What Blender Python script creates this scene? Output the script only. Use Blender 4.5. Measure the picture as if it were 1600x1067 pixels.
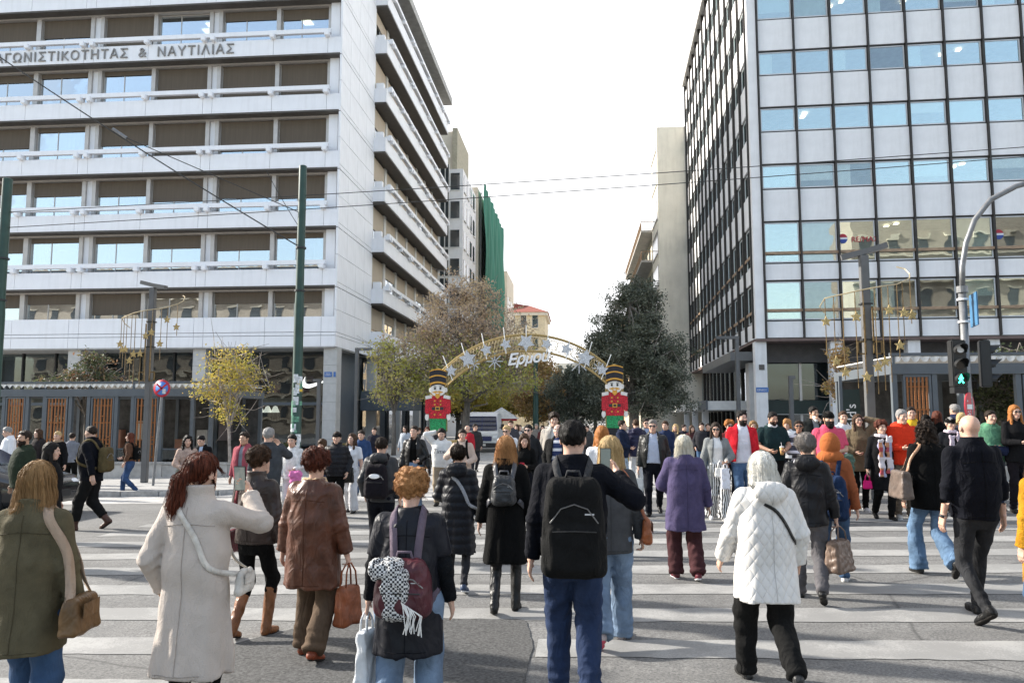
import bpy, bmesh, math, random
import numpy as np
from mathutils import Vector, Matrix, Euler
R = math.radians
scene = bpy.context.scene
for o in list(bpy.data.objects): bpy.data.objects.remove(o)
col = scene.collection

# ---------------------------------------------------------------- camera, sky, sun, exposure
cam = bpy.data.cameras.new('camera'); cam.lens = 27.0; cam.sensor_width = 36; cam.clip_end = 3000; cam.clip_start = .05
camo = bpy.data.objects.new('camera', cam); col.objects.link(camo)
camo.location = (0, 0, 1.8); camo.rotation_euler = (R(90 + 5.57), 0, R(5.0)); scene.camera = camo

SUN_AZ = math.atan2(-.93, .28); SUN_EL = R(27)
world = bpy.data.worlds.new('World'); scene.world = world; world.use_nodes = True
wn = world.node_tree.nodes; wl = world.node_tree.links; wn.clear()
wout = wn.new('ShaderNodeOutputWorld'); wbg = wn.new('ShaderNodeBackground'); wbg.inputs[1].default_value = .14
sky = wn.new('ShaderNodeTexSky'); sky.sky_type = 'NISHITA'; sky.sun_disc = False
sky.sun_elevation = SUN_EL; sky.sun_rotation = SUN_AZ; sky.air_density = 1.2; sky.dust_density = 2.0
tc = wn.new('ShaderNodeTexCoord'); sep = wn.new('ShaderNodeSeparateXYZ'); wl.new(tc.outputs['Generated'], sep.inputs[0])
cn = wn.new('ShaderNodeTexNoise'); cn.inputs['Scale'].default_value = 3.2; cn.inputs['Detail'].default_value = 7; cn.inputs['Roughness'].default_value = .55
wl.new(tc.outputs['Generated'], cn.inputs[0])
# thin bright cloud everywhere, thicker towards the west (street side), broken to the east
ad = wn.new('ShaderNodeMath'); ad.operation = 'MULTIPLY_ADD'; ad.inputs[1].default_value = .35; wl.new(sep.outputs[1], ad.inputs[0]); wl.new(cn.outputs[0], ad.inputs[2])
cr = wn.new('ShaderNodeMapRange'); cr.inputs[1].default_value = .32; cr.inputs[2].default_value = .56; cr.inputs[3].default_value = .18; cr.inputs[4].default_value = 1.0
wl.new(ad.outputs[0], cr.inputs[0])
cm = wn.new('ShaderNodeMix'); cm.data_type = 'RGBA'; wl.new(cr.outputs[0], cm.inputs['Factor'])
wl.new(sky.outputs[0], cm.inputs[6]); # cloud brightness: soft large patches, a little darker overhead than towards the horizon
cn2 = wn.new('ShaderNodeTexNoise'); cn2.inputs['Scale'].default_value = 1.7; cn2.inputs['Detail'].default_value = 5; wl.new(tc.outputs['Generated'], cn2.inputs[0])
cb1 = wn.new('ShaderNodeMapRange'); cb1.inputs[1].default_value = .3; cb1.inputs[2].default_value = .7; cb1.inputs[3].default_value = 3.4; cb1.inputs[4].default_value = 4.5; wl.new(cn2.outputs[0], cb1.inputs[0])
cb2 = wn.new('ShaderNodeMapRange'); cb2.inputs[1].default_value = 0; cb2.inputs[2].default_value = 1; cb2.inputs[3].default_value = 1.12; cb2.inputs[4].default_value = .55; wl.new(sep.outputs[2], cb2.inputs[0])
cb3 = wn.new('ShaderNodeMath'); cb3.operation = 'MULTIPLY'; wl.new(cb1.outputs[0], cb3.inputs[0]); wl.new(cb2.outputs[0], cb3.inputs[1])
cb4 = wn.new('ShaderNodeMix'); cb4.data_type = 'RGBA'; cb4.blend_type = 'MULTIPLY'; cb4.inputs['Factor'].default_value = 1; cb4.inputs[6].default_value = (1, 1.005, 1.03, 1); wl.new(cb3.outputs[0], cb4.inputs[7]); wl.new(cb4.outputs[2], cm.inputs[7])
wl.new(cm.outputs[2], wbg.inputs[0]); wl.new(wbg.outputs[0], wout.inputs[0])

sl = bpy.data.lights.new('sun', 'SUN'); sl.energy = 3.5; sl.angle = R(2.6); sl.color = (1.0, .94, .85)
so = bpy.data.objects.new('sun', sl); col.objects.link(so)
sv = Vector((math.sin(SUN_AZ) * math.cos(SUN_EL), math.cos(SUN_AZ) * math.cos(SUN_EL), math.sin(SUN_EL)))
so.rotation_euler = sv.to_track_quat('Z', 'Y').to_euler(); so.location = sv * 60
vs = scene.view_settings; vs.view_transform = 'Standard'; vs.look = 'None'; vs.gamma = 1; vs.use_curve_mapping = False; vs.exposure = 1.6
scene.render.engine = 'CYCLES'

# ---------------------------------------------------------------- helpers
def gz(x): return .02 * x
def tag(o, label=None, cat=None, group=None, kind=None):
    for k, v in (('label', label), ('category', cat), ('group', group), ('kind', kind)):
        if v: o[k] = v
    return o
def empty(name, loc=(0, 0, 0), rz=0, label=None, cat=None, group=None, kind=None, parent=None):
    o = bpy.data.objects.new(name, None); col.objects.link(o); o.location = loc; o.rotation_euler = (0, 0, rz); o.empty_display_size = .1
    if parent: o.parent = parent
    return tag(o, label, cat, group, kind)
def link(name, me, mat, parent=None, loc=None, rot=None):
    o = bpy.data.objects.new(name, me); col.objects.link(o)
    if mat is not None and not me.materials: me.materials.append(mat)
    if parent: o.parent = parent
    if loc is not None: o.location = loc
    if rot is not None: o.rotation_euler = rot
    return o
class MB:
    def __init__(s): s.v = []; s.f = []
    def add(s, vs, fs):
        n = len(s.v); s.v += [tuple(p) for p in vs]; s.f += [tuple(i + n for i in q) for q in fs]; return s
    def box(s, x0, x1, y0, y1, z0, z1):
        return s.add([(x0,y0,z0),(x1,y0,z0),(x1,y1,z0),(x0,y1,z0),(x0,y0,z1),(x1,y0,z1),(x1,y1,z1),(x0,y1,z1)],
                     [(0,3,2,1),(4,5,6,7),(0,1,5,4),(1,2,6,5),(2,3,7,6),(3,0,4,7)])
    def bar(s, a, b, w, h=None, up=(0, 0, 1)):
        a, b = Vector(a), Vector(b); h = h or w; d = (b - a).normalized(); u = Vector(up)
        if abs(d.dot(u)) > .98: u = Vector((0, 1, 0))
        r = d.cross(u).normalized() * w / 2; q = r.cross(d).normalized() * h / 2
        return s.add([a-r-q, a+r-q, a+r+q, a-r+q, b-r-q, b+r-q, b+r+q, b-r+q], [(0,1,2,3),(7,6,5,4),(0,4,5,1),(1,5,6,2),(2,6,7,3),(3,7,4,0)])
    def tube(s, pts, rad, n=8, cap=True):
        pts = [Vector(p) for p in pts]; m = len(pts)
        rr = rad if isinstance(rad, (list, tuple)) else [rad] * m
        base = len(s.v); ref = Vector((.13, .31, .94))
        for i, p in enumerate(pts):
            d = (pts[min(i + 1, m - 1)] - pts[max(i - 1, 0)]).normalized()
            if abs(d.dot(ref)) > .97: ref = Vector((.94, .2, .1))
            u = d.cross(ref).normalized(); w = d.cross(u)
            for k in range(n):
                a = 2 * math.pi * k / n; s.v.append(tuple(p + (u * math.cos(a) + w * math.sin(a)) * rr[i]))
        for i in range(m - 1):
            for k in range(n):
                k2 = (k + 1) % n; s.f.append((base+i*n+k, base+i*n+k2, base+(i+1)*n+k2, base+(i+1)*n+k))
        if cap: s.f.append(tuple(base + k for k in range(n))[::-1]); s.f.append(tuple(base + (m-1)*n + k for k in range(n)))
        return s
    def lathe(s, prof, n=16, c=(0, 0, 0)):
        base = len(s.v)
        for r, z in prof:
            for k in range(n):
                a = 2 * math.pi * k / n; s.v.append((c[0] + r*math.cos(a), c[1] + r*math.sin(a), c[2] + z))
        for i in range(len(prof) - 1):
            for k in range(n):
                k2 = (k + 1) % n; s.f.append((base+i*n+k, base+i*n+k2, base+(i+1)*n+k2, base+(i+1)*n+k))
        s.f.append(tuple(base + k for k in range(n))[::-1]); s.f.append(tuple(base + (len(prof)-1)*n + k for k in range(n)))
        return s
    def prism(s, poly, y0, y1):   # polygon in xz, extruded along y
        n = len(poly); vs = [(x, y0, z) for x, z in poly] + [(x, y1, z) for x, z in poly]
        return s.add(vs, [tuple(range(n)), tuple(range(2*n-1, n-1, -1))] + [(i+n, (i+1) % n + n, (i+1) % n, i) for i in range(n)])
    def slab(s, poly, z0, z1):    # polygon in xy
        n = len(poly); f0 = z0 if callable(z0) else (lambda x: z0); f1 = z1 if callable(z1) else (lambda x: z1)
        vs = [(x, y, f0(x)) for x, y in poly] + [(x, y, f1(x)) for x, y in poly]
        return s.add(vs, [tuple(range(n))[::-1], tuple(range(n, 2*n))] + [(i, (i+1) % n, (i+1) % n + n, i+n) for i in range(n)])
    def ball(s, c, r, n=10, m=7):
        r = r if isinstance(r, (tuple, list)) else (r, r, r); base = len(s.v)
        for i in range(m + 1):
            t = math.pi * i / m
            for k in range(n):
                a = 2 * math.pi * k / n; s.v.append((c[0]+r[0]*math.sin(t)*math.cos(a), c[1]+r[1]*math.sin(t)*math.sin(a), c[2]-r[2]*math.cos(t)))
        for i in range(m):
            for k in range(n):
                k2 = (k + 1) % n; s.f.append((base+i*n+k, base+i*n+k2, base+(i+1)*n+k2, base+(i+1)*n+k))
        return s
    def mesh(s, name, smooth=False, bevel=0):
        me = bpy.data.meshes.new(name); me.from_pydata(s.v, [], s.f)
        if bevel:
            bm = bmesh.new(); bm.from_mesh(me); bmesh.ops.bevel(bm, geom=bm.edges[:], offset=bevel, segments=2, affect='EDGES', clamp_overlap=True); bm.to_mesh(me); bm.free()
        bm = bmesh.new(); bm.from_mesh(me); bmesh.ops.recalc_face_normals(bm, faces=bm.faces[:]); bm.to_mesh(me); bm.free()
        if smooth:
            me.polygons.foreach_set('use_smooth', [True] * len(me.polygons))
            if smooth == 2: me.set_sharp_from_angle(angle=R(40))
        me.update(); return me
    def build(s, name, mat, parent=None, smooth=False, bevel=0, **kw):
        return link(name, s.mesh(name, smooth, bevel), mat, parent, **kw)
MC = {}
def cbox(name, mat, parent, x0, x1, y0, y1, z0, z1):   # box that shares its mesh with every box of the same size
    k = ('b', name, mat.name, round(x1-x0, 3), round(y1-y0, 3), round(z1-z0, 3))
    if k not in MC:
        MC[k] = MB().box(-(x1-x0)/2, (x1-x0)/2, -(y1-y0)/2, (y1-y0)/2, -(z1-z0)/2, (z1-z0)/2).mesh(name); MC[k].materials.append(mat)
    return link(name, MC[k], None, parent, loc=((x0+x1)/2, (y0+y1)/2, (z0+z1)/2))
def text_mesh(name, body, size, depth, mat, parent=None, loc=(0,0,0), rot=(0,0,0), shear=0, align='LEFT', space=1.0, offset=0):
    c = bpy.data.curves.new(name + '_font', 'FONT'); c.body = body; c.size = size; c.extrude = depth; c.shear = shear; c.align_x = align
    c.space_character = space; c.offset = offset; c.resolution_u = 3
    t = bpy.data.objects.new(name + '_tmp', c); col.objects.link(t)
    me = bpy.data.meshes.new_from_object(t.evaluated_get(bpy.context.evaluated_depsgraph_get()))
    bpy.data.objects.remove(t); me.materials.clear()
    return link(name, me, mat, parent, loc=loc, rot=rot)

# ---------------------------------------------------------------- materials
MATS = {}
def mat(name, c, rough=.7, metal=0, var=.12, vscale=3., bump=0, bscale=60., spec=.4, stretch=None, c2=None, emit=None, sheen=0, dirt=0, wrinkle=0):
    if name in MATS: return MATS[name]
    m = bpy.data.materials.new(name); m.use_nodes = True; MATS[name] = m
    nt = m.node_tree; n = nt.nodes; l = nt.links; b = n['Principled BSDF']
    b.inputs['Roughness'].default_value = rough; b.inputs['Metallic'].default_value = metal; b.inputs['Specular IOR Level'].default_value = spec
    if sheen: b.inputs['Sheen Weight'].default_value = sheen; b.inputs['Sheen Tint'].default_value = (*[min(1, x*1.6) for x in c], 1); b.inputs['Sheen Roughness'].default_value = .5
    t = n.new('ShaderNodeTexCoord'); mp = n.new('ShaderNodeMapping'); l.new(t.outputs['Object'], mp.inputs[0])
    if stretch: mp.inputs['Scale'].default_value = stretch
    no = n.new('ShaderNodeTexNoise'); no.inputs['Scale'].default_value = vscale; no.inputs['Detail'].default_value = 6; no.inputs['Roughness'].default_value = .6
    l.new(mp.outputs[0], no.inputs[0])
    mx = n.new('ShaderNodeMix'); mx.data_type = 'RGBA'
    rg = n.new('ShaderNodeMapRange'); rg.inputs[1].default_value = .32; rg.inputs[2].default_value = .68; l.new(no.outputs[0], rg.inputs[0]); l.new(rg.outputs[0], mx.inputs['Factor'])
    d = c2 if c2 else tuple(max(0, x * (1 - 2 * var)) for x in c)
    mx.inputs[6].default_value = (*d, 1); mx.inputs[7].default_value = (*(c if c2 else tuple(min(1, x * (1 + .6 * var)) for x in c)), 1)
    outc = mx.outputs[2]
    if dirt:   # rain streaks and grime
        mp2 = n.new('ShaderNodeMapping'); mp2.inputs['Scale'].default_value = (2.2, 2.2, .25); l.new(t.outputs['Object'], mp2.inputs[0])
        n2 = n.new('ShaderNodeTexNoise'); n2.inputs['Scale'].default_value = 1.6; n2.inputs['Detail'].default_value = 8; n2.inputs['Roughness'].default_value = .7; l.new(mp2.outputs[0], n2.inputs[0])
        r2 = n.new('ShaderNodeMapRange'); r2.inputs[1].default_value = .48; r2.inputs[2].default_value = .75; r2.inputs[4].default_value = dirt; l.new(n2.outputs[0], r2.inputs[0])
        m2 = n.new('ShaderNodeMix'); m2.data_type = 'RGBA'; l.new(r2.outputs[0], m2.inputs['Factor']); l.new(outc, m2.inputs[6]); m2.inputs[7].default_value = (c[0]*.45, c[1]*.42, c[2]*.38, 1); outc = m2.outputs[2]
    l.new(outc, b.inputs['Base Color'])
    if bump:
        bn = n.new('ShaderNodeTexNoise'); bn.inputs['Scale'].default_value = bscale; bn.inputs['Detail'].default_value = 4; l.new(mp.outputs[0], bn.inputs[0])
        bp = n.new('ShaderNodeBump'); bp.inputs['Strength'].default_value = bump; bp.inputs['Distance'].default_value = .01; l.new(bn.outputs[0], bp.inputs['Height']); l.new(bp.outputs[0], b.inputs['Normal'])
    if wrinkle:   # soft creases of worn cloth
        wm_ = n.new('ShaderNodeMapping'); wm_.inputs['Rotation'].default_value = (.5, .7, .3); wm_.inputs['Scale'].default_value = (1, 1, .55); l.new(t.outputs['Object'], wm_.inputs[0])
        w1 = n.new('ShaderNodeTexNoise'); w1.inputs['Scale'].default_value = 7; w1.inputs['Detail'].default_value = 2.5; w1.inputs['Distortion'].default_value = 1.2; l.new(wm_.outputs[0], w1.inputs[0])
        wp = n.new('ShaderNodeMath'); wp.operation = 'PINGPONG'; wp.inputs[1].default_value = .16; l.new(w1.outputs[0], wp.inputs[0])
        wb = n.new('ShaderNodeBump'); wb.inputs['Strength'].default_value = wrinkle; wb.inputs['Distance'].default_value = .06; l.new(wp.outputs[0], wb.inputs['Height'])
        if bump: l.new(bp.outputs[0], wb.inputs['Normal'])
        l.new(wb.outputs[0], b.inputs['Normal'])
    if emit: b.inputs['Emission Color'].default_value = (*emit[:3], 1); b.inputs['Emission Strength'].default_value = emit[3]
    return m
def glass(name, tint=(.75, .85, .85), refl=.45, gl=(.9, .96, 1.0), rough=.01, wav=.02):
    if name in MATS: return MATS[name]
    m = bpy.data.materials.new(name); m.use_nodes = True; MATS[name] = m
    nt = m.node_tree; n = nt.nodes; l = nt.links; n.clear(); o = n.new('ShaderNodeOutputMaterial')
    g = n.new('ShaderNodeBsdfGlossy'); g.inputs['Color'].default_value = (*gl, 1); g.inputs['Roughness'].default_value = rough
    tr = n.new('ShaderNodeBsdfTransparent'); tr.inputs[0].default_value = (*tint, 1)
    lw = n.new('ShaderNodeLayerWeight'); lw.inputs[0].default_value = .35
    ma = n.new('ShaderNodeMapRange'); ma.inputs[3].default_value = refl; ma.inputs[4].default_value = 1; l.new(lw.outputs['Fresnel'], ma.inputs[0])
    mx = n.new('ShaderNodeMixShader'); l.new(ma.outputs[0], mx.inputs[0]); l.new(tr.outputs[0], mx.inputs[1]); l.new(g.outputs[0], mx.inputs[2]); l.new(mx.outputs[0], o.inputs[0])
    if wav:
        t = n.new('ShaderNodeTexCoord'); no = n.new('ShaderNodeTexNoise'); no.inputs['Scale'].default_value = .9; no.inputs['Detail'].default_value = 1; l.new(t.outputs['Object'], no.inputs[0])
        bp = n.new('ShaderNodeBump'); bp.inputs['Strength'].default_value = wav; bp.inputs['Distance'].default_value = .3; l.new(no.outputs[0], bp.inputs['Height']); l.new(bp.outputs[0], g.inputs['Normal'])
    return m
M_white = mat('white_marble_cladding', (.83, .83, .85), .45, var=.03, vscale=.7, dirt=.16)
M_joint = mat('dark_joint', (.16, .155, .15), .9)
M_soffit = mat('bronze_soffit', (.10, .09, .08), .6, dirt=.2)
M_mull = mat('aluminium_mullion', (.52, .49, .46), .45, .3, var=.05)
M_blind = mat('brown_roller_blind', (.135, .108, .082), .9, var=.07, vscale=1.2, stretch=(6, 6, .3))
M_curtain = mat('pale_curtain', (.72, .76, .74), .9, var=.12, vscale=1.5, stretch=(9, 9, .1))
M_room = mat('office_interior', (.20, .215, .22), .9, var=.2, vscale=.8)
M_lamp = mat('ceiling_light', (.9, .85, .7), .5, emit=(1, .86, .6, 2.2))
M_glass = glass('office_glass', (.66, .72, .74), .46, wav=.012)
M_glassm = glass('mint_office_glass', (.93, .97, .96), .32, (.88, .98, .96), wav=.016)
M_glassd = glass('clear_office_glass', (.9, .93, .93), .12, (.9, .97, .97), wav=.016)
M_dglass = glass('shop_glass', (.55, .6, .6), .03, (.9, .95, 1))
M_black = mat('near_black_metal', (.025, .026, .028), .5)
M_fin = mat('dark_bronze_fin', (.045, .04, .036), .45, .3)
M_panel = mat('painted_concrete_panel', (.80, .79, .785), .75, var=.04, vscale=1.1, dirt=.14, bump=.1, bscale=12)
M_conc = mat('grey_concrete', (.42, .41, .39), .85, var=.12, vscale=2, bump=.15, dirt=.3)
M_cream = mat('cream_render', (.66, .60, .49), .85, var=.06, vscale=1, dirt=.3)
M_grey = mat('slate_grey_paint', (.095, .11, .125), .5, var=.06)
M_greym = mat('grey_lamp_paint', (.13, .13, .13), .5, .2, var=.08)
M_steel = mat('galvanised_steel', (.22, .225, .23), .5, .5, var=.15, vscale=8)
M_gpole = mat('green_pole_paint', (.022, .062, .048), .42, var=.15, vscale=3, dirt=.15)
M_wood = mat('orange_wood_lattice', (.34, .13, .04), .6, var=.25, vscale=4, stretch=(3, 3, 12))
M_rail = mat('weathered_wood_rail', (.42, .29, .19), .8, var=.3, vscale=4, stretch=(1, 4, 9))
M_awn = mat('white_awning', (.72, .71, .68), .8, var=.06)
M_dgold = mat('dull_gold_string', (.20, .13, .05), .5, .3, var=.3, vscale=30)
M_gold = mat('gold_tinsel', (.55, .41, .18), .4, .5, var=.35, vscale=40)
M_silver = mat('silver_tinsel', (.62, .63, .66), .35, .4, var=.35, vscale=50, bump=.6, bscale=90)
M_wlit = mat('white_light_tube', (.85, .85, .83), .5, var=.05)
# ---------------------------------------------------------------- ground
def asphalt():
    m = bpy.data.materials.new('asphalt'); m.use_nodes = True; nt = m.node_tree; n = nt.nodes; l = nt.links; b = n['Principled BSDF']
    b.inputs['Roughness'].default_value = .8; b.inputs['Specular IOR Level'].default_value = .35
    t = n.new('ShaderNodeTexCoord')
    def noise(s, d=6, r=.6):
        k = n.new('ShaderNodeTexNoise'); k.inputs['Scale'].default_value = s; k.inputs['Detail'].default_value = d; k.inputs['Roughness'].default_value = r; l.new(t.outputs['Object'], k.inputs[0]); return k
    big = noise(.55); fine = noise(48, 4, .85); mid = noise(6, 5)
    r = n.new('ShaderNodeValToRGB'); r.color_ramp.elements[0].position = .3; r.color_ramp.elements[0].color = (.115, .115, .114, 1); r.color_ramp.elements[1].position = .7; r.color_ramp.elements[1].color = (.20, .197, .19, 1)
    a1 = n.new('ShaderNodeMath'); a1.operation = 'MULTIPLY_ADD'; a1.inputs[1].default_value = .5; a1.inputs[2].default_value = .0; l.new(mid.outputs[0], a1.inputs[0])
    a2 = n.new('ShaderNodeMath'); a2.operation = 'MULTIPLY_ADD'; a2.inputs[1].default_value = .5; l.new(big.outputs[0], a2.inputs[0]); l.new(a1.outputs[0], a2.inputs[2]); l.new(a2.outputs[0], r.inputs[0])
    # bright aggregate and dark specks
    v = n.new('ShaderNodeMix'); v.data_type = 'RGBA'; v.blend_type = 'OVERLAY'; v.inputs['Factor'].default_value = .95; l.new(r.outputs[0], v.inputs[6])
    fr = n.new('ShaderNodeValToRGB'); fr.color_ramp.elements[0].position = .36; fr.color_ramp.elements[1].position = .64; fr.color_ramp.elements[0].color = (.22, .22, .22, 1); fr.color_ramp.elements[1].color = (.75, .75, .75, 1); l.new(fine.outputs[0], fr.inputs[0]); l.new(fr.outputs[0], v.inputs[7])
    # darker worn tracks and oil stains along the traffic direction
    mpt = n.new('ShaderNodeMapping'); mpt.inputs['Scale'].default_value = (.12, .9, 1); l.new(t.outputs['Object'], mpt.inputs[0]); tn = n.new('ShaderNodeTexNoise'); tn.inputs['Scale'].default_value = 1.4; tn.inputs['Detail'].default_value = 7; tn.inputs['Roughness'].default_value = .68; l.new(mpt.outputs[0], tn.inputs[0])
    tr_ = n.new('ShaderNodeMapRange'); tr_.inputs[1].default_value = .42; tr_.inputs[2].default_value = .62; tr_.inputs[4].default_value = .30; l.new(tn.outputs[0], tr_.inputs[0])
    tk = n.new('ShaderNodeMix'); tk.data_type = 'RGBA'; l.new(tr_.outputs[0], tk.inputs['Factor']); l.new(v.outputs[2], tk.inputs[6]); tk.inputs[7].default_value = (.065, .064, .062, 1); v = tk
    # cracks
    vo = n.new('ShaderNodeTexVoronoi'); vo.feature = 'DISTANCE_TO_EDGE'; vo.inputs['Scale'].default_value = .30; ws = n.new('ShaderNodeMix'); ws.data_type = 'VECTOR'; ws.inputs['Factor'].default_value = .06
    l.new(t.outputs['Object'], ws.inputs[4]); l.new(noise(3).outputs['Color'], ws.inputs[5]); l.new(ws.outputs[1], vo.inputs[0])
    cr_ = n.new('ShaderNodeMapRange'); cr_.inputs[1].default_value = .0; cr_.inputs[2].default_value = .006; cr_.inputs[3].default_value = .65; cr_.inputs[4].default_value = 0; l.new(vo.outputs[0], cr_.inputs[0])
    ck = n.new('ShaderNodeMix'); ck.data_type = 'RGBA'; l.new(cr_.outputs[0], ck.inputs['Factor']); l.new(v.outputs[2], ck.inputs[6]); ck.inputs[7].default_value = (.04, .04, .04, 1)
    l.new(ck.outputs[2], b.inputs['Base Color'])
    bp = n.new('ShaderNodeBump'); bp.inputs['Strength'].default_value = .5; bp.inputs['Distance'].default_value = .006; l.new(fine.outputs[0], bp.inputs['Height']); l.new(bp.outputs[0], b.inputs['Normal'])
    return m
M_asph = asphalt()
def paint(base, wear=.5, name='worn_road_paint'):
    m = bpy.data.materials.new(name); m.use_nodes = True; nt = m.node_tree; n = nt.nodes; l = nt.links; b = n['Principled BSDF']; b.inputs['Roughness'].default_value = .7
    t = n.new('ShaderNodeTexCoord')
    def noise(s, d=6, r=.65):
        k = n.new('ShaderNodeTexNoise'); k.inputs['Scale'].default_value = s; k.inputs['Detail'].default_value = d; k.inputs['Roughness'].default_value = r; l.new(t.outputs['Object'], k.inputs[0]); return k
    a, f = noise(1.3, 9, .72), noise(60, 3, .8)
    s = n.new('ShaderNodeMath'); s.operation = 'MULTIPLY_ADD'; s.inputs[1].default_value = .6; l.new(f.outputs[0], s.inputs[0]); l.new(a.outputs[0], s.inputs[2])
    r = n.new('ShaderNodeMapRange'); r.inputs[1].default_value = wear + .24; r.inputs[2].default_value = wear + .42; r.inputs[4].default_value = .62; l.new(s.outputs[0], r.inputs[0])
    mx = n.new('ShaderNodeMix'); mx.data_type = 'RGBA'; mx.inputs[6].default_value = (*base, 1); mx.inputs[7].default_value = (.15, .15, .147, 1); l.new(r.outputs[0], mx.inputs['Factor'])
    l.new(mx.outputs[2], b.inputs['Base Color']); return m
M_paint = paint((.32, .316, .305), .42)
def sheet(name, x0, x1, y0, y1, off, m, nx=1, edge=0, seed=0):
    rnd = random.Random(seed); mb = MB(); pts = []
    N = max(nx, 1)
    top = [(x0 + (x1-x0)*i/N, y1 + (rnd.uniform(-edge, edge) if edge else 0)) for i in range(N + 1)]
    bot = [(x0 + (x1-x0)*i/N, y0 + (rnd.uniform(-edge, edge) if edge else 0)) for i in range(N + 1)]
    v = [(x, y, gz(x) + off) for x, y in bot] + [(x, y, gz(x) + off) for x, y in top]
    mb.add(v, [(i, i+1, N+1+i+1, N+1+i) for i in range(N)])
    return mb.build(name, m)
tag(sheet('ground', -400, 400, -300, 900, -.02, mat('far_ground', (.30, .29, .28), .9, vscale=.3)), kind='structure')
road = tag(sheet('road', -120, 120, -60, 17.2, 0, M_asph), kind='structure')
# stripes of the zebra crossing, each its own worn strip of paint
cw = None
for k in range(-3, 10):
    yc = 6.22 + 1.03 * k
    if k == 9: x0, x1 = -7.5, -2
    else: x0, x1 = -7.9 + .05 * (k % 3), 14.5
    if k <= 0: x0 = -.35 + .06 * (k % 2)          # cut off by the asphalt patch
    s = sheet('crossing_stripe', x0, x1, yc - .23, yc + .23, .005, M_paint, 90, .02, k); s.parent = road
# the patches left of the cut: stripes go on over there
for k in (-2, -1, 0):
    yc = 6.22 + 1.03 * k
    s = sheet('crossing_stripe', -7.8, -2.6 - .2 * k, yc - .23, yc + .23, .005, M_paint, 30, .012, 40 + k); s.parent = road
M_patch = mat('dark_asphalt_patch', (.095, .095, .094), .85, var=.36, vscale=42, bump=.4, bscale=90)
ppoly = [(-2.6, 2.5), (-.46, 2.5), (-.42, 4.4), (-.38, 6.2), (-.5, 7.05), (-1.3, 7.1), (-2.3, 7.0), (-2.9, 6.2), (-2.75, 4)]
rr = random.Random(3); pp = []
for i in range(len(ppoly)):
    a, b_ = ppoly[i], ppoly[(i + 1) % len(ppoly)]
    for t in range(8): pp.append((a[0] + (b_[0]-a[0])*t/8 + rr.uniform(-.015, .015), a[1] + (b_[1]-a[1])*t/8 + rr.uniform(-.015, .015)))
pm = MB(); pm.add([(x, y, gz(x) + .009) for x, y in pp], [tuple(range(len(pp)))]); pm.build('asphalt_patch', M_patch, road)
mh = MB().lathe([(.0, 0), (.36, 0), (.36, .006), (.33, .012), (0, .012)], 32).build('manhole_cover', mat('cast_iron', (.05, .05, .05), .5, .5, bump=.6, bscale=30), None, loc=(-1.22, 4.72, gz(-1.22) + .010))
tag(mh, 'round dark iron manhole cover in the asphalt at the bottom edge', 'manhole cover')
# paved pedestrian street
def paving(name, c, w, h, sc=1, mortar=.012):
    m = bpy.data.materials.new(name); m.use_nodes = True; nt = m.node_tree; n = nt.nodes; l = nt.links; b = n['Principled BSDF']; b.inputs['Roughness'].default_value = .65
    t = n.new('ShaderNodeTexCoord'); br = n.new('ShaderNodeTexBrick'); br.inputs['Scale'].default_value = 1; br.inputs['Brick Width'].default_value = w; br.inputs['Row Height'].default_value = h; br.inputs['Mortar Size'].default_value = mortar
    br.inputs['Color1'].default_value = (*c, 1); br.inputs['Color2'].default_value = (*[x * .88 for x in c], 1); br.inputs['Mortar'].default_value = (*[x * .45 for x in c], 1); l.new(t.outputs['Object'], br.inputs[0])
    no = n.new('ShaderNodeTexNoise'); no.inputs['Scale'].default_value = 1.5; no.inputs['Detail'].default_value = 9; l.new(t.outputs['Object'], no.inputs[0])
    mx = n.new('ShaderNodeMix'); mx.data_type = 'RGBA'; mx.blend_type = 'OVERLAY'; mx.inputs['Factor'].default_value = .5; l.new(br.outputs[0], mx.inputs[6]); l.new(no.outputs[0], mx.inputs[7]); l.new(mx.outputs[2], b.inputs['Base Color'])
    bp = n.new('ShaderNodeBump'); bp.inputs['Strength'].default_value = .4; bp.inputs['Distance'].default_value = .01; bp.invert = True; l.new(br.outputs['Fac'], bp.inputs['Height']); l.new(bp.outputs[0], b.inputs['Normal']); return m
M_pave = paving('pale_stone_paving', (.40, .39, .375), .9, .6)
M_pave2 = paving('sidewalk_slabs', (.36, .355, .345), .6, .6)
tag(sheet('plaza', -60, 60, 17.2, 300, .004, M_pave), kind='structure')
def sidewalk(name, poly):
    sw = tag(MB().slab(poly, lambda x: gz(x) - .05, lambda x: gz(x) + .13).build(name, M_pave2), kind='structure'); return sw
M_kerb = mat('kerb_granite', (.40, .39, .37), .8, var=.18, vscale=9, bump=.3, dirt=.3)
cpts = [(-9.6 + 1.9 * math.sin(R(a)), 20.8 - 1.9 * math.cos(R(a))) for a in range(0, 91, 15)]
swl = sidewalk('sidewalk_left', [(-70, 18.9)] + [(x - .0, y) for x, y in cpts] + [(-7.7, 42), (-70, 42)])
cpr = [(4.6 - 1.6 * math.sin(R(a)), 19.4 - 1.6 * math.cos(R(a))) for a in range(0, 91, 15)]
swr = sidewalk('sidewalk_right', [(3.0, 42)] + cpr[::-1] + [(70, 17.8), (70, 42)])
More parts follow.
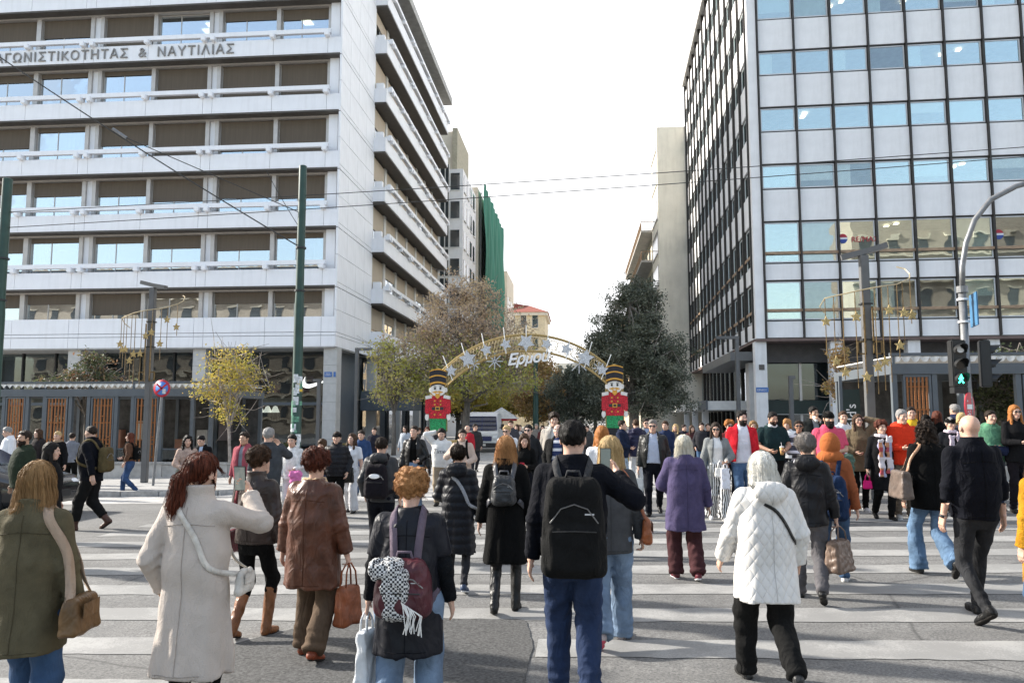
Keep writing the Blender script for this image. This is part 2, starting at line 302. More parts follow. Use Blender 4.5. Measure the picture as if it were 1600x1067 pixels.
def kerb(sw, pts, step):
    tot = 0; segs = []
    for a, b_ in zip(pts[:-1], pts[1:]):
        L = math.hypot(b_[0]-a[0], b_[1]-a[1]); n = max(1, round(L / step))
        for i in range(n): segs.append(((a[0]+(b_[0]-a[0])*i/n, a[1]+(b_[1]-a[1])*i/n), (a[0]+(b_[0]-a[0])*(i+1)/n, a[1]+(b_[1]-a[1])*(i+1)/n)))
    for a, b_ in segs:
        dx, dy = b_[0]-a[0], b_[1]-a[1]; L = math.hypot(dx, dy); nx_, ny_ = -dy/L, dx/L; g = .008
        a = (a[0]+dx/L*g, a[1]+dy/L*g); b_ = (b_[0]-dx/L*g, b_[1]-dy/L*g)
        poly = [(a[0]-nx_*.06, a[1]-ny_*.06), (b_[0]-nx_*.06, b_[1]-ny_*.06), (b_[0]+nx_*.2, b_[1]+ny_*.2), (a[0]+nx_*.2, a[1]+ny_*.2)]
        MB().slab(poly, lambda x: gz(x) - .04, lambda x: gz(x) + .138).build('kerb_stone', M_kerb, sw, bevel=.012)
kerb(swl, [(-34, 18.9)] + cpts + [(-7.7, 32)], 1.0)
kerb(swr, [(3.0, 30)] + cpr[::-1] + [(26, 17.8)], 1.0)
# ---------------------------------------------------------------- left office block
LB = empty('office_building', (-14.3, 44, 0), 0, 'white marble office block with brown blinds and Greek lettering, left of the street', 'building')
OX, OY = -14.3, 44.0
def lb(name, m, x0, x1, y0, y1, z0, z1, par=None): return cbox(name, m, par or LB, x0-OX, x1-OX, y0-OY, y1-OY, z0, z1)
rnd = random.Random(11)
ZB = [9.58 + 3.6 * k for k in range(7)]
EDG = [(-15.45, -18.5), (-18.8, -22.3), (-23.2, -26.6), (-26.9, -30.2), (-31.15, -34.5), (-34.85, -38.2), (-39.1, -42.5)]
# core and rooms
MB().box(-45-OX, -16.0-OX, 52-OY, 76.5-OY, -1, 34.6).build('wall', M_room, LB)
MB().box(-22-OX, -15.9-OX, 48.5-OY, 52-.004-OY, 5.9, 34.6).build('wall', M_room, LB)
lb('roof', M_conc, -45, -13.2, 43.4, 78, 34.7, 35.4)
def blind_frac(r, c): return [1, .35, .5, .25, .9, .15][(r * 5 + c * 3 + (r * c) % 4) % 6]
FR = {  # seen blinds: row from bottom (0) to top, column from the corner: share of the window covered
 (0,0):.42,(0,1):.40,(0,2):.2,(0,3):.8,(0,4):.35,(0,5):.5,(1,0):.12,(1,1):.45,(1,2):.33,(1,3):.16,(1,4):.12,(1,5):.4,(2,0):.62,(2,1):.55,(2,2):.6,(2,3):.42,(2,4):.4,(2,5):.3,
 (3,0):1,(3,1):.8,(3,2):1,(3,3):.55,(3,4):.12,(3,5):.55,(4,0):1,(4,1):1,(4,2):1,(4,3):.12,(4,4):.15,(4,5):.2,(5,0):.3,(5,1):.25,(5,2):.08,(5,3):1,(5,4):.5,(5,5):.7}
def window(par, axis, a0, a1, plane, z0, z1, frac, curtain, lamp, out=-1, mg=None, fr=M_mull, split=.42, bl=None):
    """a window with its frame, two sliding panes, roller blind and curtain; axis 'x' runs along x, facing -y; 'y' runs along y, facing +x*out"""
    lo, hi = min(a0, a1), max(a0, a1); w = hi - lo; h = z1 - z0; key = ('w', axis, out, round(w, 2), round(h, 2), fr.name)
    def mp(u0, u1, d0, d1, za, zb):   # u along, d depth inwards
        if axis == 'x': return (lo+u0, lo+u1, plane+d0, plane+d1, za, zb)
        s = -out; A, B = plane + s*d0, plane + s*d1
        return (min(A, B), max(A, B), lo+u0, lo+u1, za, zb)
    root = empty('window', (0, 0, 0), parent=par)
    if key not in MC:
        mb = MB(); t = .06
        base = (0, 0, 0)
        for (u0, u1, za, zb) in ((0, t, 0, h), (w-t, w, 0, h), (t, w-t, 0, t), (t, w-t, h-t, h), (w*split-.025, w*split+.025, t, h-t)):
            b = mp(u0, u1, 0, .07, za, zb); off = (lo, plane) if axis == 'x' else (plane, lo)
            mb.box(b[0]-off[0], b[1]-off[0], b[2]-off[1], b[3]-off[1], za, zb)
        MC[key] = mb.mesh('frame'); MC[key].materials.append(fr)
    link('frame', MC[key], None, root, loc=((lo, plane, z0) if axis == 'x' else (plane, lo, z0)))
    mg = mg or M_glass
    cbox('pane', mg, root, *mp(.06, w*split-.025, .035, .041, z0+.06, z1-.06))
    cbox('pane', mg, root, *mp(w*split+.025, w-.06, .030, .036, z0+.06, z1-.06))
    if frac > 0:
        bh = round(h * frac, 1); cbox('blind', bl or M_blind, root, *mp(.05, w-.05, -.03, -.01, z1-bh, z1-.01))
    if curtain:
        cw_ = w * (.9 if curtain > 1 else .22); k2 = ('cur', axis, out, round(cw_, 2), round(h, 2))
        if k2 not in MC:
            mb = MB(); n = max(6, int(cw_ / .09)); P = []
            for i in range(n + 1):
                u = cw_ * i / n; d = .35 + .04 * math.sin(i * 2.1) + .02 * math.sin(i * 5.3); b = mp(u, u, d, d, 0, 0); off = (lo, plane) if axis == 'x' else (plane, lo); P.append((b[0]-off[0], b[2]-off[1]))
            mb.add([(x, y, .05) for x, y in P] + [(x, y, h) for x, y in P], [(i, i+1, n+1+i+1, n+1+i) for i in range(n)]); MC[k2] = mb.mesh('curtain', True); MC[k2].materials.append(M_curtain)
        sh = .05 if rnd.random() < .5 else w - cw_ - .1
        link('curtain', MC[k2], None, root, loc=((lo+sh, plane, z0) if axis == 'x' else (plane, lo+sh, z0)))
    if lamp:
        for i in range(lamp):
            u = w * (.2 + .55 * rnd.random()); d = 1.0 + 1.6 * rnd.random(); cbox('ceiling_light', M_lamp, root, *mp(u, u+.6, d, d+.6, z1-.06, z1-.02))
    return root
for r in range(0, 7):
    z0 = 7.72 if r == 0 else ZB[r-1] + 1.05; z1 = ZB[r] - .22 if r < 7 else 34
    for c, (a, b_) in enumerate(EDG):
        if r == 6 and c > 6: continue
        fr_ = FR.get((r, c), blind_frac(r, c)); cu = 2 if (r, c) in ((3,1),(4,2),(3,0),(4,1)) or rnd.random() < .12 else (1 if rnd.random() < .25 else 0)
        window(LB, 'x', a-OX, b_-OX, 44.95-OY, z0, z1, fr_ if fr_ > .1 else 0, cu, 0 if r < 2 else rnd.choice([0, 1, 2, 2]))
    # interior slab (ceiling of this storey) and back wall
    lb('ceiling', mat('office_ceiling', (.5, .5, .48), .9), -45, -14.5, 45.1, 48.45, z1+.02, ZB[r] + (.0 if r < 6 else .3))
    lb('back_wall', M_room, -45, -15.5, 48.46, 48.49, z0 - .3, z1+.015)
    lb('mullion', M_mull, -15.44, -15.2, 44.75, 45.15, z0, z1+.1)
    for (x0, x1) in ((-18.78, -18.52), (-26.88, -26.62), (-34.83, -34.52)): lb('mullion', M_mull, x0, x1, 44.72, 45.1, z0, z1+.1)
    for (x0, x1) in ((-23.18, -22.32), (-31.13, -30.22), (-39.08, -38.22)):
        lb('mullion', M_mull, x0, x0+.24, 44.72, 45.1, z0, z1+.1); lb('mullion', M_mull, x1-.24, x1, 44.72, 45.1, z0, z1+.1); lb('pier_panel', M_white, x0+.25, x1-.25, 44.86, 45.05, z0, z1+.1)
    lb('pier_panel', M_white, -15.19, -14.62, 44.5, 45.2, z0, z1+.1)
JX = [-14.3, -15.2, -18.65, -22.45, -23.05, -26.75, -30.35, -31.0, -34.7, -38.3, -38.95, -42.6, -45]
def band_row(z0, z1, y0=44.0):
    for a, b_ in zip(JX[:-1], JX[1:]): lb('band_panel', M_white, b_+.012, a-.012, y0, y0+.12, z0, z1)
    lb('band_backing', M_joint, -45, -14.33, y0+.03, y0+.9, z0+.02, z1-.01)
for zb in ZB:
    band_row(zb, zb + 1.0)
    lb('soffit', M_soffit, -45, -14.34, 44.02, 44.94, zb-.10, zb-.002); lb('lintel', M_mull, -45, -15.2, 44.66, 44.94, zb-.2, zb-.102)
    lb('hand_rail', M_white, -45, -15.0, 43.86, 44.1, zb+1.24, zb+1.50)
    for x in JX[1:-1]:
        k = 'bracket'; 
        if k not in MC:
            MC[k] = MB().prism([(-.15, 0), (.15, 0), (.15, .3), (-.15, .3)], -.30, .2).mesh('bracket', bevel=.03); MC[k].materials.append(M_white)
        link('bracket', MC[k], None, LB, loc=(x-OX, 43.98-OY, zb+.98))
band_row(5.92, 6.55); band_row(6.58, 6.76); band_row(6.79, 7.70)
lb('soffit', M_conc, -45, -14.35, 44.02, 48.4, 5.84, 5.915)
# blank corner wall of marble slabs
zr = 5.92; rows = [(5.92, 6.55), (6.58, 6.76), (6.79, 8.1), (8.13, 9.45)]
for zb in ZB: rows += [(zb-.08, zb+.18), (zb+.21, zb+1.85), (zb+1.88, zb+3.47)]
for (a, b_) in rows:
    b_ = min(b_, 34.6)
    for i in range(4): lb('wall_slab', M_white, OX-.12, OX + .003*((i*7+int(a*3)) % 3), 44.0+1.9*i+.008, 45.9+1.9*i-.008, a, b_)
lb('slab_backing', M_joint, -15.1, OX-.03, 45.25, 51.58, 5.93, 34.6)
# street side: windows and deep balconies
M_mull2 = mat('brightened_mullion', (.68, .66, .62), .5, .0, var=.04)  # mullion colour lightened to offset the shade on the street side
YW = [51.75 + 3.62 * i for i in range(7)]
for r in range(0, 7):
    z0 = 7.72 if r == 0 else ZB[r-1] + 1.05; z1 = ZB[r] - .22
    for i, y in enumerate(YW):
        window(LB, 'y', y+.15-OY, y+3.2-OY, -14.42-OX, z0, z1, rnd.choice([.9, .6, .4, .7, 1]), rnd.choice([0, 0, 1]), 0, out=1, bl=mat('brightened_tan_blind', (.52, .43, .33), .9, var=.07, vscale=1.2, stretch=(6, 6, .3)))  # tan blinds coloured brighter than lit, against the shade below the balconies
        lb('mullion', M_mull2, -14.6, -14.34, y+3.22, y+3.46, z0, z1+.1); lb('mullion', M_mull2, -14.6, -14.34, y-.16, y+.13, z0, z1+.1)
    lb('back_wall', M_room, -15.99, -15.9, 51.8, 77, z0-.2, z1)
for zb in ZB:
    lb('balcony_panel', M_white, -14.4, -13.45, 51.55, 51.67, zb, zb+1.0)
    for i in range(7): lb('balcony_panel', M_white, -13.57, -13.45, 51.69+3.62*i, 51.68+3.62*(i+1)-.015, zb, zb+1.0)
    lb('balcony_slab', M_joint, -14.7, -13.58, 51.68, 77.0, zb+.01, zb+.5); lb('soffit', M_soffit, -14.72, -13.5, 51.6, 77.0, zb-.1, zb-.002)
    lb('hand_rail', M_white, -13.5, -13.26, 52.4, 77.2, zb+1.22, zb+1.46)
    lb('bracket', M_white, -14.3, -13.75, 51.9, 52.3, zb+1.0, zb+1.55)
    for i in range(8):
        for dy in ((0,) if i % 2 else (-.3, .3)): lb('bracket', M_white, -13.62, -13.2, 52.6+3.45*i+dy-.15, 52.6+3.45*i+dy+.15, zb+.98, zb+1.28)
for i in range(7): lb('balcony_panel', M_white, -13.57, -13.45, 51.69+3.62*i, 51.68+3.62*(i+1)-.015, 5.92, 7.6)
lb('balcony_panel', M_white, -14.4, -13.45, 51.55, 51.67, 5.92, 7.6); lb('soffit', M_conc, -15.5, -13.5, 51.7, 77, 5.85, 5.915)
# lettering on the fifth band
text_mesh('lettering', 'ΑΝΤΑΓΩΝΙΣΤΙKΟΤΗΤΑΣ  &  ΝΑΥΤΙΛΙΑΣ', .86, .035, mat('grey_letters', (.26, .25, .24), .5), LB, (-21.1-OX, 43.955-OY, 24.18), (R(90), 0, 0), align='RIGHT', space=1.14, offset=.0)
# shop floor under the block
M_pillar = mat('pillar_stone', (.50, .49, .47), .7, var=.06, vscale=3, dirt=.2)
for x in (-14.68, -22.75, -30.7, -38.6):
    for i in range(6): lb('pillar_block', M_pillar, x-.4, x+.4, 44.25, 45.15, -.6+1.085*i, -.6+1.085*i+1.075)
for y in (52.5, 60, 67.5, 75): lb('pillar_block', M_pillar, -14.7, -14.1, y-.3, y+.3, -.6, 5.85)
for (x0, x1) in ((-22.2, -15.6), (-30.1, -23.3), (-38, -31.3)):
    n = 3
    for i in range(n):
        w = (x1-x0)/n
        for (za, zb_) in ((-.5, 2.55), (2.62, 5.8)): lb('shop_pane', M_dglass, x0+w*i+.05, x0+w*(i+1)-.05, 46.6, 46.62, za, zb_)
        lb('shop_mullion', M_black, x0+w*i-.05, x0+w*i+.05, 46.5, 46.72, -.6, 5.84)
    lb('shop_transom', M_grey, x0, x1, 46.48, 46.49, 2.5, 2.68)
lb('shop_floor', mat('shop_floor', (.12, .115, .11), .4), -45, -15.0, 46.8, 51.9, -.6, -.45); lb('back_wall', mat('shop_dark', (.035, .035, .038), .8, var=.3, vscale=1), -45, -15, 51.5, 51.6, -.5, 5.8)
lb('mezzanine', mat('shop_mezz', (.30, .29, .27), .8), -45, -15.2, 48.0, 51.4, 2.5, 3.0)
lb('shop_wall', M_grey, -15.1, -15.0, 45.2, 51.5, -.6, 5.84)
for i in range(7): lb('shop_pane', M_dglass, -14.92, -14.90, 51.8+3.5*i, 55.1+3.5*i, -.5, 5.8); lb('shop_mullion', M_black, -15.0, -14.8, 55.12+3.5*i, 55.28+3.5*i, -.5, 5.84)
lb('shop_sign_box', M_grey, -14.6, -11.2, 50.5, 54, 2.2, 3.5)
# white tick-shaped emblem on the shop window
def bez(p0, p1, p2, n=12): return [((1-t)**2*p0[0]+2*t*(1-t)*p1[0]+t*t*p2[0], (1-t)**2*p0[1]+2*t*(1-t)*p1[1]+t*t*p2[1]) for t in [i/n for i in range(n+1)]]
sw_ = bez((.05, .68), (-.42, -.02), (.28, 0)) + bez((.28, 0), (.5, .02), (1.75, .58), 6)[1:] + bez((1.75, .58), (.62, .28), (.40, .23), 6)[1:] + bez((.40, .23), (-.08, .16), (.05, .68), 8)[1:-1]
MB().prism([(x*1.02, z*1.05) for x, z in sw_], 0, .03).build('tick_emblem', mat('white_sign', (.85, .85, .82), .5, var=.02, emit=(1, 1, .95, .5)), LB, loc=(-17.02-OX, 46.45-OY, 3.55))
plq = mat('blue_street_sign', (.06, .16, .42), .5, var=.05)
lb('street_name_plate', plq, -15.0, -14.55, 44.22, 44.24, 4.12, 4.42); text_mesh('sign_text', 'ΟΔΟΣ\nΕΡΜΟΥ', .10, .002, mat('white_paint', (.8, .8, .8)), LB, (-14.775-OX, 44.21-OY, 4.29), (R(90), 0, 0), align='CENTER')
lb('street_name_plate', plq, -14.45, -14.32, 44.225, 44.24, 4.12, 4.42)
# goods seen through the glass
for i in range(26):
    x = -22 + 6.2 * rnd.random(); z = rnd.choice([.3, .9, 1.5, 3.4, 4.0]); c = rnd.choice([(.5, .03, .02), (.55, .5, .45), (.05, .05, .06), (.4, .1, .05), (.2, .12, .3)])
    lb('garment', mat('goods%d' % int(c[0]*100), c, .8), x, x+.25+.2*rnd.random(), 50.2, 50.4, z, z+.5)
for x in (-20.3, -19.8, -19.3): MB().lathe([(.28, 0), (.12, .38), (.03, .42)], 14).build('shop_lamp', mat('lamp_shade_white', (.8, .78, .72), .6, emit=(1, .92, .8, .6)), LB, loc=(x-OX, 47.6-OY, 2.05))

# ---------------------------------------------------------------- right office block
RB = empty('office_building', (9.95, 44, 0), R(-2.0), 'curtain wall office block with dark vertical fins and white panels, right of the street', 'building')
def rb(name, m, x0, x1, y0, y1, z0, z1): return cbox(name, m, RB, x0, x1, y0, y1, z0, z1)
LV = [(6.15, 7.15), (9.42, 10.42), (12.82, 14.72)]   # white panel rows: bottom, top
WN = [(7.15, 9.42), (10.42, 12.82)]
z = 14.72
for k in range(6): WN.append((z, z+1.45)); LV.append((z+1.45, z+3.38)); z += 3.38
# LV[2] ends at 14.72 where the repeating storeys begin
M_room2 = mat('office_interior_light', (.34, .36, .36), .9, var=.2, vscale=.8)
MB().box(3.2, 30, 3.2, 33, 6.2, 35).build('wall', M_room2, RB)
BW = 2.05; NB = 9
M_back = [mat('mint_blind', (.72, .83, .80), .9, var=.06), mat('cream_blind', (.82, .82, .74), .9, var=.06), mat('grey_blind', (.42, .45, .48), .9, var=.06)]
def rwin(axis, i, z0, z1, tall, front):
    a0 = .55 + BW*i if front else .45 + 2.36*i; a1 = a0 + (BW if front else 2.36); root = empty('window', parent=RB)
    def mp(u0, u1, d0, d1, za, zb): return (u0, u1, d0, d1, za, zb) if front else (d0, d1, u0, u1, za, zb)
    key = ('rf', front, round(z1-z0, 2))
    if key not in MC:
        mb = MB(); w = a1-a0-.14; h = z1-z0; t = .06
        for (u0, u1, za, zb) in ((0, t, 0, h), (w-t, w, 0, h), (t, w-t, 0, t), (t, w-t, h-t, h)): mb.box(*mp(u0, u1, 0, .06, za, zb))
        MC[key] = mb.mesh('frame'); MC[key].materials.append(mat('white_frame', (.6, .61, .62), .5, var=.04))
    link('frame', MC[key], None, root, loc=((a0+.07, .10, z0) if front else (.10, a0+.07, z0)))
    cbox('pane', M_glassd if rnd.random() < .3 else M_glassm, root, *mp(a0+.13, a1-.13, .13, .136, z0+.06, z1-.06))
    q = rnd.random()
    pb = (.75 if z0 > 13 else .3) if front else .85
    if q < pb:
        m_ = M_back[0 if z0 > 15 and rnd.random() < .7 else rnd.choice([0, 1, 1])]; fr_ = rnd.choice([1, 1, 1, .7, .45]); h = round((z1-z0-.12)*fr_, 2)
        if rnd.random() < .75: cbox('blind', m_, root, *mp(a0+.13, a1-.13, .22, .25, z1-.06-h, z1-.06))
        else: cbox('blind', m_, root, *mp(a0+.13, a0+.13+(a1-a0)*.35, .22, .25, z0+.06, z1-.06))
    elif q < pb + .10 and front:
        for j in range(2): u = a0 + .3 + 1.0*rnd.random(); cbox('ceiling_light', M_lamp, root, *mp(u, u+.25, .9+.5*j, 1.2+.5*j, z1-.05, z1-.02))
for (z0, z1) in WN:
    for i in range(NB): rwin('x', i, z0+.05, z1-.05, z1-z0 > 2, True)
    for i in range(14): rwin('y', i, z0+.05, z1-.05, z1-z0 > 2, False)
    rb('ceiling', mat('office_ceiling', (.5, .5, .48), .9), .5, 20, .5, 3.19, z1+.02, z1+.3); rb('ceiling', mat('office_ceiling', (.5, .5, .48), .9), .5, 3.19, 3.2, 33, z1+.02, z1+.3)
    rb('sill', M_fin, .5, 20, .06, .12, z1-.025, z1+.025)
for (z0, z1) in LV:
    for i in range(NB): rb('panel', M_panel, .55+BW*i+.06, .55+BW*(i+1)-.06, .02+.006*((i*5) % 3), .1, z0+.05, z1-.05)
    for i in range(14): rb('panel', M_panel, .02+.006*((i*5) % 3), .1, .45+2.36*i+.06, .45+2.36*(i+1)-.06, z0+.05, z1-.05)
    rb('panel_backing', M_joint, .5, 20, .1, .3, z0, z1); rb('panel_backing', M_joint, .1, .3, .5, 33.4, z0, z1)
ZT = 35.6
for i in range(NB+1): x = .55+BW*i; rb('fin', M_fin, x-.04, x+.04, -.13, .2, 6.2, ZT)
for i in range(15): y = .45+2.36*i; rb('fin', M_fin, -.13, .2, y-.045, y+.045, 6.2, ZT+.6)
rb('corner_panel', M_panel, -.02, .48, -.02, .38, 6.15, ZT)
for (z0, z1) in WN[:2]:
    rb('guard_rail', M_rail, .5, 20, -.02, .03, z0+.50, z0+.66); rb('guard_rail', M_rail, -.03, .02, .5, 33.4, z0+.50, z0+.66)
rb('roof', M_conc, -.3, 20.3, -.1, 33.6, ZT, ZT+.3)
rb('soffit', mat('brown_soffit', (.17, .12, .105), .8), 0, 20, 0, 5, 6.0, 6.14); rb('soffit', mat('brown_soffit', (.17, .12, .105), .8), 0, 1.2, 5, 33.4, 6.0, 6.14)
M_wcol = mat('white_column', (.72, .71, .70), .6, var=.05, vscale=2, dirt=.35)
for i in range(5):
    x = .25 + 4.1*i
    rb('column', M_wcol, x-.32, x+.32, .2, .85, -.2, 5.99)
rb('wall', M_grey, 0.9, 20, 3.2, 3.3, -.2, 6.0)
rb('shop_beam', mat('dark_beam', (.075, .07, .07), .6), .3, 20, 1.6, 1.9, 4.9, 5.99)
for j in range(9):
    x = .75 + 2.05*j
    rb('shop_pane', M_dglass, x+.05, x+1.95, 2.0, 2.02, 2.75, 4.85); rb('shop_pane', M_dglass, x+.05, x+1.95, 2.0, 2.02, -.1, 1.9)
    rb('shop_mullion', M_mull, x-.1, x+.04, 1.92, 2.1, -.1, 4.89)
rb('shop_sign', mat('dark_green_sign', (.016, .030, .026), .5), .75, 5.9, 1.85, 1.95, 1.95, 2.7); rb('shop_sign', mat('dark_green_sign', (.016, .030, .026), .5), 6.0, 20, 1.85, 1.95, 1.95, 2.7)
rb('plinth', M_conc, .75, 20, 1.86, 1.99, 1.9, 1.945); rb('plinth', M_pillar, -.2, .7, 1.5, 2.6, -.2, 4.9)
rb('street_name_plate', plq, -.07, .6, .17, .195, 3.15, 3.42); text_mesh('sign_text', 'ΕΡΜΟΥ', .15, .002, mat('white_paint', (.8, .8, .8)), RB, (.25, .165, 3.22), (R(90), 0, 0), align='CENTER'); rb('notice_plate', M_soffit, .12, .42, .17, .195, 4.4, 4.7)
# side: shops with a raised terrace
for i in range(13):
    y = 3.2 + 2.3*i; rb('shop_pane', M_dglass, .92, .94, y+.05, y+2.2, 2.8, 5.9); rb('shop_pane', M_dglass, .92, .94, y+.05, y+2.2, -.1, 2.1); rb('shop_mullion', M_fin, .8, 1.02, y-.06, y+.06, -.1, 5.95)
rb('shop_canopy', M_awn, -2.2, .85, 4.5, 33, 2.2, 2.75); rb('terrace_edge', M_grey, -2.3, -2.2, 4.4, 9, 2.2, 2.8)
rb('grey_canopy', M_greym, -1.3, .75, 1.0, 14, 5.0, 5.5); rb('back_wall', M_room, 2.9, 3.0, 3.4, 33, -.2, 6.0)
for y in (8, 14, 20): rb('column', M_wcol, -2.1, -1.7, y, y+.4, -.2, 2.19)
# red white and blue balloon emblem on the second storey windows
for x in (4.75, 12.95):
    bal = empty('balloon_emblem', (x+.15, .085, 11.75), parent=RB)
    def disc(z0, z1, r, m):
        P = [(r*math.cos(a), r*1.1*math.sin(a)) for a in [2*math.pi*i/24 for i in range(24)]]; P = [(px_, max(z0, min(z1, pz))) for px_, pz in P]
        MB().prism(P, 0, .012).build('emblem_stripe', m, bal)
    disc(.07, .4, .25, mat('emblem_red', (.45, .03, .05), .5)); disc(-.04, .068, .25, mat('emblem_white', (.75, .75, .78), .5)); disc(-.4, -.042, .25, mat('emblem_blue', (.03, .07, .30), .5))
text_mesh('shop_lettering', 'RE/MAX', .42, .004, mat('faded_red', (.55, .10, .10), .6), RB, (5.35, .085, 11.55), (R(90), 0, 0))
# ---------------------------------------------------------------- farther buildings
def block(name, label, x0, x1, y0, y1, z1, m, wins, wm=None):
    """plain block with window openings as recessed frames; wins: list of (face, a0, a1, z0, z1)"""
    B = empty(name, (x0, y0, 0), 0, label, 'building'); cbox('wall', m, B, 0, x1-x0, 0, y1-y0, -1.5, z1)
    gm = wm or mat('far_window', (.055, .065, .07), .08, spec=.8, var=.3, vscale=.5)
    for f, a0, a1, za, zb in wins:
        if f == 'f':
            w = cbox('window', gm, B, a0-x0, a1-x0, -.03, .02, za, zb); fr_ = [(a0-x0-.06, a0-x0, -.09, .0, za, zb), (a1-x0, a1-x0+.06, -.09, .0, za, zb), (a0-x0-.06, a1-x0+.06, -.12, .0, za-.09, za-.002)]
        elif f == 'r':
            w = cbox('window', gm, B, x1-x0-.02, x1-x0+.03, a0-y0, a1-y0, za, zb); fr_ = [(x1-x0, x1-x0+.12, a0-y0-.06, a1-y0+.06, za-.09, za-.002)]
        else:
            w = cbox('window', gm, B, -.03, .02, a0-y0, a1-y0, za, zb); fr_ = [(-.12, 0, a0-y0-.06, a1-y0+.06, za-.09, za-.002)]
        for q in fr_: cbox('window_frame', M_awn, B, *q)
    return B
wins = []
for k in range(8):
    z = 4.2 + 3.15*k
    wins += [('f', -13.75, -12.75, z, z+1.9), ('f', -14.85, -14.4, z, z+2.9), ('f', -14.3, -13.95, z, z+2.9)] + [('r', 81.3 + 2.4*i, 82.6 + 2.4*i, z, z+1.9) for i in range(4)]
B2 = block('apartment_building', 'white building with dark grey windows behind the marble block', -20, -12.4, 80.6, 91, 28.6, M_panel, wins)
cbox('penthouse', M_cream, B2, 0, 6.2, 1.5, 9, 28.6, 33.4); cbox('roof_edge', mat('beige_fascia', (.42, .38, .28), .8), B2, 6.2, 6.75, 1.2, 10, 28.6, 33.7)
B3 = block('scaffolded_building', 'building wrapped in green scaffold netting on the left side', -20, -12.3, 92, 117, 30, M_cream, [])
def netting():
    mb = MB(); n, mz = 60, 24
    for i in range(n+1):
        for j in range(mz+1):
            y = 92.6 + 24*i/n; z = 2 + 28.6*j/mz; d = .25*math.sin(i*.9 + .3*math.sin(j*.5)) + .15*math.sin(j*.8 + i*.35) + .5*math.sin(math.pi*j/mz); mb.v.append((-11.6 + .5*d, y, z))
    for i in range(n):
        for j in range(mz): a = i*(mz+1)+j; mb.f.append((a, a+mz+1, a+mz+2, a+1))
    return mb
nm = mat('green_netting', (.012, .13, .08), .8, var=.4, vscale=.6, stretch=(1, 1, .12), c2=(.04, .22, .15))
o = netting().build('scaffold_netting', nm, B3, True); o.location = (20, -92, 0)
fm = MB()
for i in range(9): fm.tube([(8.0, .8+3*i, 0), (8.0, .8+3*i, 30.6)], .05, 6)
for j in range(14): fm.tube([(8.0, .8, 2.2*j+1), (8.0, 24.8, 2.2*j+1)], .04, 6)
fm.build('scaffold_frame', M_steel, B3)
block('apartment_building', 'narrow cream building beyond the netted scaffold', -20, -11.4, 121, 134, 25, M_cream, [('r', 122+3*i, 123.4+3*i, 3+3.2*k, 5+3.2*k) for i in range(4) for k in range(6)])
M_ivory = mat('ivory_render', (.70, .65, .55), .85, var=.06, vscale=.6, dirt=.25)
block('apartment_building', 'tall plain ivory block adjoining the finned office tower', 8.15, 14, 77.6, 84.0, 31.4, M_ivory, [('l', 78.2, 83.4, 4+3.6*k, 6.4+3.6*k) for k in range(8)])
B5 = block('apartment_building', 'older apartment house with plant-filled balconies on the right side', 8.6, 16, 85.5, 118, 24.2, M_cream, [('l', 87+4*i, 89+4*i, 2.6+3.4*k, 4.8+3.4*k) for i in range(8) for k in range(6)])
for k in range(6):
    z = 2.4+3.4*k+3.4
    cbox('balcony_slab', M_conc, B5, -1.5, 0, .6, 31, z-.35, z-.1)
    rb_ = MB()
    for i in range(80): rb_.box(-1.47, -1.44, .6+.38*i, .63+.38*i, z-.1, z+.85)
    rb_.box(-1.5, -1.42, .6, 31, z+.85, z+.92); rb_.box(-1.47, -1.44, .6, .62, z-.1, z+.9)
    for i in range(4): rb_.box(-1.5+.38*i, -1.47+.38*i, .6, .63, z-.1, z+.85)
    rb_.box(-1.5, 0, .58, .64, z+.85, z+.92)
    rb_.build('balcony_railing', M_rail, B5)
cbox('awning', mat('orange_awning', (.55, .27, .10), .8), B5, -2.0, -.02, 28, 30.5, 15.2, 15.35)
block('apartment_building', 'distant ochre house at the end of the right side', 8.2, 16, 121, 150, 19.5, mat('ochre_render', (.55, .42, .27), .9), [('l', 122+4*i, 123.6+4*i, 3+3.3*k, 5+3.3*k) for i in range(6) for k in range(5)])
BN = block('neoclassical_house', 'pale yellow house with red tiled hip roof far down the street', -17, -6.6, 150, 165, 21.6, mat('pale_yellow_render', (.66, .56, .38), .9), [('f', -16+2.3*i, -14.9+2.3*i, 6+4.4*k, 8.4+4.4*k) for i in range(4) for k in range(4)])
cbox('cornice', M_cream, BN, -.5, 10.9, -.5, 15.5, 21.6, 22.2)
rf = MB(); rf.add([(-.7, -.7, 22.2), (11.1, -.7, 22.2), (11.1, 15.7, 22.2), (-.7, 15.7, 22.2), (3.6, 5.5, 24.9), (6.8, 9.5, 24.9)], [(0, 1, 5, 4), (1, 2, 5), (2, 3, 4, 5), (3, 0, 4), (0, 3, 2, 1)])
rf.build('roof', mat('red_tile_roof', (.32, .09, .06), .85, var=.3, vscale=6, stretch=(3, 1, 1)), BN)
for i, (x0, x1, y0, z1) in enumerate(((-6, 2, 190, 15), (2, 12, 215, 13), (-30, -16, 200, 20))):
    block('distant_building', ('small pale house closing the street between the trees', 'low distant cream house right of the street end', 'distant pale block hidden behind the bare tree')[i], x0, x1, y0, y0+12, z1, M_ivory, [('f', x0+.8+2.2*j, x0+1.9+2.2*j, 2.5+3.3*k, 4.4+3.3*k) for j in range(int((x1-x0)/2.2)) for k in range(int(z1/3.6))])

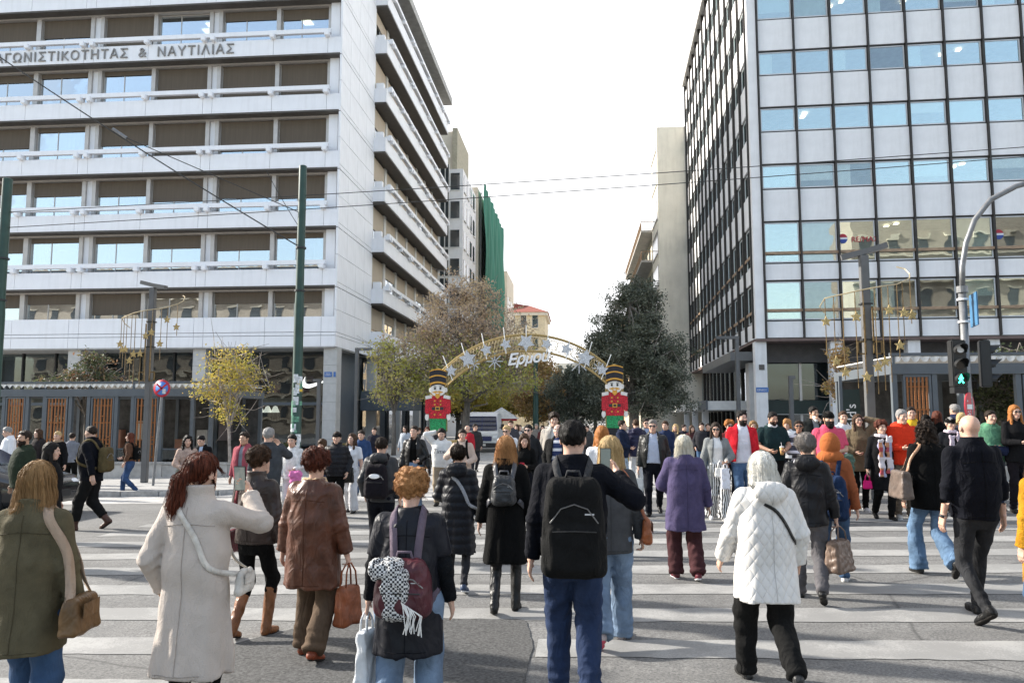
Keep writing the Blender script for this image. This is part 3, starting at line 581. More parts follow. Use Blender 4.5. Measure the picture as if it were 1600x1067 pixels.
# hotels on the far side of the square, behind the camera: seen only as reflections in the office windows
M_hot = mat('hotel_stone', (.44, .38, .31), .85, var=.08, vscale=.6)
for (x0, x1, y0, z1, lab) in ((36, 78, -44, 33, 'tall beige hotel across the square, reflected in the right office windows'), (-96, -36, -46, 27, 'long beige hotel across the square, reflected in the left office windows')):
    n_ = int((x1-x0)/4); Hb = block('hotel_building', lab, x0, x1, y0, y0+12, z1, M_hot, [])
    for i in range(n_):
        for k_ in range(int(z1/4.2)):
            a = 1.2+4*i; z = 1.5+4.1*k_; cbox('window', mat('far_window', (.055, .065, .07), .08, spec=.8, var=.3, vscale=.5), Hb, a, a+1.5, 11.97, 12.05, z, z+2.4); cbox('window_hood', M_cream, Hb, a-.2, a+1.7, 12.0, 12.3, z+2.42, z+2.65)
    for k_ in range(int(z1/4.2)): cbox('balcony', M_cream, Hb, 0, x1-x0, 12.0, 12.9 if k_ % 2 else 12.35, .95+4.1*k_, 1.2+4.1*k_)
# ---------------------------------------------------------------- pergola kiosks
LATT = {}
def lattice(par, x0, x1, y, z0, z1, axis='x'):
    lat = empty('lattice_panel', parent=par)
    def B(name, m, a0, a1, d0, d1, za, zb): return cbox(name, m, lat, *((a0, a1, y+d0, y+d1, za, zb) if axis == 'x' else (y+d0, y+d1, a0, a1, za, zb)))
    B('frame', M_grey, x0, x0+.05, -.04, .04, z0, z1); B('frame', M_grey, x1-.05, x1, -.04, .04, z0, z1); B('frame', M_grey, x0+.05, x1-.05, -.04, .04, z1-.05, z1)
    n = 6; w = (x1-x0-.1)
    for i in range(n):
        x = x0+.05+w*(i+.5)/n; B('slat', M_wood, x-.022, x+.022, -.02, .005, z0, z1-.05)
    for j in range(5):
        z = z0+.12+(z1-z0-.2)*j/4.4; B('batten', M_wood, x0+.05, x1-.05, .006, .03, z, z+.035)
    for j in range(6):
        x = x0+.05+w*((j*2) % n + 1)/n; z = z0+.2+(z1-z0-.4)*((j*37) % 10)/10; B('batten', M_wood, x-w/n*.5, x+w/n*.5, -.045, -.022, z, z+.035)
def scallop(par, pts, z, m):   # ruffled awning edge
    mb = MB(); n = 8
    for a, b in zip(pts[:-1], pts[1:]):
        L = math.hypot(b[0]-a[0], b[1]-a[1]); k = max(1, int(L/.215)); P = []
        for i in range(k*n+1):
            t = i/(k*n); ph = (i % n)/n; dz = .02+.11*math.sin(math.pi*ph); off = .03*math.sin(2*math.pi*i/n/1); P.append((a[0]+(b[0]-a[0])*t, a[1]+(b[1]-a[1])*t-.02+off, dz))
        base = len(mb.v)
        for x, y, dz in P: mb.v += [(x, y, z), (x, y, z-dz)]
        for i in range(len(P)-1): mb.f.append((base+2*i, base+2*i+2, base+2*i+3, base+2*i+1))
    return mb.build('awning_edge', m, par, True)
def kiosk(loc, label, W, D, H, panels, posts, mid):
    K = empty('pergola_kiosk', loc, 0, label, 'kiosk'); 
    for x in posts:
        for y in (0, D): cbox('post', M_grey, K, x-.06, x+.06, y-.06, y+.06, 0, H-.25)
    cbox('beam', M_grey, K, 0, W, -.09, .09, H-.25, H); cbox('beam', M_grey, K, 0, W, D-.09, D+.09, H-.25, H)
    for x in (0, W-.12): cbox('beam', M_grey, K, x, x+.12, .092, D-.092, H-.25, H)
    scallop(K, [(0.05, -.03), (W-.05, -.03)], H+.17, M_awn); cbox('awning', M_awn, K, .05, W-.05, 0, D, H+.16, H+.185); cbox('awning_rail', M_grey, K, 0, W, -.06, .02, H+.19, H+.26)
    for x in posts[::2]: cbox('awning_bracket', M_grey, K, x-.03, x+.03, -.05, .0, H+.001, H+.25)
    for x0, x1 in panels: lattice(K, x0, x1, -.02, .05, H-.27)
    for x0, x1 in mid:
        cbox('low_rail', M_grey, K, x0, x1, -.02, .02, 1.0, 1.05); cbox('glass_screen', M_dglass, K, x0+.03, x1-.03, -.005, .005, .1, .99)
    cbox('back_panel', mat('kiosk_back', (.07, .068, .066), .8, var=.3), K, .2, W-.2, D-.01, D+.02, .02, H-.26)
    for i in range(9):
        x = .5+(W-1)*i/8; cbox('shelf_goods', mat('kiosk_goods%d' % (i % 3), [(.4, .38, .35), (.12, .1, .1), (.25, .12, .08)][i % 3], .8), K, x-.2, x+.2, D-.4, D-.05, .3+.3*(i % 4), .9+.35*(i % 4))
    return K
kiosk((-20.2, 25, -.32), 'slate grey pergola kiosk with orange lattice panels left of the street', 7.95, 4, 3.05, [(.5, 1.2), (1.95, 2.75), (3.6, 4.42), (5.15, 6.0)], [.42, 1.28, 1.9, 2.85, 3.5, 4.5, 5.08, 6.1, 7.2, 7.85], [(2.9, 3.45), (4.55, 5.0), (6.15, 7.15)])
kiosk((7.45, 19.2, .14), 'slate grey pergola kiosk with orange lattice panels right of the street', 9.0, 4, 2.92, [(.28, .92), (3.0, 3.9), (5.4, 6.2)], [.08, 1.0, 1.6, 2.9, 4.0, 5.3, 6.4, 8.9], [(1.05, 1.55), (1.65, 2.85)])
K2 = empty('banner_stand', (6.75, 20.5, .14), R(-3), 'narrow dark green banner with vertical white lettering at the right kiosk', 'banner')
cbox('panel', mat('dark_green_sign', (.016, .030, .026), .5), K2, 0, .42, -.03, .03, .1, 2.35); text_mesh('lettering', "McDonald's", .33, .004, mat('white_paint', (.8, .8, .8)), K2, (.31, -.034, .42), (R(90), R(-90), 0))
cbox('post', M_grey, K2, -.08, -.003, -.04, .04, 0, 2.7)
# planter walls of pale stone
M_stone = mat('planter_stone', (.47, .45, .42), .85, var=.2, vscale=2.2, bump=.4, bscale=9, dirt=.4)
PW = empty('planter_wall', (-20, 23.9, -.3), 0, 'low pale stone planter wall in front of the left kiosk', 'planter wall')
for i in range(9): cbox('stone_block', M_stone, PW, 1.1*i+.008, 1.1*(i+1)-.008, 0, .45, 0, .55+.012*((i*3) % 2)); 
cbox('cap', M_kerb, PW, 0, 9.9, -.03, .48, .565, .62)
PR = empty('planter_wall', (5.2, 18.8, .1), 0, 'low pale stone planter wall in front of the right kiosk', 'planter wall')
for i in range(12): cbox('stone_block', M_stone, PR, 1.1*i+.008, 1.1*(i+1)-.008, 0, .35, 0, .55+.012*((i*3) % 2))
# ---------------------------------------------------------------- lamp posts with hanging star decorations
def star(mb, c, r, y=0, n=5, inner=.45, t=.02, rot=math.pi/2):
    P = [(c[0]+(r if i % 2 == 0 else r*inner)*math.cos(rot+math.pi*i/n), c[1]+(r if i % 2 == 0 else r*inner)*math.sin(rot+math.pi*i/n)) for i in range(2*n)]
    m = MB(); m.prism(P, y-t, y+t); return mb.add(m.v, m.f)
def lamp_deco(loc, h, label, tilt, dlabel):
    L = empty('street_lamp', loc, 0, label, 'street lamp', 'grey lamp posts with star decorations')
    MB().box(-.085, .085, -.075, .075, 0, h-.1).build('post', M_greym, L, bevel=.01)
    MB().bar((-.42, .1, h+tilt*.6), (.02, 0, h-.03), .15, .11).build('lamp_head', M_greym, L); MB().bar((.02, 0, h-.03), (.45, -.1, h-.03-tilt*.6), .15, .11).build('lamp_head', M_greym, L)
    for z in (h-1.15, h-1.9): MB().box(-.115, .115, -.095, .095, z, z+.035).build('clamp', M_black, L)
    Dc = empty('hanging_star_decoration', (loc[0], loc[1], loc[2]), 0, dlabel, 'decoration', 'hanging star decorations')
    pts = []
    for i in range(25):
        t = i/24; pts.append((-.86+1.72*t, -.12-.38*math.sin(math.pi*t), h-1.02+.30*t+.5*max(0, t-.8)))
    pts = [(-.78, .2, h-1.28), (-.9, .1, h-1.16)] + pts + [(.94, .05, h-.5), (.9, .2, h-.36), (.78, .3, h-.30)]
    MB().tube(pts, .013, 6).build('spiral_hoop', mat('pale_gold_hoop', (.55, .45, .28), .4, .4), Dc)
    rr_ = random.Random(int(loc[0]*10))
    for i in range(11):
        p = pts[2+int(i*2.4)]; ln = 1.2+.95*math.sin(math.pi*i/10)-.25*(i > 7)
        s = empty('star_string', (0, 0, 0), parent=Dc)
        MB().tube([p, (p[0], p[1], p[2]-ln)], .010, 5).build('string', M_dgold, s)
        z = p[2]-ln*rr_.uniform(.25, .95); star(MB(), (p[0], z), .115, p[1]-.03).build('star', M_gold, s)
    for x in (-.16, .16):
        q = MB()
        for zz in (2.95, 3.2): q.box(x-.09, x+.09, -.15, -.12, zz, zz+.03)
        for xx in (x-.09, x+.06): q.box(xx, xx+.03, -.15, -.12, 2.95, h-1.2 if xx*x < .02 else 3.2)
        q.build('bracket_frame', M_dgold, Dc)
lamp_deco((-12.68, 21.7, -.12), 5.85, 'grey double-headed lamp post by the left kiosk', .14, 'spiral hoop with strings of gold stars on the left lamp post')
lamp_deco((5.98, 16.5, .12), 5.15, 'grey double-headed lamp post before the right office block', -.2, 'spiral hoop with strings of gold stars on the right lamp post')
def pole(loc, h, r, label, stickers=False):
    P = empty('green_pole', loc, 0, label, 'pole', 'tall green tram-wire poles')
    MB().lathe([(r*1.25, 0), (r*1.25, 2.35+.0), (r*1.18, 2.4), (r*1.14, h*.55), (r, h*.6), (r*.95, h), (r*.5, h+.03)], 20).build('shaft', M_gpole, P, 2)
    for z in (h*.735, h*.6): MB().lathe([(r*1.3, 0), (r*1.3, .05)], 16).build('clamp', M_black, P, loc=(0, 0, z))
    if stickers:
        rs = random.Random(4)
        cs = [mat('sticker_white', (.65, .68, .7), .7, var=.3, vscale=14), mat('sticker_yellow', (.62, .42, .05), .7, var=.1), mat('sticker_green', (.12, .3, .2), .7, var=.3, vscale=14)]
        for i in range(26):
            a0 = rs.uniform(-2.6, -.6); z = rs.uniform(.9, 3.1); w = rs.uniform(.05, .2); hh = rs.uniform(.06, .26); m_ = cs[2] if rs.random() < .3 else cs[0]
            if i == 0: a0, z, w, hh, m_ = -1.25, 2.65, .32, .32, cs[1]
            if i == 1: a0, z, w, hh, m_ = -1.3, 1.25, .2, .22, cs[0]
            rr2 = r*1.28; mb = MB(); n = 4
            for j in range(n+1):
                a = a0 + w/rr2*j/n; mb.v += [(rr2*math.cos(a), rr2*math.sin(a), z), (rr2*math.cos(a), rr2*math.sin(a), z+hh)]
            for j in range(n): mb.f.append((2*j, 2*j+2, 2*j+3, 2*j+1))
            mb.build('sticker', m_, P)
pole((-7.9, 21, -.16), 9.15, .115, 'tall green pole covered in stickers before the marble block', True)
pole((-16.98, 21, -.34), 9.2, .14, 'tall dark green pole at the left edge of the picture')
# no-stopping sign on a leaning post
S = empty('road_sign', (-11.78, 20.6, -.1), 0, 'round blue no-stopping sign with red cross on a leaning post', 'road sign')
MB().tube([(0, 0, 0), (.17, 0, 2.95)], .035, 10).build('post', M_steel, S)
sg = empty('sign_face', (.165, -.05, 2.68), parent=S)
def dsk(r, y, m, name, n=32): 
    return MB().prism([(r*math.cos(2*math.pi*i/n), r*math.sin(2*math.pi*i/n)) for i in range(n)], y-.008, y).build(name, m, sg, True)
M_sred = mat('sign_red', (.48, .025, .045), .45, var=.06); M_sblue = mat('sign_blue', (.07, .22, .62), .45, var=.06)
dsk(.245, 0, M_sred, 'rim'); dsk(.185, -.010, M_sblue, 'field')
for a in (R(40), R(140)): MB().bar((-.19*math.cos(a), -.022, -.19*math.sin(a)), (.19*math.cos(a), -.022, .19*math.sin(a)), .01, .05, up=(0, 0, 1)).build('cross_bar', M_sred, sg)
MB().box(.03, .14, -.036, -.03, -.15, -.02).build('sticker', mat('sticker_white', (.65, .68, .7), .7, var=.3, vscale=14), sg)
# ---------------------------------------------------------------- traffic signals
T = empty('traffic_signal', (7.3, 15.2, .15), 0, 'grey signal mast with curved arm and green walking figure light', 'traffic light')
MB().tube([(0, 0, 0), (0, 0, 4.1)], .07, 14).build('mast', M_steel, T, True)
arm = [(0, 0, 4.0), (.03, 0, 4.5), (.12, 0, 4.95), (.3, 0, 5.4), (.62, 0, 5.8), (1.1, 0, 6.05), (1.8, 0, 6.25), (4.2, .3, 6.7)]
MB().tube(arm, .052, 12).build('curved_arm', M_steel, T, True); MB().lathe([(.10, 0), (.10, .12)], 14).build('collar', M_steel, T, loc=(0, 0, 4.0))
M_sig = mat('signal_black', (.018, .019, .020), .45)
def signal(x, y, z, rz, lenses):
    g = empty('signal_head', (x, y, z), rz, parent=T)
    MB().box(-.15, .15, -.1, .1, 0, .98).build('housing', M_sig, g, bevel=.02)
    for i in range(3):
        zz = .16+.3*i; v = MB(); n = 12
        for j in range(n+1):
            a = math.pi*(j/n)*1.25-math.pi*.125; v.v += [(.125*math.cos(a), -.1, zz+.125*math.sin(a)), (.125*math.cos(a), -.1-.22*(.35+.65*max(0, math.sin(a))), zz+.125*math.sin(a))]
        for j in range(n): v.f.append((2*j, 2*j+2, 2*j+3, 2*j+1))
        v.build('visor', M_sig, g, True)
        MB().prism([(.1*math.cos(2*math.pi*k/20), zz+.1*math.sin(2*math.pi*k/20)) for k in range(20)], -.106, -.1).build('lens', mat('dark_lens', (.02, .02, .022), .2), g)
    return g
g1 = signal(-.2, -.08, 2.2, R(4), None); g2 = signal(.36, .05, 2.2, R(72), None); g1.scale = g2.scale = (.9, .9, .9)
lit = mat('green_signal_light', (.05, .6, .4), .4, emit=(.05, 1, .62, 2.5)); wm = MB()
wm.ball((0, 0, .09), (.018, .01, .02), 8, 6); wm.bar((0, 0, .07), (-.005, 0, .0), .035, .03); wm.bar((0, 0, 0), (.045, 0, -.085), .02, .02); wm.bar((0, 0, 0), (-.05, 0, -.08), .02, .02); wm.bar((0, 0, .06), (.045, 0, .01), .016, .016); wm.bar((0, 0, .06), (-.045, 0, .0), .016, .016)
wm.build('walking_man', lit, g1, loc=(0, -.115, .16))
st = MB(); st.ball((.02, 0, .0), (.075, .006, .05)); st.ball((-.01, 0, .05), (.05, .006, .05)); st.build('bird_sticker', mat('white_paint', (.8, .8, .8)), g1, loc=(0, -.112, .76))
MB().box(-.14, .14, -.09, .09, -.13, -.01).build('call_box', M_sig, g1)
bs = MB().box(-.012, .012, -.28, .28, 0, .62).build('street_name_board', mat('blue_board', (.05, .16, .30), .5), T, loc=(.17, -.05, 3.35), rot=(0, 0, R(-14)))
for z in (3.42, 3.85): MB().lathe([(.1, 0), (.1, .04)], 14).build('band', mat('white_band', (.7, .7, .7), .5), T, loc=(0, 0, z))
ne = empty('no_entry_sign', (-.05, -.13, 1.83), R(48), parent=T)
MB().prism([(.27*math.cos(2*math.pi*i/32), .27*math.sin(2*math.pi*i/32)) for i in range(32)], -.01, .01).build('red_disc', M_sred, ne); MB().box(-.17, .17, -.016, -.011, -.045, .045).build('white_bar', mat('white_paint', (.8, .8, .8)), ne)
rs = random.Random(9)
for i in range(9): MB().box(0, .03+.03*rs.random(), -.015, -.011, 0, .02+.02*rs.random()).build('sticker', mat('sticker_white', (.65, .68, .7), .7, var=.3, vscale=14), ne, loc=(rs.uniform(-.18, .12), 0, rs.choice([-1, 1])*rs.uniform(.07, .17)))
# slim lamp posts further back
def slim(loc, h, arm_, label):
    L = empty('street_lamp', loc, 0, label, 'street lamp'); MB().box(-.09, .09, -.09, .09, 0, h).build('post', M_greym, L, bevel=.01); MB().box(min(-.1, arm_), max(.1, arm_), -.1, .1, h-.002, h+.14).build('lamp_head', M_greym, L, bevel=.01)
slim((-11.8, 40, -.2), 5.5, .85, 'slim grey lamp post with short arm beside the stone pillar'); slim((-12.8, 37, -.2), 3.7, -.3, 'short grey lamp post in front of the shop pillar')
slim((7.65, 38, .15), 5.4, -1.0, 'slim grey lamp post with short arm at the right corner shop'); slim((9.6, 36, .2), 3.3, .2, 'short thin grey post beside the white column')
# ---------------------------------------------------------------- overhead wires
M_wire = mat('black_cable', (.03, .03, .03), .6)
def wire(a, b, sag, label, r=.014):
    a, b = Vector(a), Vector(b); pts = [a.lerp(b, i/24) - Vector((0, 0, sag*4*(i/24)*(1-i/24))) for i in range(25)]
    tag(MB().tube(pts, r, 5).build('overhead_cable', M_wire), label, 'cable', 'overhead cables')
wire((-17.6, 21, 12.75), (-7.9, 21, 6.6), .1, 'thick cable running from upper left down to the stickered green pole', .02)
wire((-13.4, 21, 10.05), (-7.9, 21, 7.6), .0, 'branch cable from the joint to the upper clamp of the green pole', .014)
MB_ = MB().tube([(-13.75, 21, 10.3), (-13.3, 21, 10.0)], .05, 8).build('cable_joint', M_steel); tag(MB_, 'small metal joint where two overhead cables meet at left', 'cable joint')
wire((-21, 21, 7.75), (14, 21, 9.05), .12, 'upper of the two long thin cables crossing the street', .012); wire((-21, 21, 7.25), (14, 21, 8.8), .12, 'lower of the two long thin cables crossing the street', .012)
wire((-9.0, 21, 8.9), (-7.9, 21, 7.1), .05, 'short stay cable beside the green pole', .01)
# ---------------------------------------------------------------- christmas arch and toy soldiers
Y0 = 31.5
AR = empty('christmas_arch', (-2.2, Y0, 0), 0, 'golden arch of tinsel stars and white rods with a street name', 'arch')
def circ(p0, ap, p1):   # circle through left foot, apex, right foot
    (x1, y1), (x2, y2), (x3, y3) = p0, ap, p1
    d = 2*(x1*(y2-y3)+x2*(y3-y1)+x3*(y1-y2)); ux = ((x1*x1+y1*y1)*(y2-y3)+(x2*x2+y2*y2)*(y3-y1)+(x3*x3+y3*y3)*(y1-y2))/d; uy = ((x1*x1+y1*y1)*(x3-x2)+(x2*x2+y2*y2)*(x1-x3)+(x3*x3+y3*y3)*(x2-x1))/d
    return ux, uy, math.hypot(x1-ux, y1-uy)
co = circ((-3.55, 3.55), (0, 5.15), (3.55, 3.65)); ci = circ((-3.3, 3.05), (0, 4.48), (3.3, 3.15))
def arcp(c, a0, a1, n, y=0): return [(c[0]+c[2]*math.cos(a0+(a1-a0)*i/n), y, c[1]+c[2]*math.sin(a0+(a1-a0)*i/n)) for i in range(n+1)]
for c, nm in ((co, 'outer_hoop'), (ci, 'inner_hoop')):
    w = math.acos(min(1, 3.5/c[2])) if c[2] > 3.5 else .3; a0, a1 = math.pi-w, w
    for y in (-.22, .22): MB().tube(arcp(c, a0, a1, 48, y), .034, 6).build(nm, M_gold, AR)
rods = 9
for i in range(rods):
    t = (i+.5)/rods - .5; a = math.pi/2 - t*1.62; dx, dz = math.cos(a), math.sin(a)
    pi_ = Vector((ci[0]+ci[2]*dx, -.26, ci[1]+ci[2]*dz)); ln = 1.1
    sl_ = Vector((t*.9-.0, 0, 1)).normalized(); MB().tube([pi_ - sl_*.05, pi_ + sl_*ln*(.95)], .018, 6).build('white_rod', M_wlit, AR)
for i in range(9):
    t = i/8-.5; a = math.pi/2-t*1.42; rm = (co[2]+ci[2])/2; cz = (co[1]+ci[1])/2; big = i in (1, 4, 7)
    c = ((co[0]+ci[0])/2+rm*math.cos(a), cz+rm*math.sin(a)); star(MB(), c, .38 if big else .26, -.26, inner=.5, t=.03, rot=math.pi/2+.15*i).build('tinsel_star', M_silver, AR)
for i in range(24):
    t = (i+.5)/24-.5; a = math.pi/2-t*1.6; rm = (co[2]+ci[2])/2; cz = (co[1]+ci[1])/2; q = MB(); P = [( (co[0]+ci[0])/2+rm*math.cos(a)+.2*math.cos(b_), -.18, cz+rm*math.sin(a)+.2*math.sin(b_)) for b_ in [2*math.pi*k/14 for k in range(15)]]; q.tube(P, .014, 4, False).build('ring', M_gold, AR)
lt = MB(); nl = 56
for i in range(nl):
    for dj in (1, -1):
        ta, tb_ = (i+.5)/nl-.5, (i+.5+dj*1.6)/nl-.5; aa, ab = math.pi/2-ta*1.62, math.pi/2-tb_*1.62
        lt.tube([(ci[0]+ci[2]*math.cos(aa), -.2, ci[1]+ci[2]*math.sin(aa)), (co[0]+co[2]*math.cos(ab)*1.0, -.2, co[1]+co[2]*math.sin(ab))], .010, 4, False)
lt.build('lattice', mat('pale_gold_hoop', (.55, .45, .28), .4, .4), AR)
text_mesh('lettering', 'Ερμού', .62, .035, mat('white_letters', (.8, .8, .8), .5), AR, (-.72, -.3, 3.88), (R(90), R(-6), 0), shear=.35, space=.92, offset=.015)
for (x, z, r) in ((-2.1, 3.95, .24), (-1.25, 4.05, .34), (2.2, 3.95, .42), (3.0, 3.75, .26)):
    fl = MB()
    for k in range(4): a = math.pi*k/4; fl.bar((x-r*math.cos(a), -.2, z-r*math.sin(a)), (x+r*math.cos(a), -.2, z+r*math.sin(a)), .035, .035)
    fl.tube([(x, -.2, z+r), (x, -.2, ci[1]+math.sqrt(max(.01, ci[2]**2-(x-ci[0])**2)))], .008, 4); fl.build('hanging_snowflake', M_silver, AR)
MB().box(-.35, .35, -.1, .1, 3.4, 3.45)
M_ttr = mat('red_tinsel', (.62, .012, .03), .45, var=.45, vscale=22, bump=.9, bscale=45); M_ttg = mat('green_tinsel', (.02, .36, .12), .5, var=.45, vscale=22, bump=.9, bscale=45); M_ttk = mat('black_tinsel', (.015, .015, .02), .35, var=.5, vscale=30, bump=.9, bscale=45, c2=(.035, .035, .045), spec=.2); M_tw = mat('white_board', (.72, .70, .66), .6); M_or = mat('orange_trim', (.60, .30, .04), .5)
def soldier(loc, label):
    S = empty('toy_soldier', loc, 0, label, 'decoration', 'toy soldiers at the feet of the arch'); S.scale = (.80, .80, .82)
    def P(name, poly, y0, y1, m): return MB().prism(poly, y0, y1).build(name, m, S)
    def el(cx, cz, rx, rz, n=24): return [(cx+rx*math.cos(2*math.pi*i/n), cz+rz*math.sin(2*math.pi*i/n)) for i in range(n)]
    P('boots', [(-.42, -1.1), (.42, -1.1), (.42, .02), (-.42, .02)], -.06, .1, M_ttk); P('gold_plinth', [(-.5, -1.35), (.5, -1.35), (.5, -1.1), (-.5, -1.1)], -.2, .3, M_gold)
    P('trousers', [(-.40, .0), (.40, .0), (.42, .62), (-.42, .62)], -.12, .12, M_ttg)
    P('board', [(-.46, -.05), (.46, -.05), (.46, 2.7), (-.46, 2.7)], .13, .17, M_gold)
    P('coat', [(-.43, .6), (.43, .6), (.47, 1.1), (.46, 1.62), (.2, 1.74), (-.2, 1.74), (-.46, 1.62), (-.47, 1.1)], -.16, .1, M_ttr)
    for s in (-1, 1):
        P('sleeve', [(s*.46, 1.62), (s*.64, 1.52), (s*.66, .92), (s*.56, .8), (s*.44, .9)], -.19, .05, M_ttr); P('epaulette', [(s*.3, 1.62), (s*.62, 1.56), (s*.64, 1.72), (s*.32, 1.78)], -.22, .05, M_tw)
        P('hand', el(s*.56, .68, .10, .17), -.15, .05, M_tw); P('ear', el(s*.4, 2.03, .07, .12), -.13, .05, M_tw)
        P('eye', el(s*.14, 2.1, .05, .06), -.225, -.205, M_black); P('brow', el(s*.15, 2.2, .075, .015), -.225, -.205, M_black)
        for z in (1.3, 1.48, .8): P('button', el(s*.15, z, .045, .045, 12), -.2, -.16, M_or)
    P('belt', [(-.30, 1.03), (.30, 1.03), (.30, 1.17), (-.30, 1.17)], -.185, -.16, M_black)
    MB().box(-.12, .12, -.21, -.19, 1.0, 1.2).build('buckle', M_or, S); MB().box(-.07, .07, -.22, -.212, 1.05, 1.15).build('buckle_hole', M_black, S)
    P('face', el(0, 2.03, .38, .32), -.2, .05, M_tw); P('moustache', [(-.3, 1.92), (-.1, 1.98), (0, 1.95), (.1, 1.98), (.3, 1.92), (.1, 1.86), (.13, 1.7), (0, 1.58), (-.13, 1.7), (-.1, 1.86)], -.23, -.205, M_or); P('mouth', el(0, 1.87, .08, .025), -.24, -.232, M_tw)
    n = 10
    def arch_band(z0, z1, w, bulge, y0, y1, m, name): P(name, [(-w, z0), (w, z0)] and [(-w+2*w*i/n, z0+bulge*math.sin(math.pi*i/n)) for i in range(n+1)] + [(w-2*w*i/n, z1+bulge*math.sin(math.pi*i/n)) for i in range(n+1)], y0, y1, m)
    arch_band(2.2, 2.26, .36, .1, -.225, .04, mat('dark_hair', (.03, .02, .02), .7), 'fringe'); arch_band(2.27, 2.36, .42, .1, -.24, .08, M_or, 'hat_band'); arch_band(2.36, 2.62, .42, .1, -.22, .08, M_ttk, 'hat'); arch_band(2.62, 2.69, .43, .1, -.24, .08, M_or, 'hat_band'); arch_band(2.69, 2.93, .43, .1, -.22, .08, M_ttk, 'hat'); arch_band(2.93, 2.99, .43, .1, -.24, .08, M_or, 'hat_band')
soldier((-5.8, Y0-.1, 1.22), 'red and green toy soldier at the left foot of the arch'); soldier((1.42, Y0-.1, 1.34), 'red and green toy soldier at the right foot of the arch')
for x, l in ((-5.8, 'left'), (1.42, 'right')):
    B = empty('gold_plinth_box', (x, Y0-.3, gz(x)), 0, 'flat golden box with white script under the %s toy soldier' % l, 'box', 'golden boxes of the arch'); MB().box(-.95, .95, -.35, .35, 0, .95).build('box', mat('gold_board', (.40, .28, .10), .6, var=.2), B, bevel=.01)
    text_mesh('lettering', 'Χρόνια\n  Πολλά', .42, .006, mat('white_letters', (.8, .8, .8), .5), B, (-.75, -.36, .58), (R(90), 0, 0), shear=.35)
    MB().box(-.06, .06, .25, .35, .96, 3.9).build('mast', M_gold, B)
# ---------------------------------------------------------------- van, car, market umbrella
def loft(mb, secs):   # secs: list of closed loops with equal counts
    n = len(secs[0]); base = len(mb.v)
    for s in secs: mb.v += [tuple(p) for p in s]
    for i in range(len(secs)-1):
        for k in range(n): k2 = (k+1) % n; mb.f.append((base+i*n+k, base+i*n+k2, base+(i+1)*n+k2, base+(i+1)*n+k))
    mb.f.append(tuple(base+k for k in range(n))[::-1]); mb.f.append(tuple(base+(len(secs)-1)*n+k for k in range(n))); return mb
def rrect(w, z0, z1, y, r=.12, top=None):
    tw = top or w; P = []
    for (cx, cz, a0, ww) in ((-1, z0+r, 180, w), (1, z0+r, 270, w), (1, z1-r, 0, tw), (-1, z1-r, 90, tw)):
        for k in range(4): a = R(a0+30*k); P.append((cx*(ww/2-r)+r*math.cos(a), y, cz+r*math.sin(a)))
    return P
M_van = mat('silver_van_paint', (.68, .69, .70), .4, .1, var=.04); M_blue = mat('dark_blue_paint', (.02, .03, .12), .3, var=.05); M_tyre = mat('tyre_rubber', (.02, .02, .02), .85); M_rim = mat('wheel_rim', (.45, .45, .46), .35, .8); M_cglass = glass('vehicle_glass', (.18, .2, .24), .25, wav=0); M_head = mat('headlight_glass', (.75, .77, .8), .1, spec=.9, var=.05)
def wheel(par, x, y, r, w, axis='x'):
    W = empty('wheel', (x, y, r), parent=par); rot = (0, R(90), 0) if axis == 'x' else (R(90), 0, 0)
    MB().lathe([(r*.62, -w/2), (r*.95, -w/2), (r, -w*.3), (r, w*.3), (r*.95, w/2), (r*.62, w/2)], 28).build('tyre', M_tyre, W, True, rot=rot)
    q = MB().lathe([(r*.62, -w*.42), (r*.62, w*.42)], 24)
    for k in range(5): a = 2*math.pi*k/5; q.bar((0, 0, w*.45), (r*.58*math.cos(a), r*.58*math.sin(a), w*.45), r*.16, .04)
    q.build('rim', M_rim, W, rot=rot)
V = empty('van', (-5.2, 40.5, gz(-5.2)), R(3), 'silver and blue van with caged windscreen parked behind the arch', 'van'); V.scale = (.95, 1, .86)
vb = MB(); loft(vb, [rrect(1.86, .45, 1.05, 0, .12), rrect(1.96, .4, 1.2, .12, .14), rrect(1.98, .4, 1.34, .75, .14, 1.9), rrect(1.98, .4, 2.32, 1.5, .16, 1.72), rrect(1.98, .4, 2.5, 2.1, .18, 1.74), rrect(1.98, .4, 2.5, 5.0, .18, 1.74)]).build('body', M_van, V, 2)
MB().box(-.97, .97, -.05, .3, .32, .66).build('bumper', mat('dark_plastic', (.03, .03, .033), .6), V, bevel=.06); MB().box(-.62, .62, -.03, .03, .70, 1.02).build('grille', M_blue, V, bevel=.03)
w_ = MB(); w_.add([(-.84, .66, 1.42), (.84, .66, 1.42), (.76, 1.36, 2.18), (-.76, 1.36, 2.18)], [(0, 1, 2, 3)]); w_.build('windscreen', mat('windscreen_dark', (.02, .025, .05), .08, spec=.8), V)
cg = MB()
for t in (0, .5, 1): cg.bar((-.86+.86*2*t*1, .62, 1.36), (-.78+.78*2*t, 1.36, 2.22), .035, .035)
for t in (0, .33, .66, 1): z = 1.40+.8*t; y = .61+.73*t; cg.bar((-.86+.08*t, y, z), (.86-.08*t, y, z), .04, .04)
cg.build('window_cage', M_blue, V)
for s in (-1, 1):
    MB().ball((s*.78, .03, .92), (.15, .12, .14)).build('headlight', M_head, V, True); MB().bar((s*1.0, .95, 1.5), (s*1.17, .85, 1.55), .05, .05).build('mirror_arm', M_black, V); MB().box(s*1.17-.09, s*1.17+.09, .8, .95, 1.4, 1.75).build('mirror', M_black, V, bevel=.02)
    for y in (.95, 4.1): wheel(V, s*.88, y, .34, .22)
MB().box(-.28, .28, -.075, -.055, .42, .55).build('number_plate', M_tw, V); MB().box(-.12, .12, -.045, -.032, .85, .9).build('badge', M_steel, V)
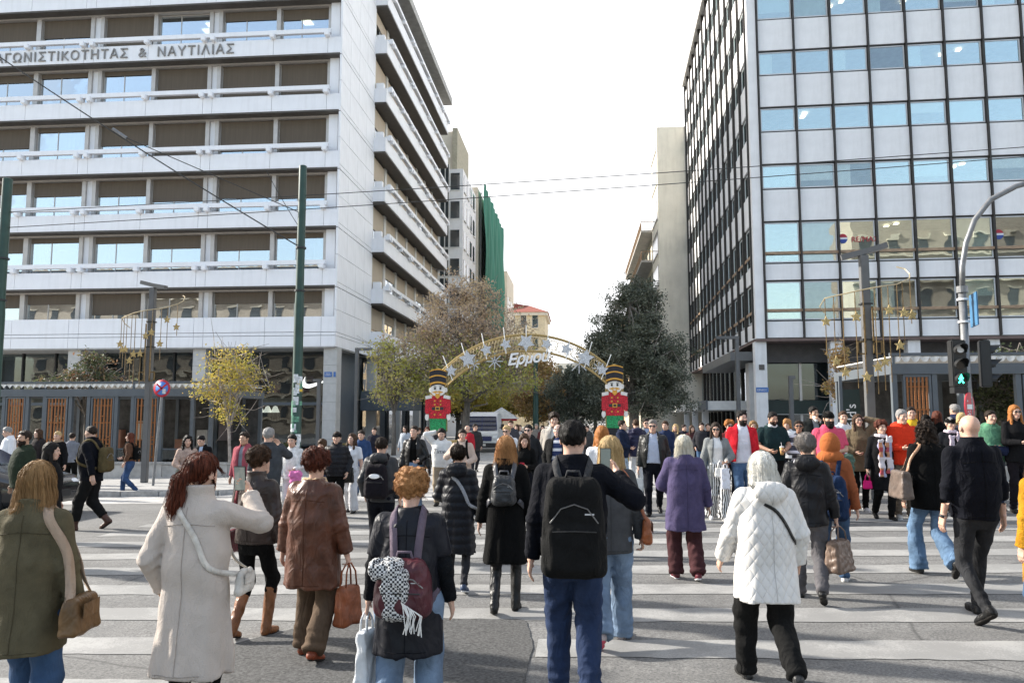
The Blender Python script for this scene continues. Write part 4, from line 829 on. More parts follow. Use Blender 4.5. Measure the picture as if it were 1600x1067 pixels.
CR = empty('car', (-10.75, 15.2, gz(-10.75)), R(-90), 'black car with alloy wheels entering at the left edge', 'car')
M_carb = mat('black_car_paint', (.012, .012, .014), .12, .0, var=.1, spec=.7)
cb = MB(); loft(cb, [rrect(1.5, .30, .62, -.02, .12), rrect(1.72, .22, .78, -.15, .16), rrect(1.78, .2, .92, -.8, .18, 1.6), rrect(1.8, .2, 1.0, -1.25, .16, 1.6), rrect(1.8, .2, 1.38, -2.0, .2, 1.25), rrect(1.8, .2, 1.46, -2.7, .22, 1.25), rrect(1.8, .2, 1.42, -3.3, .22, 1.25), rrect(1.76, .25, 1.02, -4.05, .2, 1.5), rrect(1.6, .35, .95, -4.25, .15)]).build('body', M_carb, CR, 2)
ws = MB(); ws.add([(-.68, -1.28, 1.02), (.68, -1.28, 1.02), (.58, -1.95, 1.37), (-.58, -1.95, 1.37)], [(0, 1, 2, 3)]); o = ws.build('windscreen', mat('windscreen_dark', (.02, .025, .05), .08, spec=.8), CR); o.location.z = .025
MB().box(-.6, .6, -3.2, -2.05, 1.455, 1.475).build('roof_panel', M_van, CR, bevel=.01)
for s in (-1, 1):
    for y in (-.85, -3.35): wheel(CR, s*.80, y, .33, .22)
    sw2 = MB(); sw2.add([(s*.885, -1.6, 1.0), (s*.885, -3.5, 1.0), (s*.70, -3.2, 1.34), (s*.70, -2.1, 1.34)], [(0, 1, 2, 3)]); sw2.build('side_window', mat('windscreen_dark', (.02, .025, .05), .08, spec=.8), CR)
    MB().ball((s*.62, -.12, .62), (.2, .1, .09)).build('headlight', M_head, CR, True); MB().ball((s*.98, -1.55, 1.0), (.1, .07, .08)).build('mirror', M_carb, CR, True)
MB().box(-.4, .4, -.03, .02, .36, .5).build('grille', M_black, CR)
U = empty('market_umbrella', (-4.9, 48.5, gz(-4.7)), 0, 'white square market umbrella behind the van', 'umbrella'); U.scale = (.62, .62, .9)
um = MB(); um.add([(-1.7, -1.7, 1.95), (1.7, -1.7, 1.95), (1.7, 1.7, 1.95), (-1.7, 1.7, 1.95), (0, 0, 2.75)], [(0, 1, 4), (1, 2, 4), (2, 3, 4), (3, 0, 4)]); um.build('canopy', mat('white_canvas', (.78, .78, .77), .8), U); MB().box(-1.7, 1.7, -1.71, -1.69, 1.8, 1.95).build('valance', mat('red_cloth', (.5, .03, .04), .8), U); MB().tube([(0, 0, 0), (0, 0, 2.7)], .04, 8).build('pole', M_steel, U)
MB().tube([(0, 0, 0), (0, 0, 5.2)], .12, 12)
pole((-2.6, 46, -.05), 5.3, .14, 'green post among the trees behind the market umbrella')
# ---------------------------------------------------------------- trees
def leafmat(name, c1, c2, c3, rough=.55):
    m = bpy.data.materials.new(name); m.use_nodes = True; nt = m.node_tree; n = nt.nodes; l = nt.links; b = n['Principled BSDF']; b.inputs['Roughness'].default_value = rough
    at = n.new('ShaderNodeAttribute'); at.attribute_name = 'tint'; r = n.new('ShaderNodeValToRGB'); e = r.color_ramp.elements; e[0].color = (*c1, 1); e[1].color = (*c3, 1); k = e.new(.5); k.color = (*c2, 1); l.new(at.outputs['Fac'], r.inputs[0]); l.new(r.outputs[0], b.inputs['Base Color'])
    tr = n.new('ShaderNodeBsdfTranslucent'); l.new(r.outputs[0], tr.inputs[0]); mx = n.new('ShaderNodeMixShader'); mx.inputs[0].default_value = .38; l.new(b.outputs[0], mx.inputs[1]); l.new(tr.outputs[0], mx.inputs[2]); l.new(mx.outputs[0], n['Material Output'].inputs[0]); return m
def leaves(name, C, size, m, parent, rng, tint, droop=0):
    """one small folded leaf (two triangles) at every point of C"""
    N = len(C); a = rng.normal(size=(N, 3)); a[:, 2] -= droop; a /= np.linalg.norm(a, axis=1)[:, None]; b = np.cross(a, rng.normal(size=(N, 3))); b /= np.linalg.norm(b, axis=1)[:, None]; c = np.cross(a, b)
    s = size*(.6+.8*rng.random((N, 1)))
    V = np.stack([C-a*s*.6, C+b*s*.33+c*s*.12, C+a*s*.6, C-b*s*.33+c*s*.12], 1).reshape(-1, 3)
    me = bpy.data.meshes.new(name); i = np.arange(N)*4
    F = np.stack([i, i+1, i+2, i, i+2, i+3], 1).reshape(-1)
    me.vertices.add(4*N); me.vertices.foreach_set('co', V.astype(np.float32).ravel()); me.loops.add(6*N); me.loops.foreach_set('vertex_index', F.astype(np.int32)); me.polygons.add(2*N); me.polygons.foreach_set('loop_start', np.arange(2*N, dtype=np.int32)*3); me.update(calc_edges=True)
    at = me.attributes.new('tint', 'FLOAT', 'POINT'); at.data.foreach_set('value', np.repeat(np.clip(tint, 0, 1), 4).astype(np.float32))
    return link(name, me, m, parent)
M_bark = mat('grey_bark', (.17, .15, .13), .9, var=.3, vscale=6, bump=.5, bscale=25, stretch=(3, 3, .6)); M_twig = mat('pale_twig', (.36, .31, .27), .9, var=.3, vscale=6)
def tree(loc, label, blobs, trunk, nclump, per, csize, lsize, lm, seed, bark=M_bark, tfun=None, group=None, droop=0, shell=.55, twigs=0, name='street_tree', up=.0):
    """blobs: crown ellipsoids (cx,cy,cz,rx,ry,rz,weight); trunk: (height of fork, radius, dx, dy)"""
    rng = np.random.default_rng(seed); T = empty(name, loc, 0, label, 'tree', group)
    w = np.array([b[6] for b in blobs], float); w /= w.sum(); pick = rng.choice(len(blobs), nclump, p=w); B = np.array([b[:6] for b in blobs])
    d = rng.normal(size=(nclump, 3)); d /= np.linalg.norm(d, axis=1)[:, None]; r = shell + (1-shell)*rng.random(nclump)**.7; r = np.where(rng.random(nclump) < .25, rng.random(nclump), r)
    r = r*(1+.16*rng.normal(size=nclump)).clip(.7, 1.35)
    CC = B[pick, :3] + d*B[pick, 3:]*r[:, None]
    fork = Vector((trunk[2], trunk[3], trunk[0])); bb = MB()
    bb.tube([(0, 0, -.1), (trunk[2]*.3+.03, trunk[3]*.3, trunk[0]*.4), tuple(fork)], [trunk[1]*1.25, trunk[1], trunk[1]*.8], 10); bb.build('trunk', bark, T, True)
    br = MB(); idx = rng.permutation(nclump)[:min(nclump, 110)]; hubs = []
    for k in range(9):
        c = B[rng.choice(len(blobs), p=w)]; q = Vector(c[:3]) + Vector(rng.normal(size=3)*.3)*float(c[3]); q.z = max(q.z, trunk[0]+.3); mid = fork.lerp(q, .5) + Vector((0, 0, .2))
        br.tube([fork, mid, q], [trunk[1]*.6, trunk[1]*.38, trunk[1]*.22], 6); hubs.append(q)
    for i in idx:
        p = Vector(CC[i]); h = min(hubs, key=lambda q: (q-p).length); mid = h.lerp(p, .5) + Vector(rng.normal(size=3)*.12)
        br.tube([h, mid, p], [trunk[1]*.2, trunk[1]*.11, .008], 4)
    br.build('branches', bark, T)
    if twigs:
        tw = MB()
        for i in rng.integers(0, nclump, twigs):
            p = Vector(CC[i]); q = p + Vector((rng.normal()*.45, rng.normal()*.3, rng.normal()*.35+up)); m_ = p.lerp(q, .5)+Vector(rng.normal(size=3)*.06); tw.tube([p, m_, q], [.016, .011, .005], 3, False)
        tw.build('twigs', M_twig, T)
    n = nclump*per; ci_ = np.repeat(np.arange(nclump), per); P = CC[ci_] + rng.normal(size=(n, 3))*csize*np.array([1, 1, .75])
    ct = rng.random(nclump); tint = .55*ct[ci_] + .45*rng.random(n)
    if tfun is not None: tint = tfun(P, tint, rng)
    leaves('crown', P, lsize, lm, T, rng, tint, droop); return T
LM_ever = leafmat('evergreen_leaf', (.035, .044, .028), (.11, .125, .085), (.34, .355, .28), .4)  # palest tint puts silvery highlights into the leaf colour
LM_brown = leafmat('autumn_leaf', (.40, .44, .08), (.54, .45, .17), (.56, .41, .32), .7)
LM_yel = leafmat('yellow_leaf', (.24, .28, .05), (.50, .42, .09), (.62, .40, .08), .6)
LM_dry = leafmat('dry_tree_leaf', (.20, .20, .06), (.46, .29, .11), (.55, .36, .22), .7)
LM_bush = leafmat('shrub_leaf', (.03, .045, .02), (.08, .095, .04), (.25, .10, .06), .6)
def browntop(P, t, rng): h = np.clip((P[:, 2]-3.6)/2.6, 0, 1); return np.where(rng.random(len(t)) < h, .72+.28*t, .42*t)
tree((-5.75, 38, -.1), 'tall half-bare tree with brown seed clusters above yellow green leaves', [(0, 0, 6.4, 2.6, 2, 2.2, 3), (-1.6, 0, 5.3, 2.2, 2, 1.3, 2), (1.4, 0, 5.6, 1.9, 1.7, 1.3, 2), (.2, 0, 8.0, 1.1, 1, 1.3, 1), (-.6, -.3, 3.9, 3.1, 2, 1.0, 3.4), (2.4, -.3, 3.7, 1.3, 1.5, .8, 1)], (2.6, .2, .2, 0), 560, 30, .26, .12, LM_brown, 1, tfun=browntop, droop=.8, twigs=2600, up=-.1)
tree((-8.9, 36.5, -.1), 'loose yellow green tree beside the marble block', [(0, 0, 4.0, 1.5, 1.3, .9, 2), (.9, 0, 3.3, 1.5, 1.2, .6, 1.5), (-.2, 0, 5.0, .9, .9, .7, 1), (-.6, 0, 3.0, .9, 1, .5, .7)], (2.0, .10, 0, 0), 110, 30, .24, .12, LM_brown, 2, tfun=lambda P, t, r: t*.6, twigs=500, shell=.3)
tree((2.5, 36, .05), 'dense dark evergreen tree right of the arch', [(0, 0, 4.3, 2.2, 2.0, 2.1, 4), (.1, 0, 6.5, 1.3, 1.2, 1.5, 2), (1.2, 0, 4.2, 1.5, 1.5, 1.7, 2), (-1.3, 0, 4.8, 1.1, 1.3, 1.4, 1.5), (.8, 0, 2.6, 1.9, 1.5, .8, 1.5), (.5, 0, 7.6, .55, .6, .5, .5)], (1.9, .28, 0, 0), 620, 125, .19, .085, LM_ever, 3, shell=.62, twigs=300)
tree((-.3, 48, 0), 'smaller dark evergreen tree behind the arch centre', [(0, 0, 3.1, 1.9, 1.5, 1.7, 1), (.6, 0, 4.2, 1.2, 1, 1, .5)], (1.2, .15, 0, 0), 240, 90, .25, .11, LM_ever, 4, shell=.65)
tree((-3.4, 62, 0), 'rust brown autumn tree in the middle of the street', [(0, 0, 4.4, 2.2, 2, 2.0, 2), (-1, 0, 3.2, 2, 1.8, 1.4, 1)], (2, .18, 0, 0), 330, 50, .28, .17, LM_dry, 5, shell=.5)
tree((-7.2, 58, 0), 'yellowing tree with dark green base left of the van', [(0, 0, 3.5, 2.6, 2, 1.6, 2), (1.8, 0, 3.0, 1.8, 1.6, 1.2, 1)], (1.8, .2, 0, 0), 330, 50, .3, .17, LM_yel, 6, shell=.5)
tree((-2.9, 51, 0), 'russet brown tree just behind the arch centre', [(0, 0, 2.9, 1.6, 1.4, 1.3, 2), (.8, 0, 2.2, 1.3, 1.2, .9, 1), (-.9, 0, 3.9, 1.2, 1.1, 1.0, 1)], (1.3, .13, 0, 0), 240, 55, .24, .12, LM_dry, 21, shell=.4, twigs=200)
tree((-7.0, 46, 0), 'golden green tree filling the left half under the arch', [(0, 0, 3.2, 1.9, 1.5, 1.0, 2), (1.6, 0, 3.4, 1.5, 1.3, .8, 1.4), (-1.2, 0, 3.9, 1.3, 1.2, .8, 1)], (1.9, .16, 0, 0), 260, 50, .24, .12, LM_yel, 22, shell=.4, twigs=200)
tree((-2.0, 74, 0), 'golden tree far down the street', [(0, 0, 3.6, 2.4, 2, 1.9, 1)], (1.6, .2, 0, 0), 220, 50, .33, .2, LM_dry, 7, shell=.5)
tree((-9.5, 60, 0), 'shaded dark tree behind the left toy soldier', [(0, 0, 3.4, 2.6, 2, 1.5, 1)], (1.4, .2, 0, 0), 240, 50, .3, .17, LM_bush, 8, shell=.5)
tree((1.6, 80, 0), 'green tree beyond the right toy soldier', [(0, 0, 4.0, 3, 2, 2.4, 1)], (1.6, .2, 0, 0), 240, 50, .35, .2, LM_ever, 9, shell=.5)
tree((-11.2, 24, -.2), 'slender young tree with thinning yellow leaves by the left kiosk', [(0, 0, 3.5, .85, .8, .8, 3), (.55, 0, 3.1, .75, .6, .45, 1.5), (-.55, 0, 3.0, .6, .6, .5, 1), (-.1, 0, 2.3, .7, .6, .5, 1)], (1.6, .055, -.05, 0), 150, 30, .14, .062, LM_yel, 10, bark=M_twig, shell=.35, twigs=160, up=.15)
tree((-18.3, 27.2, -.35), 'spreading shrub with reddish leaves above the left kiosk roof', [(0, 0, 3.6, 1.5, 1, .45, 2), (.2, 0, 4.1, .6, .6, .5, 1), (-1, 0, 3.4, 1, .8, .3, 1)], (2.2, .06, 0, 0), 130, 18, .13, .1, LM_bush, 11, shell=.3, twigs=80)
tree((9.9, 30, .2), 'slim tree with ochre leaves climbing beside the right column', [(0, 0, 3.6, .38, .35, .9, 2), (-.2, 0, 2.6, .45, .4, .5, 1)], (1.4, .05, 0, 0), 70, 22, .12, .10, LM_dry, 12, bark=M_twig, shell=.3, twigs=40)
tree((11.6, 22.5, .25), 'green shrub hanging over the right kiosk roof', [(0, 0, 2.9, .9, .6, .5, 2), (-.3, -.6, 2.0, .7, .4, .7, 1)], (1.4, .06, 0, 0), 110, 26, .13, .09, LM_bush, 13, tfun=lambda P, t, r: t*.6, shell=.4)
def shrub(loc, label, r, seed, lm=LM_bush):
    T = empty('potted_shrub', loc, 0, label, 'plant'); rng = np.random.default_rng(seed); MB().lathe([(r*.55, 0), (r*.7, .4), (r*.62, .4)], 18).build('pot', M_conc, T, 2)
    d = rng.normal(size=(900, 3)); d /= np.linalg.norm(d, axis=1)[:, None]; P = d*(rng.random((900, 1))**.4)*np.array([r, r, r*.8])+np.array([0, 0, .4+r*.6]); leaves('foliage', P, .09, lm, T, rng, rng.random(900)*.7); return T
shrub((-9.9, 25.2, -.1), 'clipped green shrub in a pot below the young tree', .5, 1); shrub((4.3, 46, 2.75), 'yellowish potted plant on the right shop terrace', .5, 2, LM_yel)
shrub((-8.2, 26.5, -.1), 'dark potted shrub near the stickered green pole', .4, 3)
# ---------------------------------------------------------------- people: bodies, clothes and hair are surfaces of distance fields
f32 = np.float32
def surf(f, lo, hi, h):
    """surface nets: smooth quads where f changes sign inside the box lo..hi"""
    lo = np.array(lo, float); n = np.maximum(np.ceil((np.array(hi)-lo)/h).astype(int)+1, 3)
    ax = [(lo[i]+h*np.arange(n[i])).astype(f32) for i in range(3)]
    P = np.stack(np.meshgrid(*ax, indexing='ij'), -1); D = f(P).astype(f32)
    S = D < 0; nx, ny, nz = n
    cs = {}; cnt = np.zeros((nx-1, ny-1, nz-1), np.int8)
    for i in (0, 1):
        for j in (0, 1):
            for k in (0, 1): sl_ = (slice(i, nx-1+i), slice(j, ny-1+j), slice(k, nz-1+k)); cs[i, j, k] = sl_; cnt += S[sl_]
    act = (cnt > 0) & (cnt < 8); m = int(act.sum())
    if not m: return np.zeros((0, 3)), np.zeros((0, 4), int)
    idx = np.full(act.shape, -1, np.int64); idx[act] = np.arange(m); cell = np.argwhere(act)
    acc = np.zeros((m, 3)); num = np.zeros(m); val = {c: D[cs[c]][act] for c in cs}
    for a in cs:
        for d in range(3):
            if a[d] == 0:
                b = list(a); b[d] = 1; b = tuple(b); va, vb = val[a], val[b]; x = (va < 0) != (vb < 0); t = np.where(x, va/np.where(x, va-vb, 1), 0)
                p = np.tile(np.array(a, float), (m, 1)); p[:, d] += t; acc += p*x[:, None]; num += x
    V = lo + h*(cell + acc/num[:, None]); Q = []
    for d in range(3):
        u, v = (d+1) % 3, (d+2) % 3
        s0 = [slice(None)]*3; s1 = [slice(None)]*3; s0[d] = slice(0, n[d]-1); s1[d] = slice(1, n[d]); s0[u] = s1[u] = slice(1, n[u]-1); s0[v] = s1[v] = slice(1, n[v]-1)
        A, B = S[tuple(s0)], S[tuple(s1)]; e = np.argwhere(A != B)
        if not len(e): continue
        flip = A[tuple(e.T)]; e = e.copy(); e[:, u] += 1; e[:, v] += 1
        def g(du, dv): q = e.copy(); q[:, u] -= du; q[:, v] -= dv; return idx[tuple(q.T)]
        q = np.stack([g(1, 1), g(0, 1), g(0, 0), g(1, 0)], 1); q[~flip] = q[~flip][:, ::-1]; Q.append(q)
    return V, np.concatenate(Q)
def np_mesh(name, V, Q):
    me = bpy.data.meshes.new(name); n = len(Q); k = Q.shape[1]
    me.vertices.add(len(V)); me.vertices.foreach_set('co', V.astype(f32).ravel()); me.loops.add(n*k); me.loops.foreach_set('vertex_index', Q.astype(np.int32).ravel())
    me.polygons.add(n); me.polygons.foreach_set('loop_start', np.arange(n, dtype=np.int32)*k); me.update(calc_edges=True); me.polygons.foreach_set('use_smooth', np.ones(n, bool)); return me
A3 = lambda *a: np.array(a, f32)
def cap(P, a, b, ra, rb):
    a = np.asarray(a, f32); ba = np.asarray(b, f32)-a; pa = P-a; t = np.clip((pa@ba)/max(1e-9, ba@ba), 0, 1); q = pa-t[..., None]*ba
    return np.sqrt((q*q).sum(-1)) - (ra+(rb-ra)*t)
def ell(P, c, r):
    q = (P-np.asarray(c, f32))/np.asarray(r, f32); k0 = np.sqrt((q*q).sum(-1)); k1 = np.sqrt(((q/np.asarray(r, f32))**2).sum(-1))+1e-6; return k0*(k0-1)/k1
def rbox(P, c, hs, r):
    q = np.abs(P-np.asarray(c, f32))-np.asarray(hs, f32)+r; return np.sqrt((np.maximum(q, 0)**2).sum(-1))+np.minimum(q.max(-1), 0)-r
def prof(P, rows, p=2.3):
    rows = np.array(rows, float); z = P[..., 2]; I = lambda k: np.interp(z, rows[:, 0], rows[:, k]).astype(f32)
    cx, cy, rx, ry = I(1), I(2), I(3), I(4); d = ((np.abs(P[..., 0]-cx)/rx)**p+(np.abs(P[..., 1]-cy)/ry)**p+1e-9)**(1/p)-1
    return np.maximum(d*np.minimum(rx, ry), np.maximum(rows[0, 0]-z, z-rows[-1, 0]))
def smin(a, b, k): h = np.maximum(k-np.abs(a-b), 0)/k; return np.minimum(a, b)-h*h*k*.25
def wob(P, seed, amp, wl):   # cloth folds
    rng = np.random.default_rng(seed); d = 0
    for i in range(5):
        k = rng.normal(size=3); k[2] *= .8; k = k/np.linalg.norm(k)*2*math.pi/(wl*rng.uniform(.55, 1.5)); d = d+np.sin(P@k.astype(f32)+rng.uniform(0, 6)+1.1*np.sin(P@(k[[1, 2, 0]]*.45).astype(f32)))
    return d*amp*.4
def ik(a, c, l1, l2, hint):
    a, c, hint = np.array(a, float), np.array(c, float), np.array(hint, float); v = c-a; L = np.linalg.norm(v); Lm = min(L, (l1+l2)*.995); v = v/L; c = a+v*Lm
    x = (l1*l1-l2*l2+Lm*Lm)/(2*Lm); hgt = math.sqrt(max(0, l1*l1-x*x)); hint = hint-v*(hint@v); hint /= np.linalg.norm(hint)+1e-9; return a+v*x+hint*hgt, c
def rotz(a): return np.array([[math.cos(a), -math.sin(a), 0], [math.sin(a), math.cos(a), 0], [0, 0, 1]], f32)
def rotx(a): return np.array([[1, 0, 0], [0, math.cos(a), -math.sin(a)], [0, math.sin(a), math.cos(a)]], f32)
def roty(a): return np.array([[math.cos(a), 0, math.sin(a)], [0, 1, 0], [-math.sin(a), 0, math.cos(a)]], f32)
# ---- cloth, skin and hair materials
def cloth(key):
    """key: (kind, colour)"""
    kind, c = key; nm = '%s_%02x%02x%02x' % (kind, *[int(255*min(1, x)) for x in c])
    if nm in MATS: return MATS[nm]
    if kind == 'leather': return mat(nm, c, .42, var=.25, vscale=6, bump=.35, bscale=40, spec=.32, wrinkle=.5)
    if kind == 'puffer': return mat(nm, c, .5, var=.15, vscale=5, bump=.3, bscale=25, spec=.22, wrinkle=.5)
    if kind == 'denim': return mat(nm, c, .85, var=.35, vscale=4, bump=.35, bscale=140, wrinkle=.5, spec=.12, c2=tuple(x*.45 for x in c))
    if kind == 'knit': return mat(nm, c, .95, var=.2, vscale=14, bump=.8, bscale=110, sheen=.1, wrinkle=.25, spec=.12)
    if kind == 'wool': return mat(nm, c, .92, var=.14 if max(c) < .25 else .04, vscale=9, bump=.45, bscale=150, sheen=.1, wrinkle=.35, spec=.12)
    if kind == 'hair': return mat(nm, c, .58, var=.45 if max(c) < .2 else .16, vscale=16, stretch=(5, 5, .5), bump=.7, bscale=30, spec=.16)
    if kind == 'skin': 
        m = mat(nm, c, .5, var=.1, vscale=14, bump=.1, bscale=200, spec=.35); b = m.node_tree.nodes['Principled BSDF']; b.inputs['Subsurface Weight'].default_value = .12; b.inputs['Subsurface Radius'].default_value = (.02, .008, .004); b.inputs['Subsurface Scale'].default_value = .4; return m
    if kind in ('check', 'zebra', 'plaid', 'fair'):
        m = mat(nm, c, .9, var=.08); n = m.node_tree.nodes; l = m.node_tree.links; b = n['Principled BSDF']; t = n.new('ShaderNodeTexCoord')
        if kind == 'check':
            k = n.new('ShaderNodeTexChecker'); k.inputs['Scale'].default_value = 80; k.inputs[1].default_value = (.58, .58, .57, 1); k.inputs[2].default_value = (.02, .02, .025, 1); l.new(t.outputs['Object'], k.inputs[0]); l.new(k.outputs[0], b.inputs['Base Color'])
        elif kind == 'zebra':
            k = n.new('ShaderNodeTexWave'); k.inputs['Scale'].default_value = 9; k.inputs['Distortion'].default_value = 6; k.inputs['Detail Scale'].default_value = .6; l.new(t.outputs['Object'], k.inputs[0])
            r = n.new('ShaderNodeValToRGB'); r.color_ramp.interpolation = 'CONSTANT'; r.color_ramp.elements[0].color = (.02, .02, .02, 1); r.color_ramp.elements[1].position = .5; r.color_ramp.elements[1].color = (.75, .75, .74, 1); l.new(k.outputs['Fac'], r.inputs[0]); l.new(r.outputs[0], b.inputs['Base Color'])
        elif kind == 'fair':
            k = n.new('ShaderNodeTexWave'); k.bands_direction = 'Z'; k.inputs['Scale'].default_value = 2.2; k.inputs['Distortion'].default_value = .2; l.new(t.outputs['Object'], k.inputs[0])
            r = n.new('ShaderNodeValToRGB'); r.color_ramp.interpolation = 'CONSTANT'; r.color_ramp.elements[0].color = (*c, 1); r.color_ramp.elements[1].position = .72; r.color_ramp.elements[1].color = (.65, .65, .68, 1); l.new(k.outputs['Fac'], r.inputs[0]); l.new(r.outputs[0], b.inputs['Base Color'])
        else:
            sp = n.new('ShaderNodeSeparateXYZ'); l.new(t.outputs['Object'], sp.inputs[0]); prev = None
            for ax, sc, cc in ((2, 34, (.33, .06, .07)), (0, 60, (.30, .30, .42)), (2, 15, (.55, .5, .52))):
                k = n.new('ShaderNodeMath'); k.operation = 'MULTIPLY'; k.inputs[1].default_value = sc; l.new(sp.outputs[ax], k.inputs[0]); s = n.new('ShaderNodeMath'); s.operation = 'SINE'; l.new(k.outputs[0], s.inputs[0]); g = n.new('ShaderNodeMath'); g.operation = 'GREATER_THAN'; g.inputs[1].default_value = .25; l.new(s.outputs[0], g.inputs[0])
                mx = n.new('ShaderNodeMix'); mx.data_type = 'RGBA'; l.new(g.outputs[0], mx.inputs['Factor']); mx.inputs[7].default_value = (*cc, 1)
                if prev is None: mx.inputs[6].default_value = (.42, .20, .11, 1)
                else: l.new(prev, mx.inputs[6])
                prev = mx.outputs[2]
            l.new(prev, b.inputs['Base Color'])
        return m
    if kind == 'quilt':
        m = mat(nm, c, .6, var=.05); n = m.node_tree.nodes; l = m.node_tree.links; b = n['Principled BSDF']; t = n.new('ShaderNodeTexCoord'); sp = n.new('ShaderNodeSeparateXYZ'); l.new(t.outputs['Object'], sp.inputs[0]); hs = []
        for sg_ in (1, -1):
            a = n.new('ShaderNodeMath'); a.operation = 'MULTIPLY_ADD'; a.inputs[1].default_value = sg_*1.5; l.new(sp.outputs[0], a.inputs[0]); l.new(sp.outputs[2], a.inputs[2]); k = n.new('ShaderNodeMath'); k.operation = 'MULTIPLY'; k.inputs[1].default_value = 34; l.new(a.outputs[0], k.inputs[0]); s = n.new('ShaderNodeMath'); s.operation = 'SINE'; l.new(k.outputs[0], s.inputs[0]); q = n.new('ShaderNodeMath'); q.operation = 'ABSOLUTE'; l.new(s.outputs[0], q.inputs[0]); w = n.new('ShaderNodeMath'); w.operation = 'POWER'; w.inputs[1].default_value = .35; l.new(q.outputs[0], w.inputs[0]); hs.append(w)
        mn = n.new('ShaderNodeMath'); mn.operation = 'MULTIPLY'; l.new(hs[0].outputs[0], mn.inputs[0]); l.new(hs[1].outputs[0], mn.inputs[1]); bp = n.new('ShaderNodeBump'); bp.inputs['Strength'].default_value = .55; bp.inputs['Distance'].default_value = .012; l.new(mn.outputs[0], bp.inputs['Height']); l.new(bp.outputs[0], b.inputs['Normal']); return m
    return mat(nm, c, .88, var=.16 if max(c) < .25 else .06, vscale=7, bump=.3, bscale=120, wrinkle=.6, spec=.12)
SKIN = {'l': (.56, .35, .26), 'm': (.47, .28, .19), 'd': (.36, .20, .13), 'p': (.60, .40, .32)}
HAIRC = {'black': (.012, .010, .009), 'dark': (.030, .019, .013), 'brown': (.075, .040, .022), 'auburn': (.13, .035, .018), 'redbrown': (.11, .030, .016), 'ginger': (.34, .13, .035), 'strawberry': (.40, .20, .08), 'blond': (.47, .33, .16), 'honey': (.27, .16, .07), 'white': (.72, .70, .64), 'grey': (.26, .25, .24), 'salt': (.20, .18, .165), 'platinum': (.66, .62, .52), 'orange': (.42, .12, .03)}
LOD = {0: (.0115, .0062, .0062), 1: (.0165, .0085, .0085), 2: (.025, .0115, .013)}
ARMS = {  # wrist position for a person of 1.75 m (x outward), elbow hint, palm direction, finger curl
 'down': ((.245, .03, .83), (.3, -1, 0), (-1, .1, .1), .45), 'fwd': ((.23, .20, .90), (.3, -1, -.3), (-1, 0, .2), .5), 'back': ((.25, -.20, .87), (.5, -1, 0), (-1, .2, 0), .5),
 'phone': ((.07, .27, 1.13), (.7, -.5, -.8), (-.3, -.5, .8), .9), 'view': ((.16, .34, 1.47), (.8, -.2, -.8), (-.5, -.6, 0), .9), 'ear': ((.11, .09, 1.53), (1, .3, -.6), (-1, .1, 0), .35),
 'head': ((.12, -.03, 1.66), (1, .3, .3), (-.8, -.2, -.6), .4), 'drink': ((.06, .17, 1.47), (.8, .1, -.8), (-.6, -.7, 0), 1.0), 'pocket': ((.205, .05, .92), (.6, -1, 0), (-1, 0, 0), .6),
 'hold': ((.12, .25, 1.06), (.8, -.5, -.5), (-.6, -.2, .6), 1.0), 'bag': ((.255, .03, .80), (.3, -1, 0), (-1, 0, 0), 1.25), 'strap': ((.13, .16, 1.30), (.9, -.2, -.8), (-.3, -1, 0), 1.2), 'cross': ((.02, .23, 1.10), (.9, -.4, -.5), (0, -1, .3), .8), 'akimbo': ((.20, .09, 1.02), (1, -.3, 0), (-1, .2, 0), .8)}
class Obj: pass
